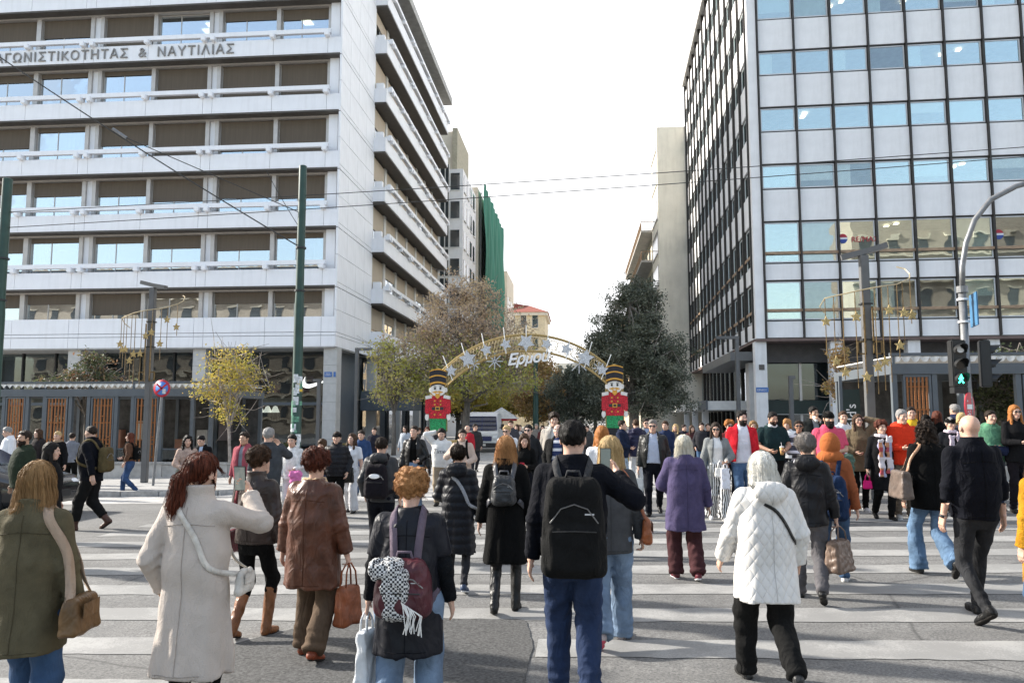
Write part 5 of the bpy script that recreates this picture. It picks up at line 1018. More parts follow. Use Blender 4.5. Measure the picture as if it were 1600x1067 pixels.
def person(X, Y, H, face, sex, lod, label, legs='stand', arms=('down', 'down'), top=None, bottom=None, shoes=((.03, .03, .03), None), hair=('short', 'dark'), skin='l', seed=0, hyaw=0, hpitch=0, lean=0, bulk=1.0, front=True, glasses=None, beard=None, extras=None, inner=None, boots=None, hat=None, scarf=None, group=None, dz=0):
    """top: dict(c=cloth key, hem=z, ease, flare, collar, hood, open, short, ribs); bottom: dict(c, ease, flare)"""
    k = H/1.75; h0, h1, h2 = LOD[lod]; rng = np.random.default_rng(seed+7); male = sex == 'm'; w = (1.0 if male else .93)*bulk
    root = empty('person', (X, Y, gz(X)+dz), R(face), label, 'person', group)
    Z = lambda z: z*k
    if front and hyaw == 0: hyaw = rng.uniform(-16, 16)
    if front and hpitch == 0: hpitch = rng.uniform(-4, 7)
    jw, cwd, nz_ = 1+.06*rng.normal(), 1+.03*rng.normal(), rng.uniform(.85, 1.25)
    # --- legs
    st = {'stand': ((0, 0, 0, 0), (0, 0, 0, 0)), 'walkR': ((.26, 0, .16, 0), (-.27, .06, -.55, 0)), 'walkL': ((-.27, .06, -.55, 0), (.26, 0, .16, 0)), 'stepR': ((.13, 0, 0, 0), (-.15, .02, -.25, 0)), 'stepL': ((-.15, .02, -.25, 0), (.13, 0, 0, 0)), 'kickR': ((.2, 0, 0, 0), (-.36, .17, -.95, 0)), 'kickL': ((-.36, .17, -.95, 0), (.2, 0, 0, 0))}[legs]
    drop = .0 if legs == 'stand' else (.035 if legs[0] == 'w' or legs[0] == 'k' else .012)
    hipz = Z(.925-drop); LEG = []
    for s, (fy, lift, pit, _) in zip((1, -1), st):
        M = rotx(pit) @ rotz(0) if True else None; ball = np.array([s*.095*w, fy*k+.07, lift*k*.3]); org = ball + M @ np.array([0, -.11, 0]); Rz = rotz(-s*R(7))
        Rf = M @ Rz; ank = org + Rf @ np.array([0, -.01, .085]); hip = np.array([s*.088*w, 0, hipz]); kn, ank2 = ik(hip, ank, Z(.43), Z(.425), (s*.05, 1, 0)); LEG.append((hip, kn, ank, org, Rf))
    # --- torso axis lean
    def ly(z): return lean*max(0, z-.9*k)
    # --- arms
    shx = (.172 if male else .150)*bulk**.7; et = (top or {}).get('ease', .02)*.64; ARM = []
    for s, a in zip((1, -1), arms):
        tgt, hint, palm, curl = ARMS[a] if isinstance(a, str) else a
        sh = np.array([s*shx*k, -.01+ly(1.42*k), Z(1.398)]); wr = np.array([s*(tgt[0]*k+(bulk-1)*.14+(et*.9 if tgt[2] < 1.0 and tgt[0] > .15 else 0)), tgt[1]*k+ly(tgt[2]*k), tgt[2]*k-drop*.5]); el, wr = ik(sh, wr, Z(.285), Z(.25), (s*hint[0], hint[1], hint[2])); ARM.append((s, sh, el, wr, np.array([s*palm[0], palm[1], palm[2]], float), curl))
    # --- head frame
    piv = np.array([0, ly(1.5*k)-.012, Z(1.50)]); hs = k**.5*(1.0 if male else .965); HR = rotz(-R(hyaw)) @ rotx(-R(hpitch)); hc = piv + HR @ np.array([0, .03, .118*hs])
    toH = lambda P: ((P-hc.astype(f32)) @ HR)/hs
    frH = lambda q: hc + HR @ (np.array(q, float)*hs)
    nr = .056 if male else .047
    def head(P):
        q = toH(P); d = ell(q, (0, -.014, .030), (.075, .094, .086)); d = smin(d, ell(q, (0, .026, -.03), ((.059 if male else .055)*jw, .064, .085*(.5+.5*cwd))), .03); d = smin(d, ell(q, (0, .060, -.088), (.028, .026, .022)), .03)
        if front:
            for s in (-1, 1):
                d = smin(d, ell(q, (s*.04, .062, -.018), (.022, .022, .022)), .02); d = -smin(-d, ell(q, (s*.031, .101, .014), (.016, .016, .012)), .012)
            d = smin(d, cap(q, (-.032, .081, .031), (.032, .081, .031), .009, .009), .012); d = smin(d, cap(q, (0, .086, .016), (0, .102+.005*nz_, -.024), .0075, .0125*nz_), .010); d = smin(d, ell(q, (0, .088, -.052), (.022, .010, .006)), .006); d = smin(d, ell(q, (0, .087, -.063), (.020, .010, .007)), .006)
        for s in (-1, 1): d = smin(d, ell(q, (s*.079, -.006, .0), (.009, .021, .031)), .008)
        nb = cap(P, (0, -.015+ly(1.42*k), Z(1.40)), frH((0, -.022, -.05)), nr*1.12*k, nr*k); return smin(d*hs, nb, .025)
    pieces = [surf(head, np.minimum(hc-.17*hs, (-.13, -.2+ly(1.4*k), Z(1.42))), np.maximum(hc+.17*hs, (.13, .12, Z(1.5))), h1)]
    for s, sh, el, wr, pm, cu in ARM:
        d = wr-el; d /= np.linalg.norm(d); n = pm-d*(pm@d); n /= np.linalg.norm(n)+1e-9; sd = np.cross(d, n)*s; hk = .93*k if male else .86*k
        pr = []
        for i, (o_, L) in enumerate(((1.5, .070), (.5, .079), (-.5, .073), (-1.5, .058))):
            b = wr + (d*.088+sd*.0195*o_-n*.0)*hk; c1 = cu*(.5+.08*i); d1 = d*math.cos(c1)+n*math.sin(c1)+sd*o_*.04; m_ = b+d1*L*.52*hk; c2 = cu*(1.35+.08*i); d2 = d*math.cos(c2)+n*math.sin(c2); pr.append((b, m_, m_+d2*L*.55*hk))
        tb = wr+(d*.03+sd*.03)*hk; tm = tb+(d*.6+sd*.6+n*.4)*.038*hk; te = tm+(d*.85+sd*.1+n*.45)*.032*hk
        def hand(P, s=s, el=el, wr=wr, d=d, n=n, sd=sd, pr=pr, tb=tb, tm=tm, te=te, hk=hk):
            D_ = cap(P, el+(wr-el)*.3, wr, .038*hk, .0265*hk)
            B = np.stack([sd, d, n], 1).astype(f32); q = (P-(wr+d*.048*hk).astype(f32)) @ B; D_ = smin(D_, rbox(q, (0, 0, 0), (.039*hk, .052*hk, .0145*hk), .013*hk), .022)
            for a, b, c in pr: D_ = smin(D_, np.minimum(cap(P, a, b, .0098*hk, .0088*hk), cap(P, b, c, .0088*hk, .0072*hk)), .006)
            return smin(D_, np.minimum(cap(P, tb, tm, .0125*hk, .0105*hk), cap(P, tm, te, .0105*hk, .008*hk)), .010)
        pts = np.array([x for p in pr for x in p]+[tb, tm, te, wr, wr-d*.07]); pieces.append(surf(hand, pts.min(0)-.035, pts.max(0)+.035, h2))
        if top and top.get('short'):
            arm_f = lambda P, sh=sh, el=el, wr=wr: np.minimum(cap(P, sh, el, .05*k, .042*k), cap(P, el, wr, .042*k, .028*k)); pts = np.array([sh, el, wr]); pieces.append(surf(arm_f, pts.min(0)-.07, pts.max(0)+.07, h0))
    # trunk and legs under the clothes
    hipr = .165*w*k; trows = [(Z(.80), 0, 0, .13*w*k, .10*k), (Z(.92), 0, 0, hipr, .115*k), (Z(1.08), 0, ly(1.08*k), (.135 if male else .115)*w*k, .095*k), (Z(1.30), 0, ly(1.3*k), .155*w*k, .11*k), (Z(1.42), 0, ly(1.42*k), .135*w*k, .085*k), (Z(1.47), 0, ly(1.47*k)-.01, .07*k, .06*k)]
    def core(P):
        d = prof(P, trows)
        for hip, kn, ank, org, Rf in LEG: d = smin(d, np.minimum(cap(P, hip, kn, .068*k, .048*k), cap(P, kn, ank, .048*k, .034*k)), .03)
        return d
    pts = np.array([q for L in LEG for q in L[:3]]); lo_ = np.minimum(pts.min(0)-.1, (-.2, -.16, 0)); hi_ = np.maximum(pts.max(0)+.1, (.2, .2+max(0, ly(1.47*k)), Z(1.48))); pieces.append(surf(core, lo_, hi_, .03))
    Vs, Qs, off = [], [], 0
    for V, Q in pieces: Vs.append(V); Qs.append(Q+off); off += len(V)
    link('body', np_mesh('body', np.concatenate(Vs), np.concatenate(Qs)), cloth(('skin', SKIN[skin])), root)
    # --- garments
    def garment(name, T, shrink=0, seedo=0):
        e = T.get('ease', .02)*.64-shrink; hem = Z(T.get('hem', .84)); fl = T.get('flare', .0); hb = T.get('belly', 0); waist = T.get('waist', 0)
        if male: rows = [(.90, 0, 0, .162, .118), (1.02, 0, .0, .150, .112), (1.18, 0, .005, .160, .12), (1.34, 0, .0, .178, .122), (1.42, 0, -.01, .165, .105), (1.475, 0, -.015, .105, .085), (1.53, 0, -.016, .066, .068)]
        else: rows = [(.90, 0, 0, .170, .122), (1.04, 0, .0, .130, .098), (1.16, 0, .005, .138, .104), (1.29, 0, .018, .152, .126), (1.40, 0, -.005, .145, .098), (1.465, 0, -.015, .095, .076), (1.52, 0, -.015, .058, .06)]
        rr2 = []
        for (z, cx, cy, rx, ry) in rows:
            low = max(0, (1.25-z)); ee = e*(1 if z < 1.45 else .55); wst = T.get('straight', 0)*(.03 if 0.95 < z < 1.2 else 0); rr2.append((Z(z), 0, cy*k+ly(z*k)+hb*.3*math.exp(-((z-1.1)/.15)**2), (rx+wst)*w*k+ee, (ry+wst)*bulk*k+ee+hb*math.exp(-((z-1.1)/.15)**2)))
        if hem < Z(.90):
            z0, _, c0, rx, ry = rr2[0]; dz_ = (z0-hem); rr2.insert(0, (hem, 0, c0-T.get('back', 0)*dz_, rx+fl*dz_*.5, ry+fl*dz_*.6))
            if legs[0] in 'wk': rr2[0] = (rr2[0][0], 0, rr2[0][2], rr2[0][3], rr2[0][4]+.05*min(1, dz_/.3))
        sl = T.get('sleeve', 1.0); se = min(T.get('sease', 1), e*.5)*1.0; ribs = T.get('ribs', 0); fold = T.get('fold', .006); short = T.get('short')
        def g(P):
            d = prof(P, rr2)
            for s, sh, el, wr, pm, cu in ARM:
                if short: m_ = sh+(el-sh)*.78; v = (el-sh)/np.linalg.norm(el-sh); a = np.maximum(cap(P, sh, el, (.062*w*k)+se, .056*k+se), (P-m_.astype(f32))@v.astype(f32))
                else:
                    v = (wr-el)/np.linalg.norm(wr-el); a = smin(cap(P, sh, el, (.060*w*k)+se, .047*k+se), cap(P, el, wr+v*.03, .047*k+se, .036*k+se*.9), .025); a = np.maximum(a, (P-(el+(wr-el)*T.get('cuff', .98)).astype(f32))@v.astype(f32))
                ds = P-sh.astype(f32); kk = .010+.035*np.exp(-(ds*ds).sum(-1)/.012)
                if fold and not short: ta = (P-el.astype(f32))@v.astype(f32); a = a+.0035*np.sin(ta*115+2*np.sin(P[..., 0]*30))*np.exp(-(ta/.09)**2)+.003*np.sin(ta*140)*np.clip((ta-.12)/.1, 0, 1)
                d = smin(d, a, kk)
            if T.get('hood'): d = smin(d, ell(P, (0, -.105+ly(1.45*k)-e, Z(1.46)), (.135*k, .062*k, .085*k)), .03)
            col_ = T.get('collar', .0)
            if col_:
                cr_ = [(Z(1.44), 0, -.01+ly(1.44*k), .085*k+e*.5, .08*k+e*.4), (Z(1.50), 0, -.012+ly(1.5*k), .075*k+e*.5, .075*k+e*.4), (Z(1.50)+col_, 0, -.015+ly(1.5*k), .082*k+e*.5, .082*k+e*.5)]; d = smin(d, prof(P, cr_, 2.0), .012)
            if ribs:
                ph = P[..., 2]*2*math.pi/ribs; d = d-.010*np.abs(np.sin(ph*.5))+.006
            if fold: d = d+wob(P, seed*13+seedo, fold*.55, .2)
            if hem < Z(.72):   # skirt of the coat hangs in shallow vertical folds
                an = np.arctan2(P[..., 0], P[..., 1]); d = d+.007*np.clip((Z(.98)-P[..., 2])/.5, 0, 1)*(np.sin(an*7+seed)+.6*np.sin(an*13+2*seed+3*P[..., 2]))
            d = np.maximum(d, hem-P[..., 2]+.012*np.sin(P[..., 0]*9+seed))
            o = T.get('open')
            if o:   # open front: a shell with a gap
                gap = np.maximum(np.abs(P[..., 0])-(o*(.55+.45*np.clip((Z(1.48)-P[..., 2])/.5, 0, 1))), -(P[..., 1]-.02-ly(1.2*k))); d = np.maximum(d, -gap)
            # room for the neck
            d = np.maximum(d, -cap(P, (0, .0+ly(1.45*k), Z(1.475)), frH((0, -.0, -.04)), nr*k+.008, nr*k+.014))
            return d
        pts = np.array([q for a in ARM for q in (a[1], a[2], a[3])]); m_ = .10+e+fl*.3
        lo_ = np.minimum(pts.min(0)-.09-e, (-.19*w*k-m_, -.17-m_-T.get('back', 0)*.3, hem-.04)); hi_ = np.maximum(pts.max(0)+.09+e, (.19*w*k+m_, .19+m_+hb+max(0, ly(1.5*k)), Z(1.55)+T.get('collar', 0)))
        V, Q = surf(g, lo_, hi_, h0)
        go = link(name, np_mesh(name, V, Q), cloth(T['c']), root)
        if lod == 0 and not T.get('ribs') and not front:   # stitched centre back seam, yoke and hem
            oo = Obj(); oo.gf = g; kc, cc = T['c']; sm_ = cloth(('cotton', tuple(x*.72 for x in cc)))
            paths = [[(0, -.3, z_) for z_ in np.linspace(hem+.03, Z(1.44), 36)], [(x_, -.3, Z(1.33)+.012*math.cos(x_*14)) for x_ in np.linspace(-.15*k, .15*k, 20)], [(x_, -.4, hem+.035) for x_ in np.linspace(-.14*k, .14*k, 24)]]
            for ip, pth in enumerate(paths[:1] if kc in ('knit', 'quilt') else paths):
                A_ = []
                for x_, y_, z_ in pth:
                    ys = np.linspace(-.55, 0, 140).astype(f32); fv = g(np.stack([ys*0+x_, ys, ys*0+z_], 1).astype(f32)); i_ = int(np.argmax(fv < 0))
                    if fv[i_] < 0: A_.append((x_, float(ys[i_])-.0045, z_))
                if len(A_) > 4: MB().tube(A_, .0022, 4, False).build('seam', sm_, go)
        return g
    if inner: garment('shirt', inner, 0, 3)
    GF = [core]
    if top: GF[0] = garment(top.get('name', 'jacket'), top)
    if bottom:
        e = bottom.get('ease', .015); fl = bottom.get('flare', 0.0); up_ = Z(bottom.get('top', 1.02))
        def g(P):
            d = prof(P, [(Z(.76), 0, 0, .10*w*k, .09*k), (Z(.86), 0, -.005, .155*w*k+e, .112*bulk*k+e), (Z(.95), 0, -.005, .160*w*k+e, .112*bulk*k+e), (up_, 0, 0, .137*w*k+e, .100*bulk*k+e)])
            for hip, kn, ank, org, Rf in LEG:
                v = (ank-kn)/np.linalg.norm(ank-kn); a = smin(cap(P, hip+np.array([0, -.01, -.04]), kn, .082*w*k+e, .058*k+e), cap(P, kn, ank, .058*k+e, .042*k+e+fl), .03); a = np.maximum(a, (P-(ank+v*bottom.get('len', .035 if not boots else -boots[1]*.36*k)).astype(f32))@v.astype(f32)); d = smin(d, a, .03)
            d = d+wob(P, seed*17+5, bottom.get('fold', .005), .12)
            for hip, kn, ank, org, Rf in LEG: # gathers above the shoe and behind the knee
                tt = (P-kn.astype(f32))@((ank-kn)/np.linalg.norm(ank-kn)).astype(f32); d = d+.004*np.sin(tt*95)*np.clip((tt-.2)/.2, 0, 1)
            return d
        pts = np.array([q for L in LEG for q in L[:3]]); m_ = .06+e+fl; V, Q = surf(g, np.minimum(pts.min(0)-m_, (-.19*w*k-e, -.16-e, 0))-.01, np.maximum(pts.max(0)+m_, (.19*w*k+e, .16+e, up_+.01)), h0)
        link(bottom.get('name', 'trousers'), np_mesh('trousers', V, Q), cloth(bottom['c']), root)
    # --- shoes
    for hip, kn, ank, org, Rf in LEG:
        ks = k*(1.0 if male else .93)
        def shoe(P, grow=0):
            q = ((P-org.astype(f32)) @ Rf.astype(f32))/ks; d = smin(cap(q, (0, -.045, .045), (0, .08, .038), .037, .036), ell(q, (0, .115, .03), (.041, .07, .036)), .03); d = smin(d, cap(q, (0, -.03, .05), (0, -.02, .10), .038, .04), .03)
            return q, d
        def upper(P):
            q, d = shoe(P); d = np.maximum(d, .012-q[..., 2]); d = np.maximum(d, q[..., 2]-(.5 if boots else .105))
            if boots: d = smin(d, np.maximum(cap(P, ank, ank+(kn-ank)*boots[1], .047*k, .058*k), (P-(ank+(kn-ank)*boots[1]).astype(f32))@((kn-ank)/np.linalg.norm(kn-ank)).astype(f32))/1, .03)+wob(P, seed, .003, .07)
            return d*ks if not boots else d
        def sole(P): q, d = shoe(P); return np.maximum(np.maximum(d-.004, q[..., 2]-.018), -q[..., 2])*ks
        pts = [org + Rf @ np.array([x, y, z]) for x in (-.05, .05) for y in (-.1, .2) for z in (0, .12)] + ([ank+(kn-ank)*boots[1]] if boots else []); pts = np.array(pts); m_ = .07 if boots else .02
        V, Q = surf(upper, pts.min(0)-m_, pts.max(0)+m_, min(h0, .012)); link('boot' if boots else 'shoe', np_mesh('shoe', V, Q), cloth(('leather', boots[0])) if boots else cloth(('leather', shoes[0])), root)
        if lod < 2: V, Q = surf(sole, pts.min(0)-.02, pts.max(0)+.02, .008); link('sole', np_mesh('sole', V, Q), cloth(('cotton', shoes[1] or (.03, .028, .026))), root)
    # --- hair
    style, hcol = hair
    if style != 'bald':
        T_ = {'fade': .004, 'short': .012, 'crop': .009, 'puffy': .030, 'curls': .034, 'bowl': .022}.get(style, .013); amp = {'curls': .010, 'puffy': .006, 'mane': .012}.get(style, .002)
        Lh = {'long': .40, 'bob': .205, 'mid': .27, 'mane': .38, 'lob': .235, 'bowl': .12}.get(style, 0)
        def hairf(P):
            q = toH(P); fz = (.137 if male else .132) if style != 'bowl' else .100
            face_ = ell(q, (0, .115, -.055), (.086, .115, fz)); tp = np.clip((face_+.004)/.045, 0, 1); d = ell(q, (0, -.015, .031), (.0765, .0955, .0875))-T_*tp*(2-tp)*(1+.25*np.sin(q[..., 0]*37+seed)*(q[..., 1] > 0))*np.clip((q[..., 2]+.03)/.06, .25 if not Lh else 1, 1)*(1+(.9 if male else .4)*np.clip((q[..., 2]-.05)/.06, 0, 1)); zb = -.09
            if style in ('fade', 'short', 'crop', 'curls', 'puffy', 'bun', 'pony', 'pony2'): d = np.maximum(d, np.where(q[..., 1] < 0, np.maximum(.85*q[..., 1]-.004, -.075), np.where(q[..., 1] < .034, -.018, .05))-q[..., 2])
            else: d = np.maximum(d, zb-q[..., 2]-np.clip(q[..., 1], 0, .1)*1.2)
            if Lh:
                wd = .012 if style in ('mane', 'lob', 'bob', 'bowl') else 0; d = smin(d, prof(q, [(-Lh, 0, -.075-.02*(Lh > .3), .088+wd, .035), (-Lh+.05, 0, -.07, .105+wd, .05), (-.14, 0, -.055, .098+wd, .062), (-.05, 0, -.035, .092+wd, .078), (.03, 0, -.02, .086, .085)], 2.2), .03)
                if style in ('long', 'mane', 'mid'):
                    for s in (-1, 1): d = smin(d, cap(q, (s*.078, .015, .02), (s*.095, .06, -Lh*.75), .020, .028), .03)
            if style == 'pony':
                d = smin(d, np.minimum(np.minimum(cap(q, (0, -.09, .02), (-.02, -.15, -.03), .03, .042), cap(q, (-.02, -.15, -.03), (-.05, -.14, -.16), .042, .058)), cap(q, (-.05, -.14, -.16), (-.06, -.105, -.30), .058, .030)), .03)
            if style == 'pony2': d = smin(d, np.minimum(cap(q, (0, -.095, .05), (0, -.15, .0), .02, .035), cap(q, (0, -.15, .0), (0, -.13, -.17), .035, .02)), .02)
            if style == 'bun': d = smin(d, ell(q, (0, -.105, .045), (.045, .042, .045)), .015)
            # face opening
            d = -smin(-d, face_, .006)
            if Lh: d = np.maximum(d, -np.maximum(np.abs(q[..., 0])-.064, np.maximum(-.012-q[..., 1], q[..., 2]-.03)))
            st_ = np.sin(q[..., 0]*150+6*np.sin(q[..., 2]*20)+8*q[..., 1])*.0022 + wob(q, seed+3, amp, .05)
            return (d+st_)*hs
        ext = np.array([[-.16, -.25, -max(.16, Lh+.04) if style not in ('pony', 'pony2') else -.38], [.16, .16, .2]])
        cor = np.array([frH((x, y, z)) for x in ext[:, 0] for y in ext[:, 1] for z in ext[:, 2]]); V, Q = surf(hairf, cor.min(0), cor.max(0), h1*1.05); hm = cloth(('hair', HAIRC[hcol]))
        ho = link('hair', np_mesh('hair', V, Q), hm, root)
        if lod == 0 and style not in ('fade',):   # loose strands over the hair mass
            N = 1000 if style not in ('short', 'crop') else 420; src = V[rng.integers(0, len(V), N)]; q = toH(src.astype(f32)); src = src[(q[:, 2] > -.02)]; N = len(src); P = src.astype(f32); crown = frH((0, -.03, .12)).astype(f32); path = [P]; eps = .004; vel = None
            step = .016; ns = int({'long': 22, 'mane': 20, 'pony': 24, 'bob': 14, 'lob': 15, 'mid': 16, 'puffy': 7, 'curls': 7, 'short': 4, 'crop': 4}.get(style, 9)); offs = (.001+.006*rng.random(N)).astype(f32)
            for it in range(ns):
                G = np.stack([(hairf(P+np.eye(3, dtype=f32)[a]*eps)-hairf(P-np.eye(3, dtype=f32)[a]*eps))/(2*eps) for a in range(3)], 1); G /= np.linalg.norm(G, axis=1)[:, None]+1e-6
                dirv = np.tile(A3(0, 0, -1.0), (N, 1)) + (P-crown)*3 + rng.normal(size=(N, 3)).astype(f32)*(.9 if style in ('curls', 'puffy', 'mane') else .16); dirv -= G*(dirv*G).sum(1)[:, None]; dirv /= np.linalg.norm(dirv, axis=1)[:, None]+1e-6
                if vel is not None: dirv = dirv*.5+vel*.5
                vel = dirv; P = P+dirv*step; dd = hairf(P); P = (P-G*np.clip(dd-offs*(1+it*.08), -.01, .01)[:, None]).astype(f32); path.append(P)
            path = np.stack(path, 1); n = path.shape[1]; tang = np.diff(path, axis=1, append=path[:, -1:]+(path[:, -1:]-path[:, -2:-1])); side = np.cross(tang, rng.normal(size=(N, 1, 3))); side /= np.linalg.norm(side, axis=2)[..., None]+1e-6; wd = np.linspace(1, .3, n)[None, :, None]*.0013
            VV = np.stack([path-side*wd, path+side*wd], 2).reshape(-1, 3); base = (np.arange(N)*n*2)[:, None]+np.arange(n-1)[None]*2; base = base.ravel(); QQ = np.stack([base, base+1, base+3, base+2], 1); link('hair_strands', np_mesh('hair_strands', VV, QQ), hm, root)
    def headpart(name, fn, lo, hi, res, mt):
        cor = np.array([frH((x, y, z)) for x in (lo[0], hi[0]) for y in (lo[1], hi[1]) for z in (lo[2], hi[2])]); V, Q = surf(lambda P: fn(toH(P))*hs, cor.min(0)-.004, cor.max(0)+.004, res)
        if len(V): return link(name, np_mesh(name, V, Q), mt, root)
    def hball(name, c, r, mt): 
        m_ = MB().ball((0, 0, 0), [x*hs for x in r], 8, 6); o = m_.build(name, mt, root, True); o.matrix_local = Matrix.Translation(frH(c)) @ Matrix(HR.tolist()).to_4x4(); return o
    if front:
        hk_ = HAIRC.get(hcol, (.05, .03, .02)); bc = hk_ if hcol not in ('white', 'grey', 'platinum', 'blond', 'salt', 'strawberry', 'ginger', 'orange') else (.10, .075, .05)
        for s in (-1, 1):
            if not glasses or glasses == 'clear':
                hball('eye', (s*.031, .0835, .013), (.0135, .006, .0065), mat('eye_white', (.55, .5, .47), .3)); hball('iris', (s*.031, .0875, .013), (.0062, .004, .006), mat('iris_dark', (.02, .013, .009), .2))
            hball('eyebrow', (s*.033, .0885, .0335), (.0175, .005, .0042), cloth(('hair', bc)))
        hball('mouth', (0, .0935, -.0575), (.0215, .0055, .0075), mat('lip_%s' % sex, (.36, .12, .10) if not male else (.36, .17, .135), .45))
        if beard:
            hb_ = cloth(('hair', HAIRC.get(beard[1], (.02, .015, .012)))); t = beard[0]
            def bf(q):
                d = np.minimum(ell(q, (0, .028, -.05), (.061+t*.4, .066+t, .075+t)), ell(q, (0, .060, -.09), (.034+t, .030+t, .03+t*1.6))); d = np.maximum(d, q[..., 2]+.030-.35*np.maximum(0, np.abs(q[..., 0])-.03)); d = np.maximum(d, .0-q[..., 1]); d = np.maximum(d, -ell(q, (0, .10, -.0575), (.020, .03, .009))); return d+wob(q, seed, .0015, .012)
            headpart('beard', bf, (-.09, -.0, -.18-t), (.09, .13, -.0), h1*.8, hb_)
            hball('moustache', (0, .0955, -.044), (.026, .007, .006), hb_)
    if glasses:
        gm = mat('sunglass_lens', (.012, .010, .010), .08, spec=.8) if glasses == 'dark' else mat('glasses_frame', (.03, .025, .025), .3)
        for s in (-1, 1):
            if glasses == 'dark': hball('sunglass_lens', (s*.033, .097, .012), (.027, .006, .020), gm)
            else:
                tp = [frH((s*.033+.024*math.cos(a), .099, .010+.018*math.sin(a))) for a in [2*math.pi*i/12 for i in range(13)]]; MB().tube(tp, .0022*hs, 5, False).build('glasses_frame', gm, root)
            MB().tube([frH((s*.056, .095, .017)), frH((s*.082, .04, .014)), frH((s*.083, -.01, .01))], .0028*hs, 5).build('temple', gm, root)
        MB().tube([frH((-.01, .103, .015)), frH((.01, .103, .015))], .003*hs, 5).build('bridge', gm, root)
    if hat:
        kind, hc_ = hat
        def hf(q):
            d = ell(q, (0, -.016, .034), (.094, .112, .104)); cut = .045 if kind == 'cap' else .030; d = np.maximum(d, cut-q[..., 2]-(.25*q[..., 1] if kind == 'cap' else .15*q[..., 1]))
            if kind == 'cap': d = np.minimum(d, np.maximum(ell(q, (0, .10, .052), (.075, .075, .012)), .05-q[..., 1]))
            if kind == 'capback': d = np.minimum(d, np.maximum(ell(q, (0, -.13, .03), (.07, .06, .012)), q[..., 1]+.08))
            if kind == 'hood': d = np.minimum(ell(q, (0, -.03, .0), (.115, .125, .15)), ell(q, (0, -.05, -.14), (.15, .12, .09))); d = np.maximum(d, -ell(q, (0, .12, -.01), (.075, .12, .105)))
            return d
        headpart('hood' if kind == 'hood' else 'hat', hf, (-.16, -.2, -.24 if kind == 'hood' else -.0), (.16, .19, .16), h1, cloth(hc_))
    if scarf:
        sc, drop_ = scarf
        def sf(P):
            ring = np.sqrt((np.sqrt(P[..., 0]**2+(P[..., 1]+.005-ly(1.5*k))**2)-.078*k)**2+((P[..., 2]-Z(1.475))*.7)**2)-.030*k; d = ring+wob(P, seed, .006, .07)
            if drop_:
                for s in (-1, 1): d = smin(d, rbox(P, (s*(.05+.02*np.clip((Z(1.4)-1.0)/.5, 0, 1)), .172+ly(1.3*k), Z(1.45)-drop_/2-.03*s), (.050, .020, drop_/2), .018)+wob(P, seed+s, .010, .11), .03)
            return d
        V, Q = surf(sf, (-.17*k, -.17*k, Z(1.42)-drop_-.05), (.17*k, .24*k+ly(1.5*k), Z(1.57)), h0); link('scarf', np_mesh('scarf', V, Q), cloth(sc), root)
    o = Obj(); o.gf = GF[0]; o.root, o.k, o.ARM, o.Z, o.ly, o.frH, o.H, o.face, o.w = root, k, ARM, Z, ly, frH, H, R(face), w; o.hc = hc
    def world(p): c, s = math.cos(o.face), math.sin(o.face); return (X+c*p[0]-s*p[1], Y+s*p[0]+c*p[1], gz(X)+dz+p[2])
    o.world = world; return o
def sdf_obj(name, f, lo, hi, h, m, parent): V, Q = surf(f, lo, hi, h); return link(name, np_mesh(name, V, Q), m, parent)
def carried(o, name, label, cat, p=(0, 0, 0), rz=0, group=None): return empty(name, o.world(p), o.face+rz, label, cat, group)
def smooth_path(pts, n=5):
    p = [np.array(q, float) for q in pts]; p = [2*p[0]-p[1]]+p+[2*p[-1]-p[-2]]; out = []
    for i in range(1, len(p)-2):
        for j in range(n):
            t = j/n; a, b, c, d = p[i-1], p[i], p[i+1], p[i+2]; out.append(.5*(2*b+(c-a)*t+(2*a-5*b+4*c-d)*t*t+(3*b-a-3*c+d)*t**3))
    return np.array(out+[p[-2]])
def hug(o, pts, org, gap=.007, keep=0, reach=.12):
    """lay a strap path (points relative to org) on the wearer's clothes"""
    P = (np.array(pts)+np.array(org)).astype(f32); n = len(P); w = np.ones(n)
    if keep: w[:keep] = np.linspace(0, 1, keep); w[-keep:] = np.linspace(1, 0, keep)
    for it in range(6):
        d = o.gf(P); e_ = .004; G = np.stack([(o.gf(P+np.eye(3, dtype=f32)[a]*e_)-o.gf(P-np.eye(3, dtype=f32)[a]*e_))/(2*e_) for a in range(3)], 1); G /= np.linalg.norm(G, axis=1)[:, None]+1e-6
        mv = np.where(d < gap, d-gap, np.where(d < reach, d-gap, 0)*w); P = (P-G*(mv*.8)[:, None]).astype(f32)
        Q = P.copy(); Q[1:-1] = .5*P[1:-1]+.25*(P[:-2]+P[2:]); P = Q
    d = o.gf(P); return P-np.array(org), G
def strap_mesh(pts, G, w, t=.004):
    mb = MB(); n = len(pts); secs = []
    for i in range(n):
        tg = pts[min(i+1, n-1)]-pts[max(i-1, 0)]; tg = tg/(np.linalg.norm(tg)+1e-9); s = np.cross(tg, G[i]); s = s/(np.linalg.norm(s)+1e-9)*w/2; u = G[i]*t; secs.append([pts[i]-s, pts[i]+s, pts[i]+s+u, pts[i]-s+u])
    return loft(mb, secs)
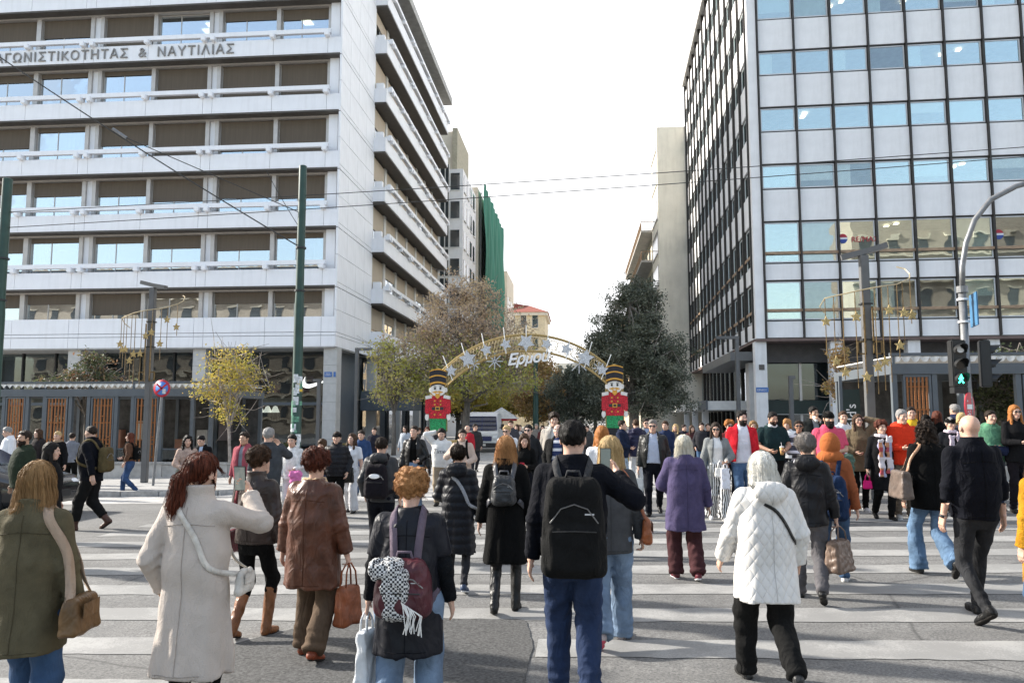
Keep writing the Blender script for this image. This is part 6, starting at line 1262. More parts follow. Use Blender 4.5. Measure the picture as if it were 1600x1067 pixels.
def backpack(o, label, key, w=.30, h=.44, d=.16, z=1.18, e=.03, pocket=True, strap=None, h0=.011, patch=None):
    """worn on the back; top-level, origin on the wearer's back"""
    k = o.k; ys = np.linspace(-.4, 0, 200).astype(f32); fv = o.gf(np.stack([ys*0, ys, ys*0+z*k], 1)); yb_ = float(ys[np.argmax(fv < 0)]) if (fv < 0).any() else -.15; y0 = yb_-d/2+.012; g = carried(o, 'backpack', label, 'backpack', (0, y0, z*k)); m = cloth(key); sm = cloth(strap or key)
    def f(P):
        t = np.clip((P[..., 2]+h/2)/h, 0, 1); q = P.copy(); q[..., 0] = P[..., 0]/(1-.22*t**2.2); dd = rbox(q, (0, .0, 0), (w/2, d/2, h/2), .065)
        if pocket:
            dd = smin(dd, rbox(P, (0, -d*.42, -h*.2), (w*.40, d*.22, h*.24), .045), .012)
        return dd+wob(P, int(w*1000), .004, .09)
    sdf_obj('bag_body', f, (-w/2-.04, -d*.8, -h/2-.04), (w/2+.04, d/2+.04, h/2+.04), h0, m, g)
    MB().tube([(-.05, .02, h/2-.02), (-.035, .02, h/2+.035), (.035, .02, h/2+.035), (.05, .02, h/2-.02)], .009, 6).build('grab_handle', sm, g, True)
    zp = [(-w*.36, -d*.50, h*.06), (-w*.2, -d*.52, h*.20), (0, -d*.525, h*.245), (w*.2, -d*.52, h*.20), (w*.36, -d*.50, h*.06)]; MB().tube(zp, .0045, 5).build('zip', mat('zip_metal', (.22, .22, .22), .35, .7), g)
    for s in (-1, 1):
        zt = o.Z(1.45)-z*k; F_ = -y0; pts = [(s*.075*k, d/2-.02, h/2-.05), (s*.088*k, F_-.09, zt-.02), (s*.095*k, F_, zt+.06), (s*.10*k, F_+.10, zt-.03), (s*.115*k, F_+.15, zt-.16), (s*.15*k, F_+.12, zt-.30), (s*.19*k, F_+.02, zt-.38), (s*.14*k, d/2-.01, -h*.34)]
        pp_, G_ = hug(o, smooth_path(pts), (0, y0, z*k), .006, 5); strap_mesh(pp_, G_, .045, .008).build('strap', sm, g, True)
    MB().tube([(-w*.33, -d*.655, -h*.02), (0, -d*.67, -h*.012), (w*.33, -d*.655, -h*.02)], .004, 5).build('zip', mat('zip_dark', (.05, .05, .05), .4, .5), g); MB().box(w*.16, w*.30, -d*.525, -d*.505, h*.14, h*.155).build('tag', mat('tag_grey', (.45, .45, .45), .5), g)
    if patch: MB().ball((0, -d*.60, h*.16), (w*.22, .012, h*.07)).build('white_patch', mat('white_paint', (.8, .8, .8)), g)
    return g
def handbag(o, label, key, side=1, w=.30, h=.24, d=.12, hl=.16, at=None, rz=0, cat='handbag', name='handbag', h0=.011, handle=None, tall=False):
    """hangs from the hand on that side unless a point is given"""
    a = o.ARM[0 if side > 0 else 1]; v = a[3]-a[2]; v /= np.linalg.norm(v); grip = a[3]+v*.085*o.k if at is None else np.array(at)
    g = carried(o, name, label, cat, (grip[0], grip[1], grip[2]), rz); m = cloth(key); zt = -hl
    def f(P):
        t = np.clip((zt-P[..., 2])/h, 0, 1); q = P.copy(); q[..., 0] = P[..., 0]/(.82+.18*t) if not tall else P[..., 0]; q[..., 1] = P[..., 1]/(.55+.45*t); return rbox(q, (0, 0, zt-h/2), (w/2, d/2, h/2), .03 if not tall else .008)*.9+wob(P, int(w*999+h*77), .005, .1)
    sdf_obj('bag_body', f, (-w/2-.03, -d/2-.03, zt-h-.03), (w/2+.03, d/2+.03, zt+.03), h0, m, g)
    for s in (-1, 1): MB().tube([(-w*.26, s*d*.22, zt-.03), (-w*.2, s*d*.18, zt+hl*.6), (-w*.05, s*.012, -.004), (w*.05, s*.012, -.004), (w*.2, s*d*.18, zt+hl*.6), (w*.26, s*d*.22, zt-.03)], .007, 6).build('handle', cloth(handle) if handle else m, g, True)
    return g
def shoulder_bag(o, label, key, side=1, w=.30, h=.2, d=.1, z=1.0, y=-.03, e=.03, strapw=.03, sh=None, cross=False, skey=None, h0=.011, rz=0, x=None):
    k = o.k; xs = side*((.20 if x is None else x)*k+e+d/2) if not cross else side*(.19*k+e); g = carried(o, 'shoulder_bag', label, 'bag', (xs, y, z*k)); m = cloth(key)
    g2 = empty('bag', (0, 0, 0), R(90)+rz if not cross else R(90)+rz, parent=g)
    def f(P):
        t = np.clip((h/2-P[..., 2])/h, 0, 1); q = P.copy(); q[..., 1] = P[..., 1]/(.6+.4*t); q[..., 0] = P[..., 0]/(.85+.15*t); return rbox(q, (0, 0, 0), (w/2, d/2, h/2), .03)*.9+wob(P, int(w*999), .004, .09)
    sdf_obj('bag_body', f, (-w/2-.03, -d/2-.03, -h/2-.03), (w/2+.03, d/2+.03, h/2+.03), h0, m, g2)
    MB().box(-w*.3, w*.3, -d/2-.004, -d/2+.0, -.01, h*.35).build('flap', m, g2, bevel=.002)
    s1 = side*(.115*k) if not cross else -side*.10*k; zt = o.Z(1.47)-z*k
    if not cross: pts = [(0, -w*.38, h*.42), (-side*.03, -.11-y, zt*.55), (s1-xs, -.07-y, zt*.92), (s1-xs, -.01-y, zt+.03), (s1-xs, .07-y, zt*.92), (-side*.03, .11-y, zt*.55), (0, w*.38, h*.42)]
    else: pts = [(0, -.06, h*.35), (-side*.08, -.15-y, zt*.25), ((s1-xs)*.5, -.16-y, zt*.58), ((s1-xs)*.9, -.11-y, zt*.93), (s1-xs, -.01-y, zt+.03), ((s1-xs)*.85, .12-y, zt*.85), ((s1-xs)*.4, .16-y, zt*.45), (0, .06, h*.35)]
    pp_, G_ = hug(o, smooth_path(pts, 7), (xs, y, z*k), .005, 9); strap_mesh(pp_, G_, strapw).build('strap', cloth(skey) if skey else m, g, True)
    return g
def phone(o, side, label, c=(.02, .02, .022), tilt=0, portrait=True, cat='phone'):
    a = o.ARM[0 if side > 0 else 1]; v = a[3]-a[2]; v /= np.linalg.norm(v); n = a[4]-v*(a[4]@v); n /= np.linalg.norm(n); p = a[3]+v*.10*o.k+n*.035+np.array([0, 0, .03 if a[3][2] > 1.3*o.k else 0]); g = carried(o, 'phone', label, cat, tuple(p)); g.rotation_euler = (R(tilt), 0, o.face)
    MB().box(-.037, .037, -.004, .004, -.075, .075).build('case', mat('phone_%02x' % int(c[0]*255), c, .3), g, bevel=.0025); MB().box(-.033, .033, -.0062, -.0048, -.07, .07).build('screen', mat('phone_screen', (.10, .115, .11), .06, spec=.7, emit=(.6, .75, .7, .05)), g); MB().box(.008, .03, .0042, .008, .035, .068).build('camera_bump', mat('phone_bump', (.01, .01, .01), .2), g); return g
def cup(o, side, label, c=(.75, .74, .70), tilt=0):
    a = o.ARM[0 if side > 0 else 1]; v = a[3]-a[2]; v /= np.linalg.norm(v); n = a[4]-v*(a[4]@v); n /= np.linalg.norm(n); p = a[3]+v*.085*o.k+n*.045; g = carried(o, 'paper_cup', label, 'cup', tuple(p)); g.rotation_euler = (R(tilt), 0, o.face)
    MB().lathe([(.028, -.075), (.041, .06)], 16).build('cup', mat('cup_%02x' % int(c[2]*255), c, .6), g, True); MB().lathe([(.043, .06), (.043, .07), (.036, .078)], 16).build('lid', mat('cup_lid', (.7, .7, .68), .4), g); MB().tube([(0, 0, .07), (.012, 0, .15)], .004, 6).build('straw', mat('white_paint', (.8, .8, .8)), g); return g
# ---------------------------------------------------------------- the crowd
BK = (0.004, 0.004, 0.004); NAVY = (.014, .02, .05); DEN = (.06, .11, .20); LDEN = (.20, .28, .40); WHT = (.72, .72, .73)
def T(kind, c, **kw): kw['c'] = (kind, c); return kw
# --- near, walking away
o = person(-3.03, 4.11, 1.61, 8, 'f', 0, 'person in olive blazer at the left edge', 'walkL', ('down', 'fwd'), T('wool', (.095, .082, .05), hem=.63, ease=.05, straight=1, fold=.008, collar=.03, waist=0), T('denim', (.05, .10, .20), ease=.02), hair=('bob', 'honey'), seed=1, front=False, hyaw=-6)
shoulder_bag(o, 'tan shoulder bag with webbing strap on the olive blazer person', ('leather', (.15, .085, .035)), 1, .30, .2, .12, .86, -.05, .05, .05, skey=('cotton', (.36, .27, .2)))
o = person(-2.14, 4.22, 1.64, -2, 'f', 0, 'person in long cream coat taking a photo', 'stand', ('view', 'pocket'), T('wool', (.47, .415, .37), hem=.47, ease=.05, flare=.18, straight=1, fold=.009, collar=.06, sease=.035), T('cotton', BK, ease=.005), hair=('pony', 'auburn'), seed=2, front=False, hyaw=22, shoes=(BK, None))
phone(o, 1, 'large black phone held up by the person in cream coat', tilt=8)
shoulder_bag(o, 'thin cream strap and small white bag across the cream coat', ('leather', (.62, .58, .52)), 1, .2, .14, .06, .98, .10, .06, .03, cross=True)
o = person(-2.77, 6.49, 1.58, -8, 'f', 0, 'person in dark brown leather jacket and tan boots', 'stepR', ('down', 'hold'), T('leather', (.040, .027, .022), hem=.86, ease=.045, straight=1, collar=.04, fold=.008), T('cotton', BK, ease=.004), boots=((.22, .085, .03), .82), hair=('puffy', 'brown'), seed=3, front=False, hyaw=28)
shoulder_bag(o, 'dark red bag at the hip of the leather jacket person', ('leather', (.16, .02, .03)), -1, .26, .2, .1, .86, .05, .04)
o = person(-2.07, 5.94, 1.57, -6, 'f', 0, 'person in brown shearling coat carrying a handbag', 'stepL', ('bag', 'down'), T('leather', (.105, .038, .020), hem=.60, ease=.075, flare=.10, straight=1, fold=.010, sease=.05, sleeve=1), T('cotton', (.10, .068, .045), ease=.03, flare=.015), hair=('curls', 'redbrown'), seed=4, front=False, shoes=((.22, .05, .02), None), bulk=1.1, scarf=(('wool', (.52, .38, .23)), 0))
handbag(o, 'chestnut leather handbag hanging from the shearling coat person', ('leather', (.25, .075, .03)), 1, .24, .30, .14, .17, rz=R(70))
o = person(-1.00, 4.54, 1.49, 4, 'f', 0, 'person in black sweater and long black vest', 'stepR', ('down', 'down'), T('knit', (0.007, 0.008, 0.010), hem=.84, ease=.03, straight=1, fold=.007, name='sweater'), T('denim', LDEN, ease=.03, flare=.02), hair=('curls', 'strawberry'), seed=5, front=False, bulk=1.18, hpitch=14, inner=T('puffer', (0.006, 0.007, 0.012), hem=.55, ease=.045, flare=.10, straight=1, fold=.006, short=1, name='vest'))
g = backpack(o, 'burgundy leather backpack with a checked scarf tied to it', ('leather', (.075, .014, .022)), .33, .32, .17, 1.02, .035, strap=('cotton', (.14, .11, .14)))
sc = carried(o, 'scarf', 'black and white houndstooth scarf draped over the burgundy backpack', 'scarf', (-.03, -.33+0, 1.04*o.k))
sdf_obj('cloth', lambda Q: np.minimum(rbox(Q, (.0, .03, -.03), (.078, .04, .15), .04), rbox(Q, (-.05, .07, .10), (.10, .08, .05), .045))+wob(Q, 5, .010, .085), (-.24, -.1, -.25), (.2, .2, .24), .009, cloth(('check', (.5, .5, .5))), sc)
fr_ = MB(); rq = random.Random(2)
for i in range(16): x = .04+.006*i; fr_.tube([(x, -.03, -.06-.004*i), (x+.02+rq.uniform(-.01, .02), -.045, -.13), (x+.01+rq.uniform(-.02, .02), -.04, -.2-rq.random()*.04)], .003, 4)
fr_.build('fringe', cloth(('wool', (.7, .69, .66))), sc)
handbag(o, 'plain white paper shopping bag held by the person with the burgundy backpack', ('cotton', (.62, .64, .66)), -1, .16, .46, .10, .10, rz=R(75), cat='shopping bag', name='shopping_bag', tall=True)
o = person(-0.05, 5.06, 1.78, 2, 'm', 0, 'tall person in black jacket and large black backpack', 'stepL', (((.30, .20, 1.40), (1, -.25, -.9), (-1, -.3, .2), .35), 'down'), T('cotton', (0.007, 0.007, 0.008), hem=.80, ease=.05, straight=1, fold=.010, collar=.03, sease=.03), T('cotton', (.022, .036, .080), ease=.025), hair=('crop', 'black'), seed=6, front=False, hyaw=14, skin='l')
backpack(o, 'large black backpack on the tall person in blue trousers', ('cotton', (0.009, 0.009, 0.009)), .40, .60, .20, 1.11, .05, strap=('cotton', (.05, .05, .052)))
phone(o, 1, 'black phone raised beside the head of the tall backpack person', tilt=0)
o = person(0.24, 6.33, 1.64, 0, 'f', 0, 'person in charcoal blazer and pale jeans beyond the tall person', 'walkR', ('bag', 'pocket'), T('wool', (.06, .062, .066), hem=.76, ease=.045, straight=1, collar=.03), T('denim', LDEN, ease=.03, flare=.025), hair=('mid', 'blond'), seed=7, front=False, hyaw=12, shoes=((.5, .42, .42), (.55, .1, .15)))
shoulder_bag(o, 'rust brown bag at the side of the charcoal blazer person', ('leather', (.28, .085, .03)), 1, .26, .2, .09, .95, -.02, .05)
o = person(1.24, 5.42, 1.53, 6, 'f', 0, 'person in white quilted hooded coat', 'walkL', ('pocket', 'fwd'), T('quilt', (.64, .62, .59), hem=.64, ease=.07, flare=.10, straight=1, fold=.006, hood=1, collar=.03, sease=.045), T('cotton', (0.008, 0.008, 0.008), ease=.03), hair=('lob', 'white'), seed=8, front=False, bulk=1.12, hpitch=6)
shoulder_bag(o, 'thin black strap and small bag across the white quilted coat', ('leather', (0.011, 0.011, 0.011)), 1, .2, .15, .06, .98, .16, .07, .022, cross=True)
o = person(3.41, 7.10, 1.76, 6, 'm', 0, 'person in black shirt with rolled sleeves and dark jeans', 'walkR', ('down', 'down'), T('cotton', (0.007, 0.007, 0.009), hem=.84, ease=.03, straight=1, fold=.007, collar=.045, name='shirt', cuff=.45), T('denim', (.030, .031, .034), ease=.004), hair=('bald', 'dark'), seed=9, front=False, shoes=(BK, None), bulk=1.06, skin='l')
a_ = o.ARM[1]; v_ = (a_[3]-a_[2])/np.linalg.norm(a_[3]-a_[2]); wt = carried(o, 'wrist_watch', 'dark wrist watch on the person with rolled sleeves', 'watch', tuple(a_[3]-v_*-.005)); wt.rotation_mode = 'QUATERNION'; wt.rotation_quaternion = Euler((0, 0, o.face)).to_quaternion() @ Vector(v_).to_track_quat('Z', 'Y'); MB().lathe([(.030, -.012), (.034, -.012), (.034, .012), (.030, .012)], 20).build('band', M_black, wt, True); MB().lathe([(.02, 0), (.02, .01), (.016, .013)], 16).build('dial', mat('watch_dial', (.05, .05, .05), .2, .5), wt, loc=(-.034, 0, 0), rot=(0, R(-90), 0))
o = person(3.82, 8.92, 1.69, 2, 'f', 0, 'person in black top and flared jeans', 'kickL', ('down', 'down'), T('wool', BK, hem=.74, ease=.05, straight=1, fold=.008, sease=.035), T('denim', (.14, .23, .36), ease=.015, flare=.04), hair=('mane', 'dark'), seed=10, front=False)
shoulder_bag(o, 'slouchy taupe tote on the shoulder of the person in flared jeans', ('leather', (.14, .105, .085)), -1, .36, .30, .15, 1.02, -.06, .06, .03, skey=('leather', (.35, .2, .12)))
o = person(1.15, 8.75, 1.57, 3, 'f', 0, 'person in purple coat with red collar', 'stepL', ('down', 'hold'), T('wool', (.075, .062, .125), hem=.60, ease=.07, flare=.10, straight=1, fold=.008, sease=.045), T('wool', (.055, .022, .024), ease=.03, flare=.015), hair=('lob', 'platinum'), seed=11, front=False, bulk=1.12, shoes=((.12, .02, .03), WHT), scarf=(('wool', (.36, .03, .06)), 0))
o = person(2.19, 7.76, 1.57, -14, 'f', 0, 'person in black hooded jacket and grey trousers', 'walkL', ('bag', 'pocket'), T('puffer', (0.009, 0.009, 0.011), hem=.80, ease=.055, straight=1, fold=.010, hood=1, collar=.05, sease=.04), T('cotton', (.10, .095, .10), ease=.02), hair=('puffy', 'salt'), seed=12, front=False, bulk=1.05, shoes=(BK, None))
sdf_obj('hood_lining', lambda Q: ell(Q, (0, -.135, 1.475*o.k), (.12, .05, .05)), (-.15, -.21, 1.38*o.k), (.15, -.06, 1.55*o.k), .011, cloth(('cotton', (.42, .42, .45))), o.root)
handbag(o, 'taupe leather holdall carried by the person in grey trousers', ('leather', (.17, .115, .085)), 1, .34, .30, .18, .13, rz=R(60))
o = person(2.66, 8.53, 1.56, -20, 'f', 0, 'person in orange hooded top with blue backpack and jeans', 'walkR', ('down', 'pocket'), T('cotton', (.28, .085, .035), hem=.78, ease=.05, straight=1), T('denim', DEN, ease=.015), hair=('short', 'brown'), hat=('hood', ('cotton', (.36, .11, .035))), seed=13, front=False, shoes=((.5, .5, .5), WHT))
backpack(o, 'navy blue backpack on the person in the orange hood', ('cotton', (.014, .03, .075)), .34, .46, .2, 1.02, .05)
o = person(-0.70, 7.32, 1.63, 0, 'f', 0, 'person in long black coat and tall black boots', 'stepR', ('down', 'down'), T('wool', (0.006, 0.006, 0.007), hem=.49, ease=.055, flare=.16, straight=1, fold=.007, collar=.03, sease=.03), T('cotton', (.03, .028, .03), ease=0), boots=((0.009, 0.008, 0.008), .85), hair=('lob', 'strawberry'), seed=14, front=False)
backpack(o, 'small grey leather backpack on the person in long black coat', ('leather', (.035, .037, .04)), .24, .28, .12, 1.22, .05, strap=('leather', (.09, .09, .10)))
o = person(-1.29, 8.18, 1.52, 2, 'f', 0, 'person in long black puffer coat and crossbody strap', 'stepL', ('down', 'hold'), T('puffer', (0.007, 0.008, 0.012), hem=.46, ease=.055, flare=.06, straight=1, ribs=.085, hood=1, collar=.04, sease=.04, fold=.004), T('cotton', (.03, .03, .034), ease=.0), hair=('bun', 'dark'), seed=15, front=False, hyaw=-10, shoes=((.03, .05, .10), WHT))
shoulder_bag(o, 'pale grey crossbody strap and pouch on the long puffer coat', ('cotton', (.30, .31, .33)), 1, .2, .15, .07, .92, .05, .06, .035, cross=True)
o = person(-2.61, 10.04, 1.57, 0, 'm', 0, 'person in black puffer jacket and patterned backpack', 'stepL', ('down', 'pocket'), T('puffer', (.030, .031, .034), hem=.83, ease=.06, straight=1, hood=1, fold=.008, sease=.04), T('cotton', (0.007, 0.007, 0.008), ease=.03), hair=('crop', 'dark'), seed=16, front=False, shoes=((.25, .25, .25), WHT))
backpack(o, 'black backpack with a white oval patch on the person in black puffer', ('cotton', (0.011, 0.009, 0.012)), .32, .44, .16, 1.14, .06, patch=1)
o = person(3.49, 6.21, 1.52, 12, 'f', 0, 'person in mustard yellow cardigan cut off by the right edge', 'stepR', ('down', ((.215, .0, .82), (.3, -1, 0), (-1, .1, .1), .5)), T('knit', (.42, .20, .015), hem=.55, ease=.05, straight=1, sease=.045), T('denim', DEN, ease=.02), hair=('long', 'brown'), seed=17, front=False)
# --- coming towards the camera, centre
o = person(1.34, 14.37, 1.71, 176, 'm', 1, 'person with sunglasses in black leather jacket and light blue shirt', 'walkR', ('down', 'pocket'), T('leather', (0.011, 0.012, 0.012), hem=.86, ease=.05, open=.12, collar=.04, straight=1), T('cotton', (0.007, 0.007, 0.008), ease=.015), hair=('short', 'salt'), glasses='dark', seed=20, inner=T('cotton', (.40, .44, .54), ease=.016, hem=.94, belly=.04), bulk=1.08, shoes=(BK, None))
handbag(o, 'white carrier bag in the hand of the person in leather jacket', ('cotton', (.62, .62, .6)), 1, .2, .3, .1, .12, cat='shopping bag', name='shopping_bag', tall=True)
o = person(2.33, 13.51, 1.66, 182, 'f', 1, 'person with sunglasses in grey coat and zebra trousers', 'stepL', ('down', 'hold'), T('wool', (.20, .21, .21), hem=.56, ease=.05, flare=.08, open=.10, collar=.03), T('zebra', (.5, .5, .5), ease=.03, flare=.03), hair=('long', 'dark'), glasses='dark', seed=21, inner=T('cotton', (.72, .72, .71), hem=.95, ease=.014), shoes=((.7, .7, .7), WHT))
handbag(o, 'small white handbag of the person in zebra trousers', ('leather', (.70, .69, .66)), 1, .22, .16, .08, .12, at=(-.02, .22, 1.02), h0=.012)
handbag(o, 'white plastic bag held by the person in zebra trousers', ('cotton', (.68, .68, .72)), -1, .14, .34, .08, .08, cat='shopping bag', name='shopping_bag', tall=True)
o = person(2.86, 14.01, 1.85, 184, 'm', 1, 'person in white t-shirt under a red jacket', 'stepR', ('down', 'down'), T('knit', (.55, .018, .03), hem=.90, ease=.045, open=.14, straight=1), T('denim', (.10, .18, .32), ease=.015), hair=('short', 'black'), beard=(.010, 'black'), seed=22, inner=T('cotton', (.70, .71, .76), hem=.88, ease=.022), bulk=1.05)
o = person(3.56, 14.73, 1.83, 186, 'm', 1, 'person in dark green rugby shirt with white collar holding a drink', 'stand', ('hold', 'hold'), T('cotton', (.012, .03, .032), hem=.88, ease=.03, short=1, name='shirt', straight=1), T('cotton', (0.008, 0.008, 0.008), ease=.02), hair=('crop', 'black'), beard=(.006, 'dark'), seed=23, hpitch=12, bulk=1.1, scarf=(('cotton', (.70, .70, .70)), 0), skin='m')
cup(o, -1, 'iced coffee held by the person in the rugby shirt', (.55, .33, .13))
o = person(4.06, 14.77, 1.65, 180, 'f', 1, 'person with sunglasses and patterned grey sweater', 'stand', ('cross', 'pocket'), T('fair', (.075, .075, .09), hem=.86, ease=.03), T('cotton', BK, ease=.01), hair=('bun', 'dark'), glasses='dark', seed=24, skin='d')
o = person(4.79, 16.36, 1.92, 188, 'm', 1, 'person in dark open jacket drinking from a white cup', 'stand', ('pocket', 'drink'), T('cotton', (0.010, 0.012, 0.012), hem=.86, ease=.05, open=.09, straight=1), T('denim', DEN, ease=.02), hair=('short', 'black'), seed=25, inner=T('cotton', (.28, .29, .31), hem=.9, ease=.018), skin='m')
cup(o, -1, 'white paper cup at the mouth of the person in dark open jacket', tilt=50)
o = person(4.12, 13.25, 1.81, 183, 'm', 1, 'person with black cap in pink polo shirt', 'stand', ('down', 'cross'), T('cotton', (.55, .075, .13), hem=.86, ease=.034, short=1, name='polo_shirt', collar=.03, straight=1), T('cotton', (0.011, 0.011, 0.012), ease=.02), hair=('crop', 'black'), hat=('capback', ('cotton', BK)), beard=(.024, 'black'), seed=26, bulk=1.1, skin='m')
gj = carried(o, 'folded_jacket', 'green jacket draped over the arm of the person in pink polo', 'jacket', (-.12, .27, 1.02*o.k)); sdf_obj('cloth', lambda Q: smin(rbox(Q, (0, 0, 0), (.15, .09, .06), .06), rbox(Q, (-.02, .03, -.22), (.13, .05, .22), .05), .06)+wob(Q, 8, .012, .1), (-.22, -.16, -.5), (.22, .16, .12), .014, cloth(('cotton', (.075, .12, .095))), gj)
o = person(5.41, 16.41, 1.80, 200, 'm', 1, 'person in white t-shirt behind the pink polo person', 'stand', ('down', 'down'), T('cotton', (.62, .64, .68), hem=.86, ease=.025, short=1, name='shirt'), T('denim', DEN), hair=('short', 'brown'), seed=27, hyaw=25)
o = person(5.03, 14.52, 1.75, 178, 'f', 1, 'person with glasses in olive parka touching the hair', 'stand', ('hold', 'head'), T('cotton', (.15, .115, .07), hem=.72, ease=.06, straight=1, collar=.05), T('cotton', BK, ease=.01), hair=('long', 'brown'), glasses='clear', seed=28, hpitch=-4, shoes=((.6, .6, .6), WHT))
o = person(5.03, 13.46, 1.63, 180, 'f', 1, 'person in black coat with long plaid scarf', 'stepL', ('down', 'down'), T('wool', (0.007, 0.007, 0.008), hem=.52, ease=.055, flare=.08, straight=1, collar=.03), T('cotton', BK, ease=.015), hair=('puffy', 'redbrown'), seed=29, scarf=(('plaid', (.4, .3, .3)), .62), shoes=(BK, None))
handbag(o, 'bright pink bag hanging beside the person with the plaid scarf', ('cotton', (.6, .02, .16)), 1, .16, .14, .07, .1)
o = person(5.38, 13.49, 1.82, 178, 'm', 1, 'person in bright red hoodie looking at a phone', 'stand', ('phone', 'pocket'), T('cotton', (.56, .035, .012), hem=.86, ease=.05, straight=1, hood=1, name='hoodie'), T('cotton', (.13, .10, .075), ease=.02), hair=('crop', 'grey'), seed=30, bulk=1.08, hyaw=-15, shoes=((.45, .42, .38), WHT))
phone(o, 1, 'phone in the hand of the person in red hoodie', tilt=-50)
o = person(6.46, 15.71, 1.87, 176, 'm', 1, 'person in yellow hoodie behind the red hoodie', 'stand', ('down', 'down'), T('cotton', (.68, .42, .03), hem=.86, ease=.05, straight=1, hood=1, name='hoodie'), T('denim', DEN), hair=('crop', 'dark'), seed=31, hyaw=8)
o = person(6.55, 14.34, 1.66, 184, 'f', 1, 'person in black beret and glasses with pale scarf', 'stand', ('down', 'down'), T('wool', (0.008, 0.009, 0.012), hem=.7, ease=.05, straight=1), T('cotton', BK), hair=('short', 'grey'), hat=('beanie', ('wool', BK)), glasses='clear', seed=32, scarf=(('wool', (.50, .42, .48)), .4))
o = person(7.63, 16.20, 1.72, 186, 'f', 1, 'person in dark coat behind the black shirt', 'stand', ('down', 'down'), T('wool', (.03, .035, .05), hem=.7, ease=.05), T('cotton', BK), hair=('bowl', 'blond'), seed=33)
o = person(8.13, 17.53, 1.91, 30, 'm', 1, 'person in navy coat seen from behind near the signal mast', 'stand', ('down', 'down'), T('wool', NAVY, hem=.6, ease=.06, straight=1, collar=.05), T('cotton', BK), hair=('short', 'grey'), seed=34, front=False)
o = person(7.53, 17.03, 1.78, 10, 'f', 1, 'person seen from behind between the hoodies and the black shirt', 'stand', ('down', 'down'), T('wool', BK, hem=.7, ease=.05), T('cotton', BK), hair=('mid', 'redbrown'), seed=35, front=False)
o = person(7.29, 17.01, 1.70, 190, 'f', 1, 'person in black knitted cap beside the yellow hoodie', 'stand', ('down', 'down'), T('wool', (.03, .03, .035), hem=.7, ease=.05), T('cotton', BK), hair=('mid', 'black'), hat=('beanie', ('wool', BK)), seed=36)
o = person(7.27, 14.40, 1.76, 172, 'm', 1, 'person in green hoodie carrying a jacket', 'stand', ('cross', 'cross'), T('cotton', (.10, .24, .145), hem=.86, ease=.05, straight=1, hood=1, name='hoodie'), T('denim', (.035, .05, .10), ease=.015), hair=('short', 'dark'), seed=37, hyaw=-12, shoes=((.04, .04, .04), WHT))
nj = carried(o, 'folded_jacket', 'dark navy jacket over the arms of the person in green hoodie', 'jacket', (0, .27, 1.06*o.k)); sdf_obj('cloth', lambda Q: rbox(Q, (0, 0, 0), (.17, .08, .08), .07)+wob(Q, 9, .01, .1), (-.25, -.16, -.16), (.25, .16, .16), .014, cloth(('cotton', NAVY)), nj)
o = person(7.53, 14.12, 1.87, 184, 'f', 1, 'person with sunglasses in black sweater at the right edge', 'stand', ('phone', 'pocket'), T('wool', (0.008, 0.008, 0.009), hem=.8, ease=.03), T('cotton', (0.011, 0.011, 0.012), ease=.01), hair=('long', 'ginger'), glasses='dark', seed=38)
cup(o, 1, 'dark cup held by the person in black sweater at the right edge', (.08, .08, .1))
# small crowd by the right corner shop
for i, (pos, s, sx, hr, c, lab) in enumerate((((2.88, 23.54, 1.51), 52, 'f', ('long', 'blond'), (.05, .045, .045), 'person in dark jacket outside the right corner shop'), ((3.48, 24.53, 1.45), 50, 'f', ('mid', 'brown'), (.08, .03, .03), 'person in maroon coat outside the right corner shop'), ((3.65, 23.61, 1.53), 52, 'm', ('short', 'dark'), (.03, .03, .035), 'person in charcoal jacket outside the right corner shop'), ((3.84, 23.63, 1.51), 52, 'f', ('bun', 'dark'), (0.011, 0.011, 0.013), 'person in black top outside the right corner shop'), ((2.68, 24.46, 1.46), 50, 'f', ('lob', 'honey'), (.5, .4, .32), 'person in beige coat under the evergreen tree'), ((3.14, 16.64, 1.66), 74, 'f', ('puffy', 'ginger'), (.15, .03, .03), 'person with sunglasses behind the red jacket person'), ((3.65, 16.69, 1.65), 74, 'f', ('mid', 'honey'), (.2, .2, .22), 'person in grey behind the shoulder of the red jacket person'), ((4.90, 18.78, 1.62), 66, 'm', ('bowl', 'strawberry'), (.75, .75, .75), 'person in white behind the rugby shirt person'), ((3.52, 26.64, 1.44), 46, 'm', ('short', 'dark'), (.02, .02, .03), 'person in black coat further inside the right corner'), ((4.64, 26.74, 1.40), 46, 'f', ('long', 'black'), (.25, .24, .22), 'person in light jacket further inside the right corner'))):
    person(*pos, 180 + (i*37) % 50 - 25, sx, 2 if s < 60 else 1, lab, 'stand', (['down', 'hold', 'pocket', 'phone'][i % 4], 'down'), T('wool', c, hem=.78, ease=.045, straight=1), T('cotton', (.02, .022, .03) if i % 2 else DEN), hair=hr, seed=50+i, glasses='dark' if 'sunglasses' in lab else None, group='small crowd by the right corner shop')
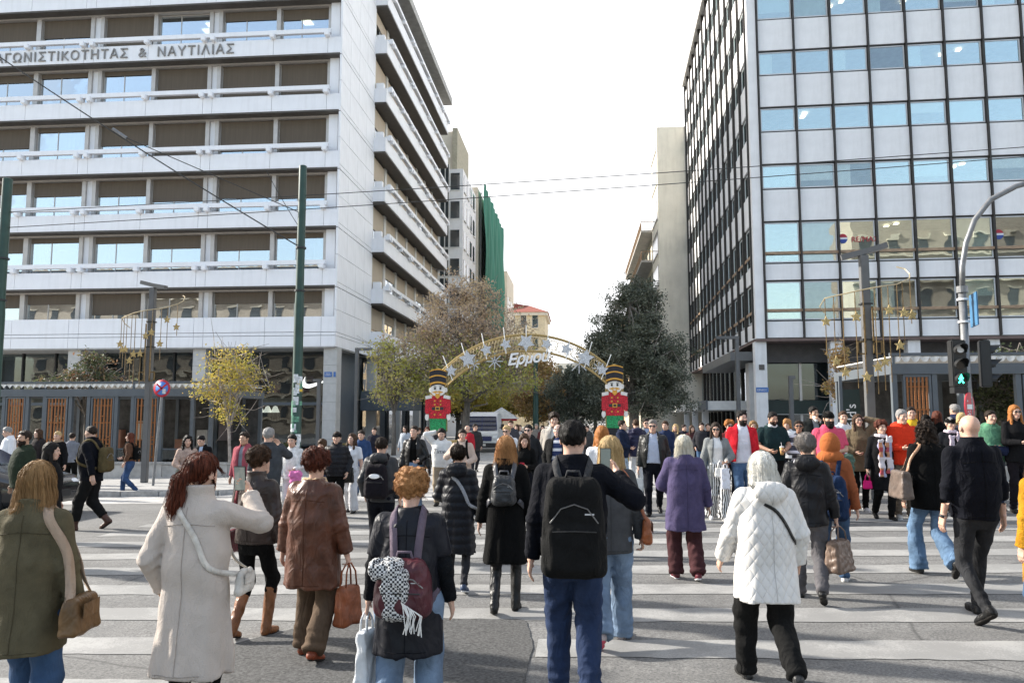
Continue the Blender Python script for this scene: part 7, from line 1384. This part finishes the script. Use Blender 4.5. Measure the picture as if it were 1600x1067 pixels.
# group under the right toy soldier
o = person(1.05, 19.32, 1.68, 250, 'm', 1, 'person in navy jacket and pale jeans facing right by the toy soldier', 'stand', ('hold', 'pocket'), T('wool', (.012, .018, .04), hem=.8, ease=.05, straight=1), T('denim', (.42, .52, .62), ease=.02), hair=('short', 'dark'), seed=60)
o = person(1.42, 19.66, 1.70, 10, 'm', 1, 'person in navy puffer and white trousers seen from behind', 'stand', ('pocket', 'down'), T('puffer', (.022, .022, .055), hem=.8, ease=.07, straight=1, ribs=.1, hood=1), T('cotton', (.5, .5, .5), ease=.02), hair=('crop', 'brown'), seed=61, front=False)
o = person(1.73, 20.34, 1.71, 182, 'm', 1, 'person with sunglasses in grey tweed jacket behind the leather jacket person', 'stand', ('down', 'down'), T('wool', (.24, .24, .235), hem=.82, ease=.045, open=.08, straight=1), T('denim', DEN), hair=('short', 'dark'), glasses='dark', seed=62, inner=T('cotton', (.3, .36, .5), ease=.015))
o = person(2.23, 20.38, 1.63, 150, 'm', 2, 'person in navy jacket right of the leather jacket person', 'stand', ('down', 'down'), T('wool', (.02, .03, .07), hem=.82, ease=.05), T('denim', DEN), hair=('short', 'brown'), seed=63)
# --- centre, facing
o = person(-0.51, 15.48, 1.87, 178, 'm', 1, 'person in pale grey overshirt coming down the street', 'stepL', ('down', 'down'), T('cotton', (.38, .35, .31), hem=.8, ease=.05, open=.07, straight=1, collar=.03), T('cotton', BK), hair=('puffy', 'dark'), seed=64, inner=T('cotton', (.55, .55, .53), ease=.015))
o = person(-0.39, 14.05, 1.67, 175, 'm', 1, 'person in black jacket over a striped navy sweater', 'stepR', ('pocket', 'down'), T('cotton', (0.008, 0.008, 0.009), hem=.84, ease=.05, open=.12, straight=1), T('denim', DEN), hair=('bald', 'grey'), seed=65, inner=T('fair', (.022, .035, .10), ease=.016), skin='p')
o = person(0.29, 10.12, 1.68, 6, 'f', 1, 'person in white top beyond the charcoal blazer', 'stepR', ('down', 'down'), T('cotton', (.66, .66, .68), hem=.8, ease=.03), T('denim', DEN), hair=('mid', 'ginger'), seed=66, front=False)
o = person(-0.99, 15.05, 1.67, 180, 'f', 1, 'person with round sunglasses in black hooded jacket', 'stepL', ('down', 'pocket'), T('cotton', (.02, .022, .025), hem=.84, ease=.05, open=.06, hood=1, straight=1), T('cotton', BK), hair=('bun', 'black'), glasses='dark', seed=67, inner=T('cotton', (.08, .08, .085), ease=.015), skin='p')
o = person(-0.92, 12.81, 1.55, 178, 'f', 1, 'person in black top looking down at a red phone', 'stand', ('phone', 'phone'), T('cotton', (0.007, 0.007, 0.007), hem=1.02, ease=.016, name='top'), T('cotton', (0.007, 0.007, 0.008), ease=.02), hair=('long', 'brown'), seed=68, hpitch=18)
phone(o, 1, 'red phone in the hands of the person in black top', (.5, .02, .05), tilt=-50)
o = person(-1.56, 16.69, 1.63, 172, 'm', 1, 'person with sunglasses in a white jacket near the van', 'stepR', ('down', 'down'), T('cotton', (.72, .72, .73), hem=.84, ease=.05, straight=1), T('denim', DEN), hair=('short', 'blond'), glasses='dark', seed=69)
o = person(-2.90, 16.11, 1.61, 178, 'm', 1, 'person in white sweatshirt with one hand on the head', 'stand', ('head', 'pocket'), T('cotton', (.70, .69, .66), hem=.86, ease=.045, straight=1, name='sweatshirt'), T('cotton', (.30, .24, .17), ease=.02), hair=('short', 'black'), seed=70, hpitch=14, hyaw=-8)
text_mesh('print', 'Time', .13, .002, mat('black_print', (0.011, 0.011, 0.011), .7), o.root, (.14, .205, 1.19*o.k), (R(90), 0, R(180)), shear=.2)
o = person(-2.22, 14.58, 1.61, 180, 'f', 1, 'person in beige jacket with black backpack straps', 'stepR', ('strap', 'hold'), T('cotton', (.52, .40, .33), hem=.82, ease=.05, straight=1, collar=.03), T('denim', DEN), hair=('bun', 'dark'), seed=71)
backpack(o, 'black backpack worn by the person in beige jacket', ('cotton', BK), .28, .4, .14, 1.2, .045, h0=.016)
o = person(-3.21, 14.86, 1.69, 184, 'f', 1, 'person in black leather jacket and light jeans with a shoulder bag', 'stepL', ('down', 'hold'), T('leather', (0.009, 0.009, 0.010), hem=.95, ease=.055, open=.08, collar=.03, straight=1), T('denim', LDEN, ease=.03, flare=.02), hair=('bun', 'dark'), seed=72, inner=T('cotton', BK, ease=.012))
shoulder_bag(o, 'black shoulder bag of the person in leather jacket', ('leather', BK), -1, .32, .2, .1, 1.0, .08, .05, h0=.014)
# far people round the van
for i, (pos, s, c, hr, lab) in enumerate((((-3.48, 23.92, 1.59), 50, (.35, .02, .03), ('bald', 'grey'), 'person in red jacket beside the van'), ((-3.54, 26.02, 1.61), 46, (.03, .03, .03), ('short', 'dark'), 'person in black beside the van door'), ((-4.93, 24.80, 1.56), 48, (.25, .25, .26), ('mid', 'redbrown'), 'person in grey under the left toy soldier'), ((-2.14, 24.04, 1.72), 50, (.05, .05, .06), ('short', 'brown'), 'person in dark coat behind the white jacket person'), ((-2.21, 27.33, 1.57), 44, (.4, .38, .36), ('long', 'brown'), 'person in pale coat far behind the van'), ((-2.33, 30.08, 1.50), 40, (.04, .04, .05), ('short', 'dark'), 'person in black jacket in the far crowd left of centre'), ((-1.43, 30.16, 1.48), 40, (.1, .03, .03), ('mid', 'dark'), 'person in maroon in the far crowd'), ((-0.13, 27.52, 1.48), 44, (.3, .05, .08), ('mid', 'brown'), 'person in dark pink coat in the far crowd'), ((0.31, 30.31, 1.42), 40, (.05, .05, .05), ('short', 'dark'), 'person in black coat in the far crowd right of centre'), ((-1.87, 33.48, 1.51), 36, (.2, .18, .16), ('short', 'grey'), 'person in brown grey in the far crowd'), ((-6.94, 25.72, 1.55), 46, (.02, .02, .03), ('short', 'dark'), 'person in black by the shop entrance on the left'), ((-6.15, 26.99, 1.60), 44, (.35, .38, .42), ('long', 'dark'), 'person in pale blue behind the leather jacket person'), ((-5.94, 28.32, 1.49), 42, (.03, .03, .03), ('short', 'brown'), 'person in black coat at the shop corner behind the leather jacket person'))):
    person(*pos, 150+(i*53) % 70, 'm' if hr[0] in ('short', 'bald') else 'f', 2, lab, ['stand', 'stepR', 'stepL'][i % 3], ('down', ['down', 'pocket'][i % 2]), T('wool', c, hem=.75, ease=.05, straight=1), T('cotton', (.025, .025, .03)), hair=hr, seed=80+i, group='far crowd in the pedestrian street')
# --- left of centre, facing
o = person(-4.52, 15.13, 1.55, 170, 'f', 1, 'person in white t-shirt and pale trousers with a black bag', 'stepL', ('hold', 'down'), T('cotton', (.68, .69, .72), hem=.9, ease=.02, short=1, name='shirt'), T('cotton', (.60, .60, .62), ease=.03, flare=.03), hair=('mid', 'brown'), seed=95, hyaw=10)
handbag(o, 'black bag on the forearm of the person in pale trousers', ('leather', BK), 1, .26, .3, .1, .08, at=(-.02, .22, .98), h0=.014)
o = person(-4.60, 14.37, 1.59, 182, 'm', 1, 'person in black cap and black puffer jacket', 'stand', ('down', 'pocket'), T('puffer', (0.007, 0.007, 0.010), hem=.84, ease=.065, straight=1, ribs=.09, collar=.05), T('cotton', BK), hair=('short', 'dark'), hat=('cap', ('cotton', BK)), seed=96)
o = person(-5.25, 15.48, 1.41, 178, 'm', 1, 'small person in dark blue top beside the black puffer jacket', 'stand', ('down', 'down'), T('cotton', (.05, .06, .10), hem=.82, ease=.04), T('denim', DEN), hair=('bowl', 'brown'), seed=97)
o = person(-5.18, 13.63, 1.59, 184, 'f', 1, 'person in white sweater with a pink jacket over one arm', 'stand', ('pocket', 'hold'), T('knit', (.70, .69, .68), hem=.86, ease=.035, straight=1, name='sweater'), T('cotton', (.55, .54, .53), ease=.01), hair=('pony2', 'black'), seed=98, hpitch=10)
pj = carried(o, 'folded_jacket', 'pink jacket over the arm of the person in white sweater', 'jacket', (-.15, .27, .98*o.k)); sdf_obj('cloth', lambda Q: smin(rbox(Q, (0, 0, 0), (.1, .08, .06), .05), rbox(Q, (.0, .02, -.2), (.09, .05, .22), .05), .06)+wob(Q, 8, .01, .1), (-.18, -.15, -.46), (.18, .15, .12), .013, cloth(('cotton', (.6, .17, .38))), pj)
o = person(-4.84, 11.69, 1.72, 20, 'm', 1, 'person in dark grey sweater seen from behind', 'stand', ('view', 'down'), T('wool', (.05, .055, .062), hem=.84, ease=.045, straight=1, collar=.02), T('cotton', BK), hair=('short', 'grey'), seed=99, front=False, bulk=1.05, hyaw=10)
o = person(-6.19, 13.88, 1.63, 172, 'm', 1, 'person in dusty red jacket', 'stand', ('down', 'down'), T('cotton', (.30, .07, .09), hem=.82, ease=.05, open=.06, straight=1), T('cotton', (.05, .05, .06)), hair=('short', 'dark'), seed=100, inner=T('cotton', (.2, .22, .25), ease=.015), skin='m')
o = person(-8.61, 17.06, 1.54, 185, 'm', 1, 'person in dark suit looking down near the left kiosk', 'stand', ('phone', 'down'), T('wool', (0.007, 0.007, 0.010), hem=.84, ease=.04, open=.06, straight=1), T('wool', (0.007, 0.007, 0.010)), hair=('short', 'black'), seed=101, hpitch=20, inner=T('cotton', (.4, .48, .6), ease=.014))
o = person(-7.81, 14.85, 1.58, 215, 'f', 1, 'person in cream sweater and long skirt-like coat', 'walkR', ('hold', 'down'), T('knit', (.45, .33, .27), hem=.8, ease=.04), T('cotton', (.018, .026, .025), ease=.06, flare=.05), hair=('mane', 'black'), seed=102)
o = person(-8.58, 13.01, 1.82, 92, 'm', 1, 'striding person in black jacket with khaki backpack and brown boots', 'walkL', ('fwd', 'back'), T('cotton', (0.007, 0.007, 0.008), hem=.80, ease=.055, straight=1, collar=.05, fold=.009), T('cotton', (0.008, 0.008, 0.010), ease=.03), hair=('fade', 'dark'), seed=103, boots=((.07, .03, .02), .25), lean=.06)
backpack(o, 'khaki and black backpack on the striding person', ('cotton', (.10, .075, .035)), .3, .44, .17, 1.17, .055, h0=.014)
o = person(-11.63, 19.17, 1.61, 100, 'f', 1, 'person in brown jacket and blue jeans walking by the planter', 'walkR', ('hold', 'pocket'), T('cotton', (.10, .05, .03), hem=.95, ease=.04), T('denim', (.04, .08, .18), ease=.015), hair=('bob', 'auburn'), seed=104, shoes=((.65, .65, .65), WHT))
backpack(o, 'small black backpack of the person in brown jacket', ('cotton', BK), .26, .32, .14, 1.17, .04, h0=.016)
o = person(-6.85, 9.49, 1.61, -85, 'f', 1, 'person in dark coat crossing behind the olive blazer', 'walkR', ('down', 'down'), T('wool', (0.007, 0.007, 0.008), hem=.55, ease=.05, straight=1), T('cotton', BK), hair=('long', 'black'), seed=105)
o = person(-8.98, 11.83, 1.75, 150, 'm', 1, 'person in green camouflage jacket at the left', 'stepL', ('down', 'down'), T('cotton', (.025, .035, .022), hem=.84, ease=.06, straight=1), T('cotton', BK), hair=('short', 'dark'), seed=106, beard=(.006, 'dark'), skin='m')
o = person(-14.77, 18.89, 1.84, 140, 'm', 1, 'person in white shirt at the left edge', 'stand', ('down', 'down'), T('cotton', (.72, .73, .76), hem=.84, ease=.04, name='shirt', straight=1), T('denim', DEN), hair=('short', 'grey'), seed=107, hpitch=15)
o = person(-14.49, 19.62, 1.77, 160, 'f', 1, 'person in dark jacket before the left lattice', 'stand', ('down', 'down'), T('wool', (.03, .025, .025), hem=.8, ease=.05), T('cotton', BK), hair=('long', 'brown'), seed=108)
o = person(-13.07, 18.39, 1.70, 175, 'f', 1, 'person in black coat with fur collar before the left lattice', 'stand', ('down', 'down'), T('wool', (0.008, 0.008, 0.009), hem=.5, ease=.06), T('cotton', BK), hair=('bun', 'blond'), seed=109, scarf=(('wool', (.30, .22, .15)), 0))
o = person(-14.60, 21.15, 1.61, 10, 'm', 2, 'person in grey shirt behind the kiosk glass', 'stand', ('down', 'down'), T('cotton', (.2, .21, .24), hem=.84, ease=.04), T('cotton', BK), hair=('short', 'dark'), seed=110, front=False)
o = person(-5.29, 18.46, 1.56, 190, 'm', 1, 'person in dark blue jacket behind the person in pale trousers', 'stand', ('down', 'down'), T('cotton', (.03, .06, .14), hem=.8, ease=.05), T('denim', DEN), hair=('short', 'dark'), seed=111)
# shop mannequin
mq = empty('mannequin', (-16.35, 47.6, -.1), R(180), 'white dressed mannequin in the left shop window', 'mannequin')
def mqf(Q): d = smin(prof(Q, [(.9, 0, 0, .15, .1), (1.3, 0, 0, .18, .12), (1.48, 0, 0, .1, .08)]), ell(Q, (0, 0, 1.62), (.08, .1, .12)), .08); return np.minimum(smin(d, np.minimum(cap(Q, (.1, 0, .9), (.13, 0, .05), .1, .08), cap(Q, (-.1, 0, .9), (-.13, 0, .05), .1, .08)), .04), np.minimum(cap(Q, (.2, 0, 1.4), (.3, .02, .85), .07, .05), cap(Q, (-.2, 0, 1.4), (-.3, .02, .85), .07, .05)))+wob(Q, 3, .008, .1)
sdf_obj('figure', mqf, (-.45, -.25, 0), (.45, .25, 1.8), .025, mat('mannequin_cloth', (.6, .62, .6), .8), mq)
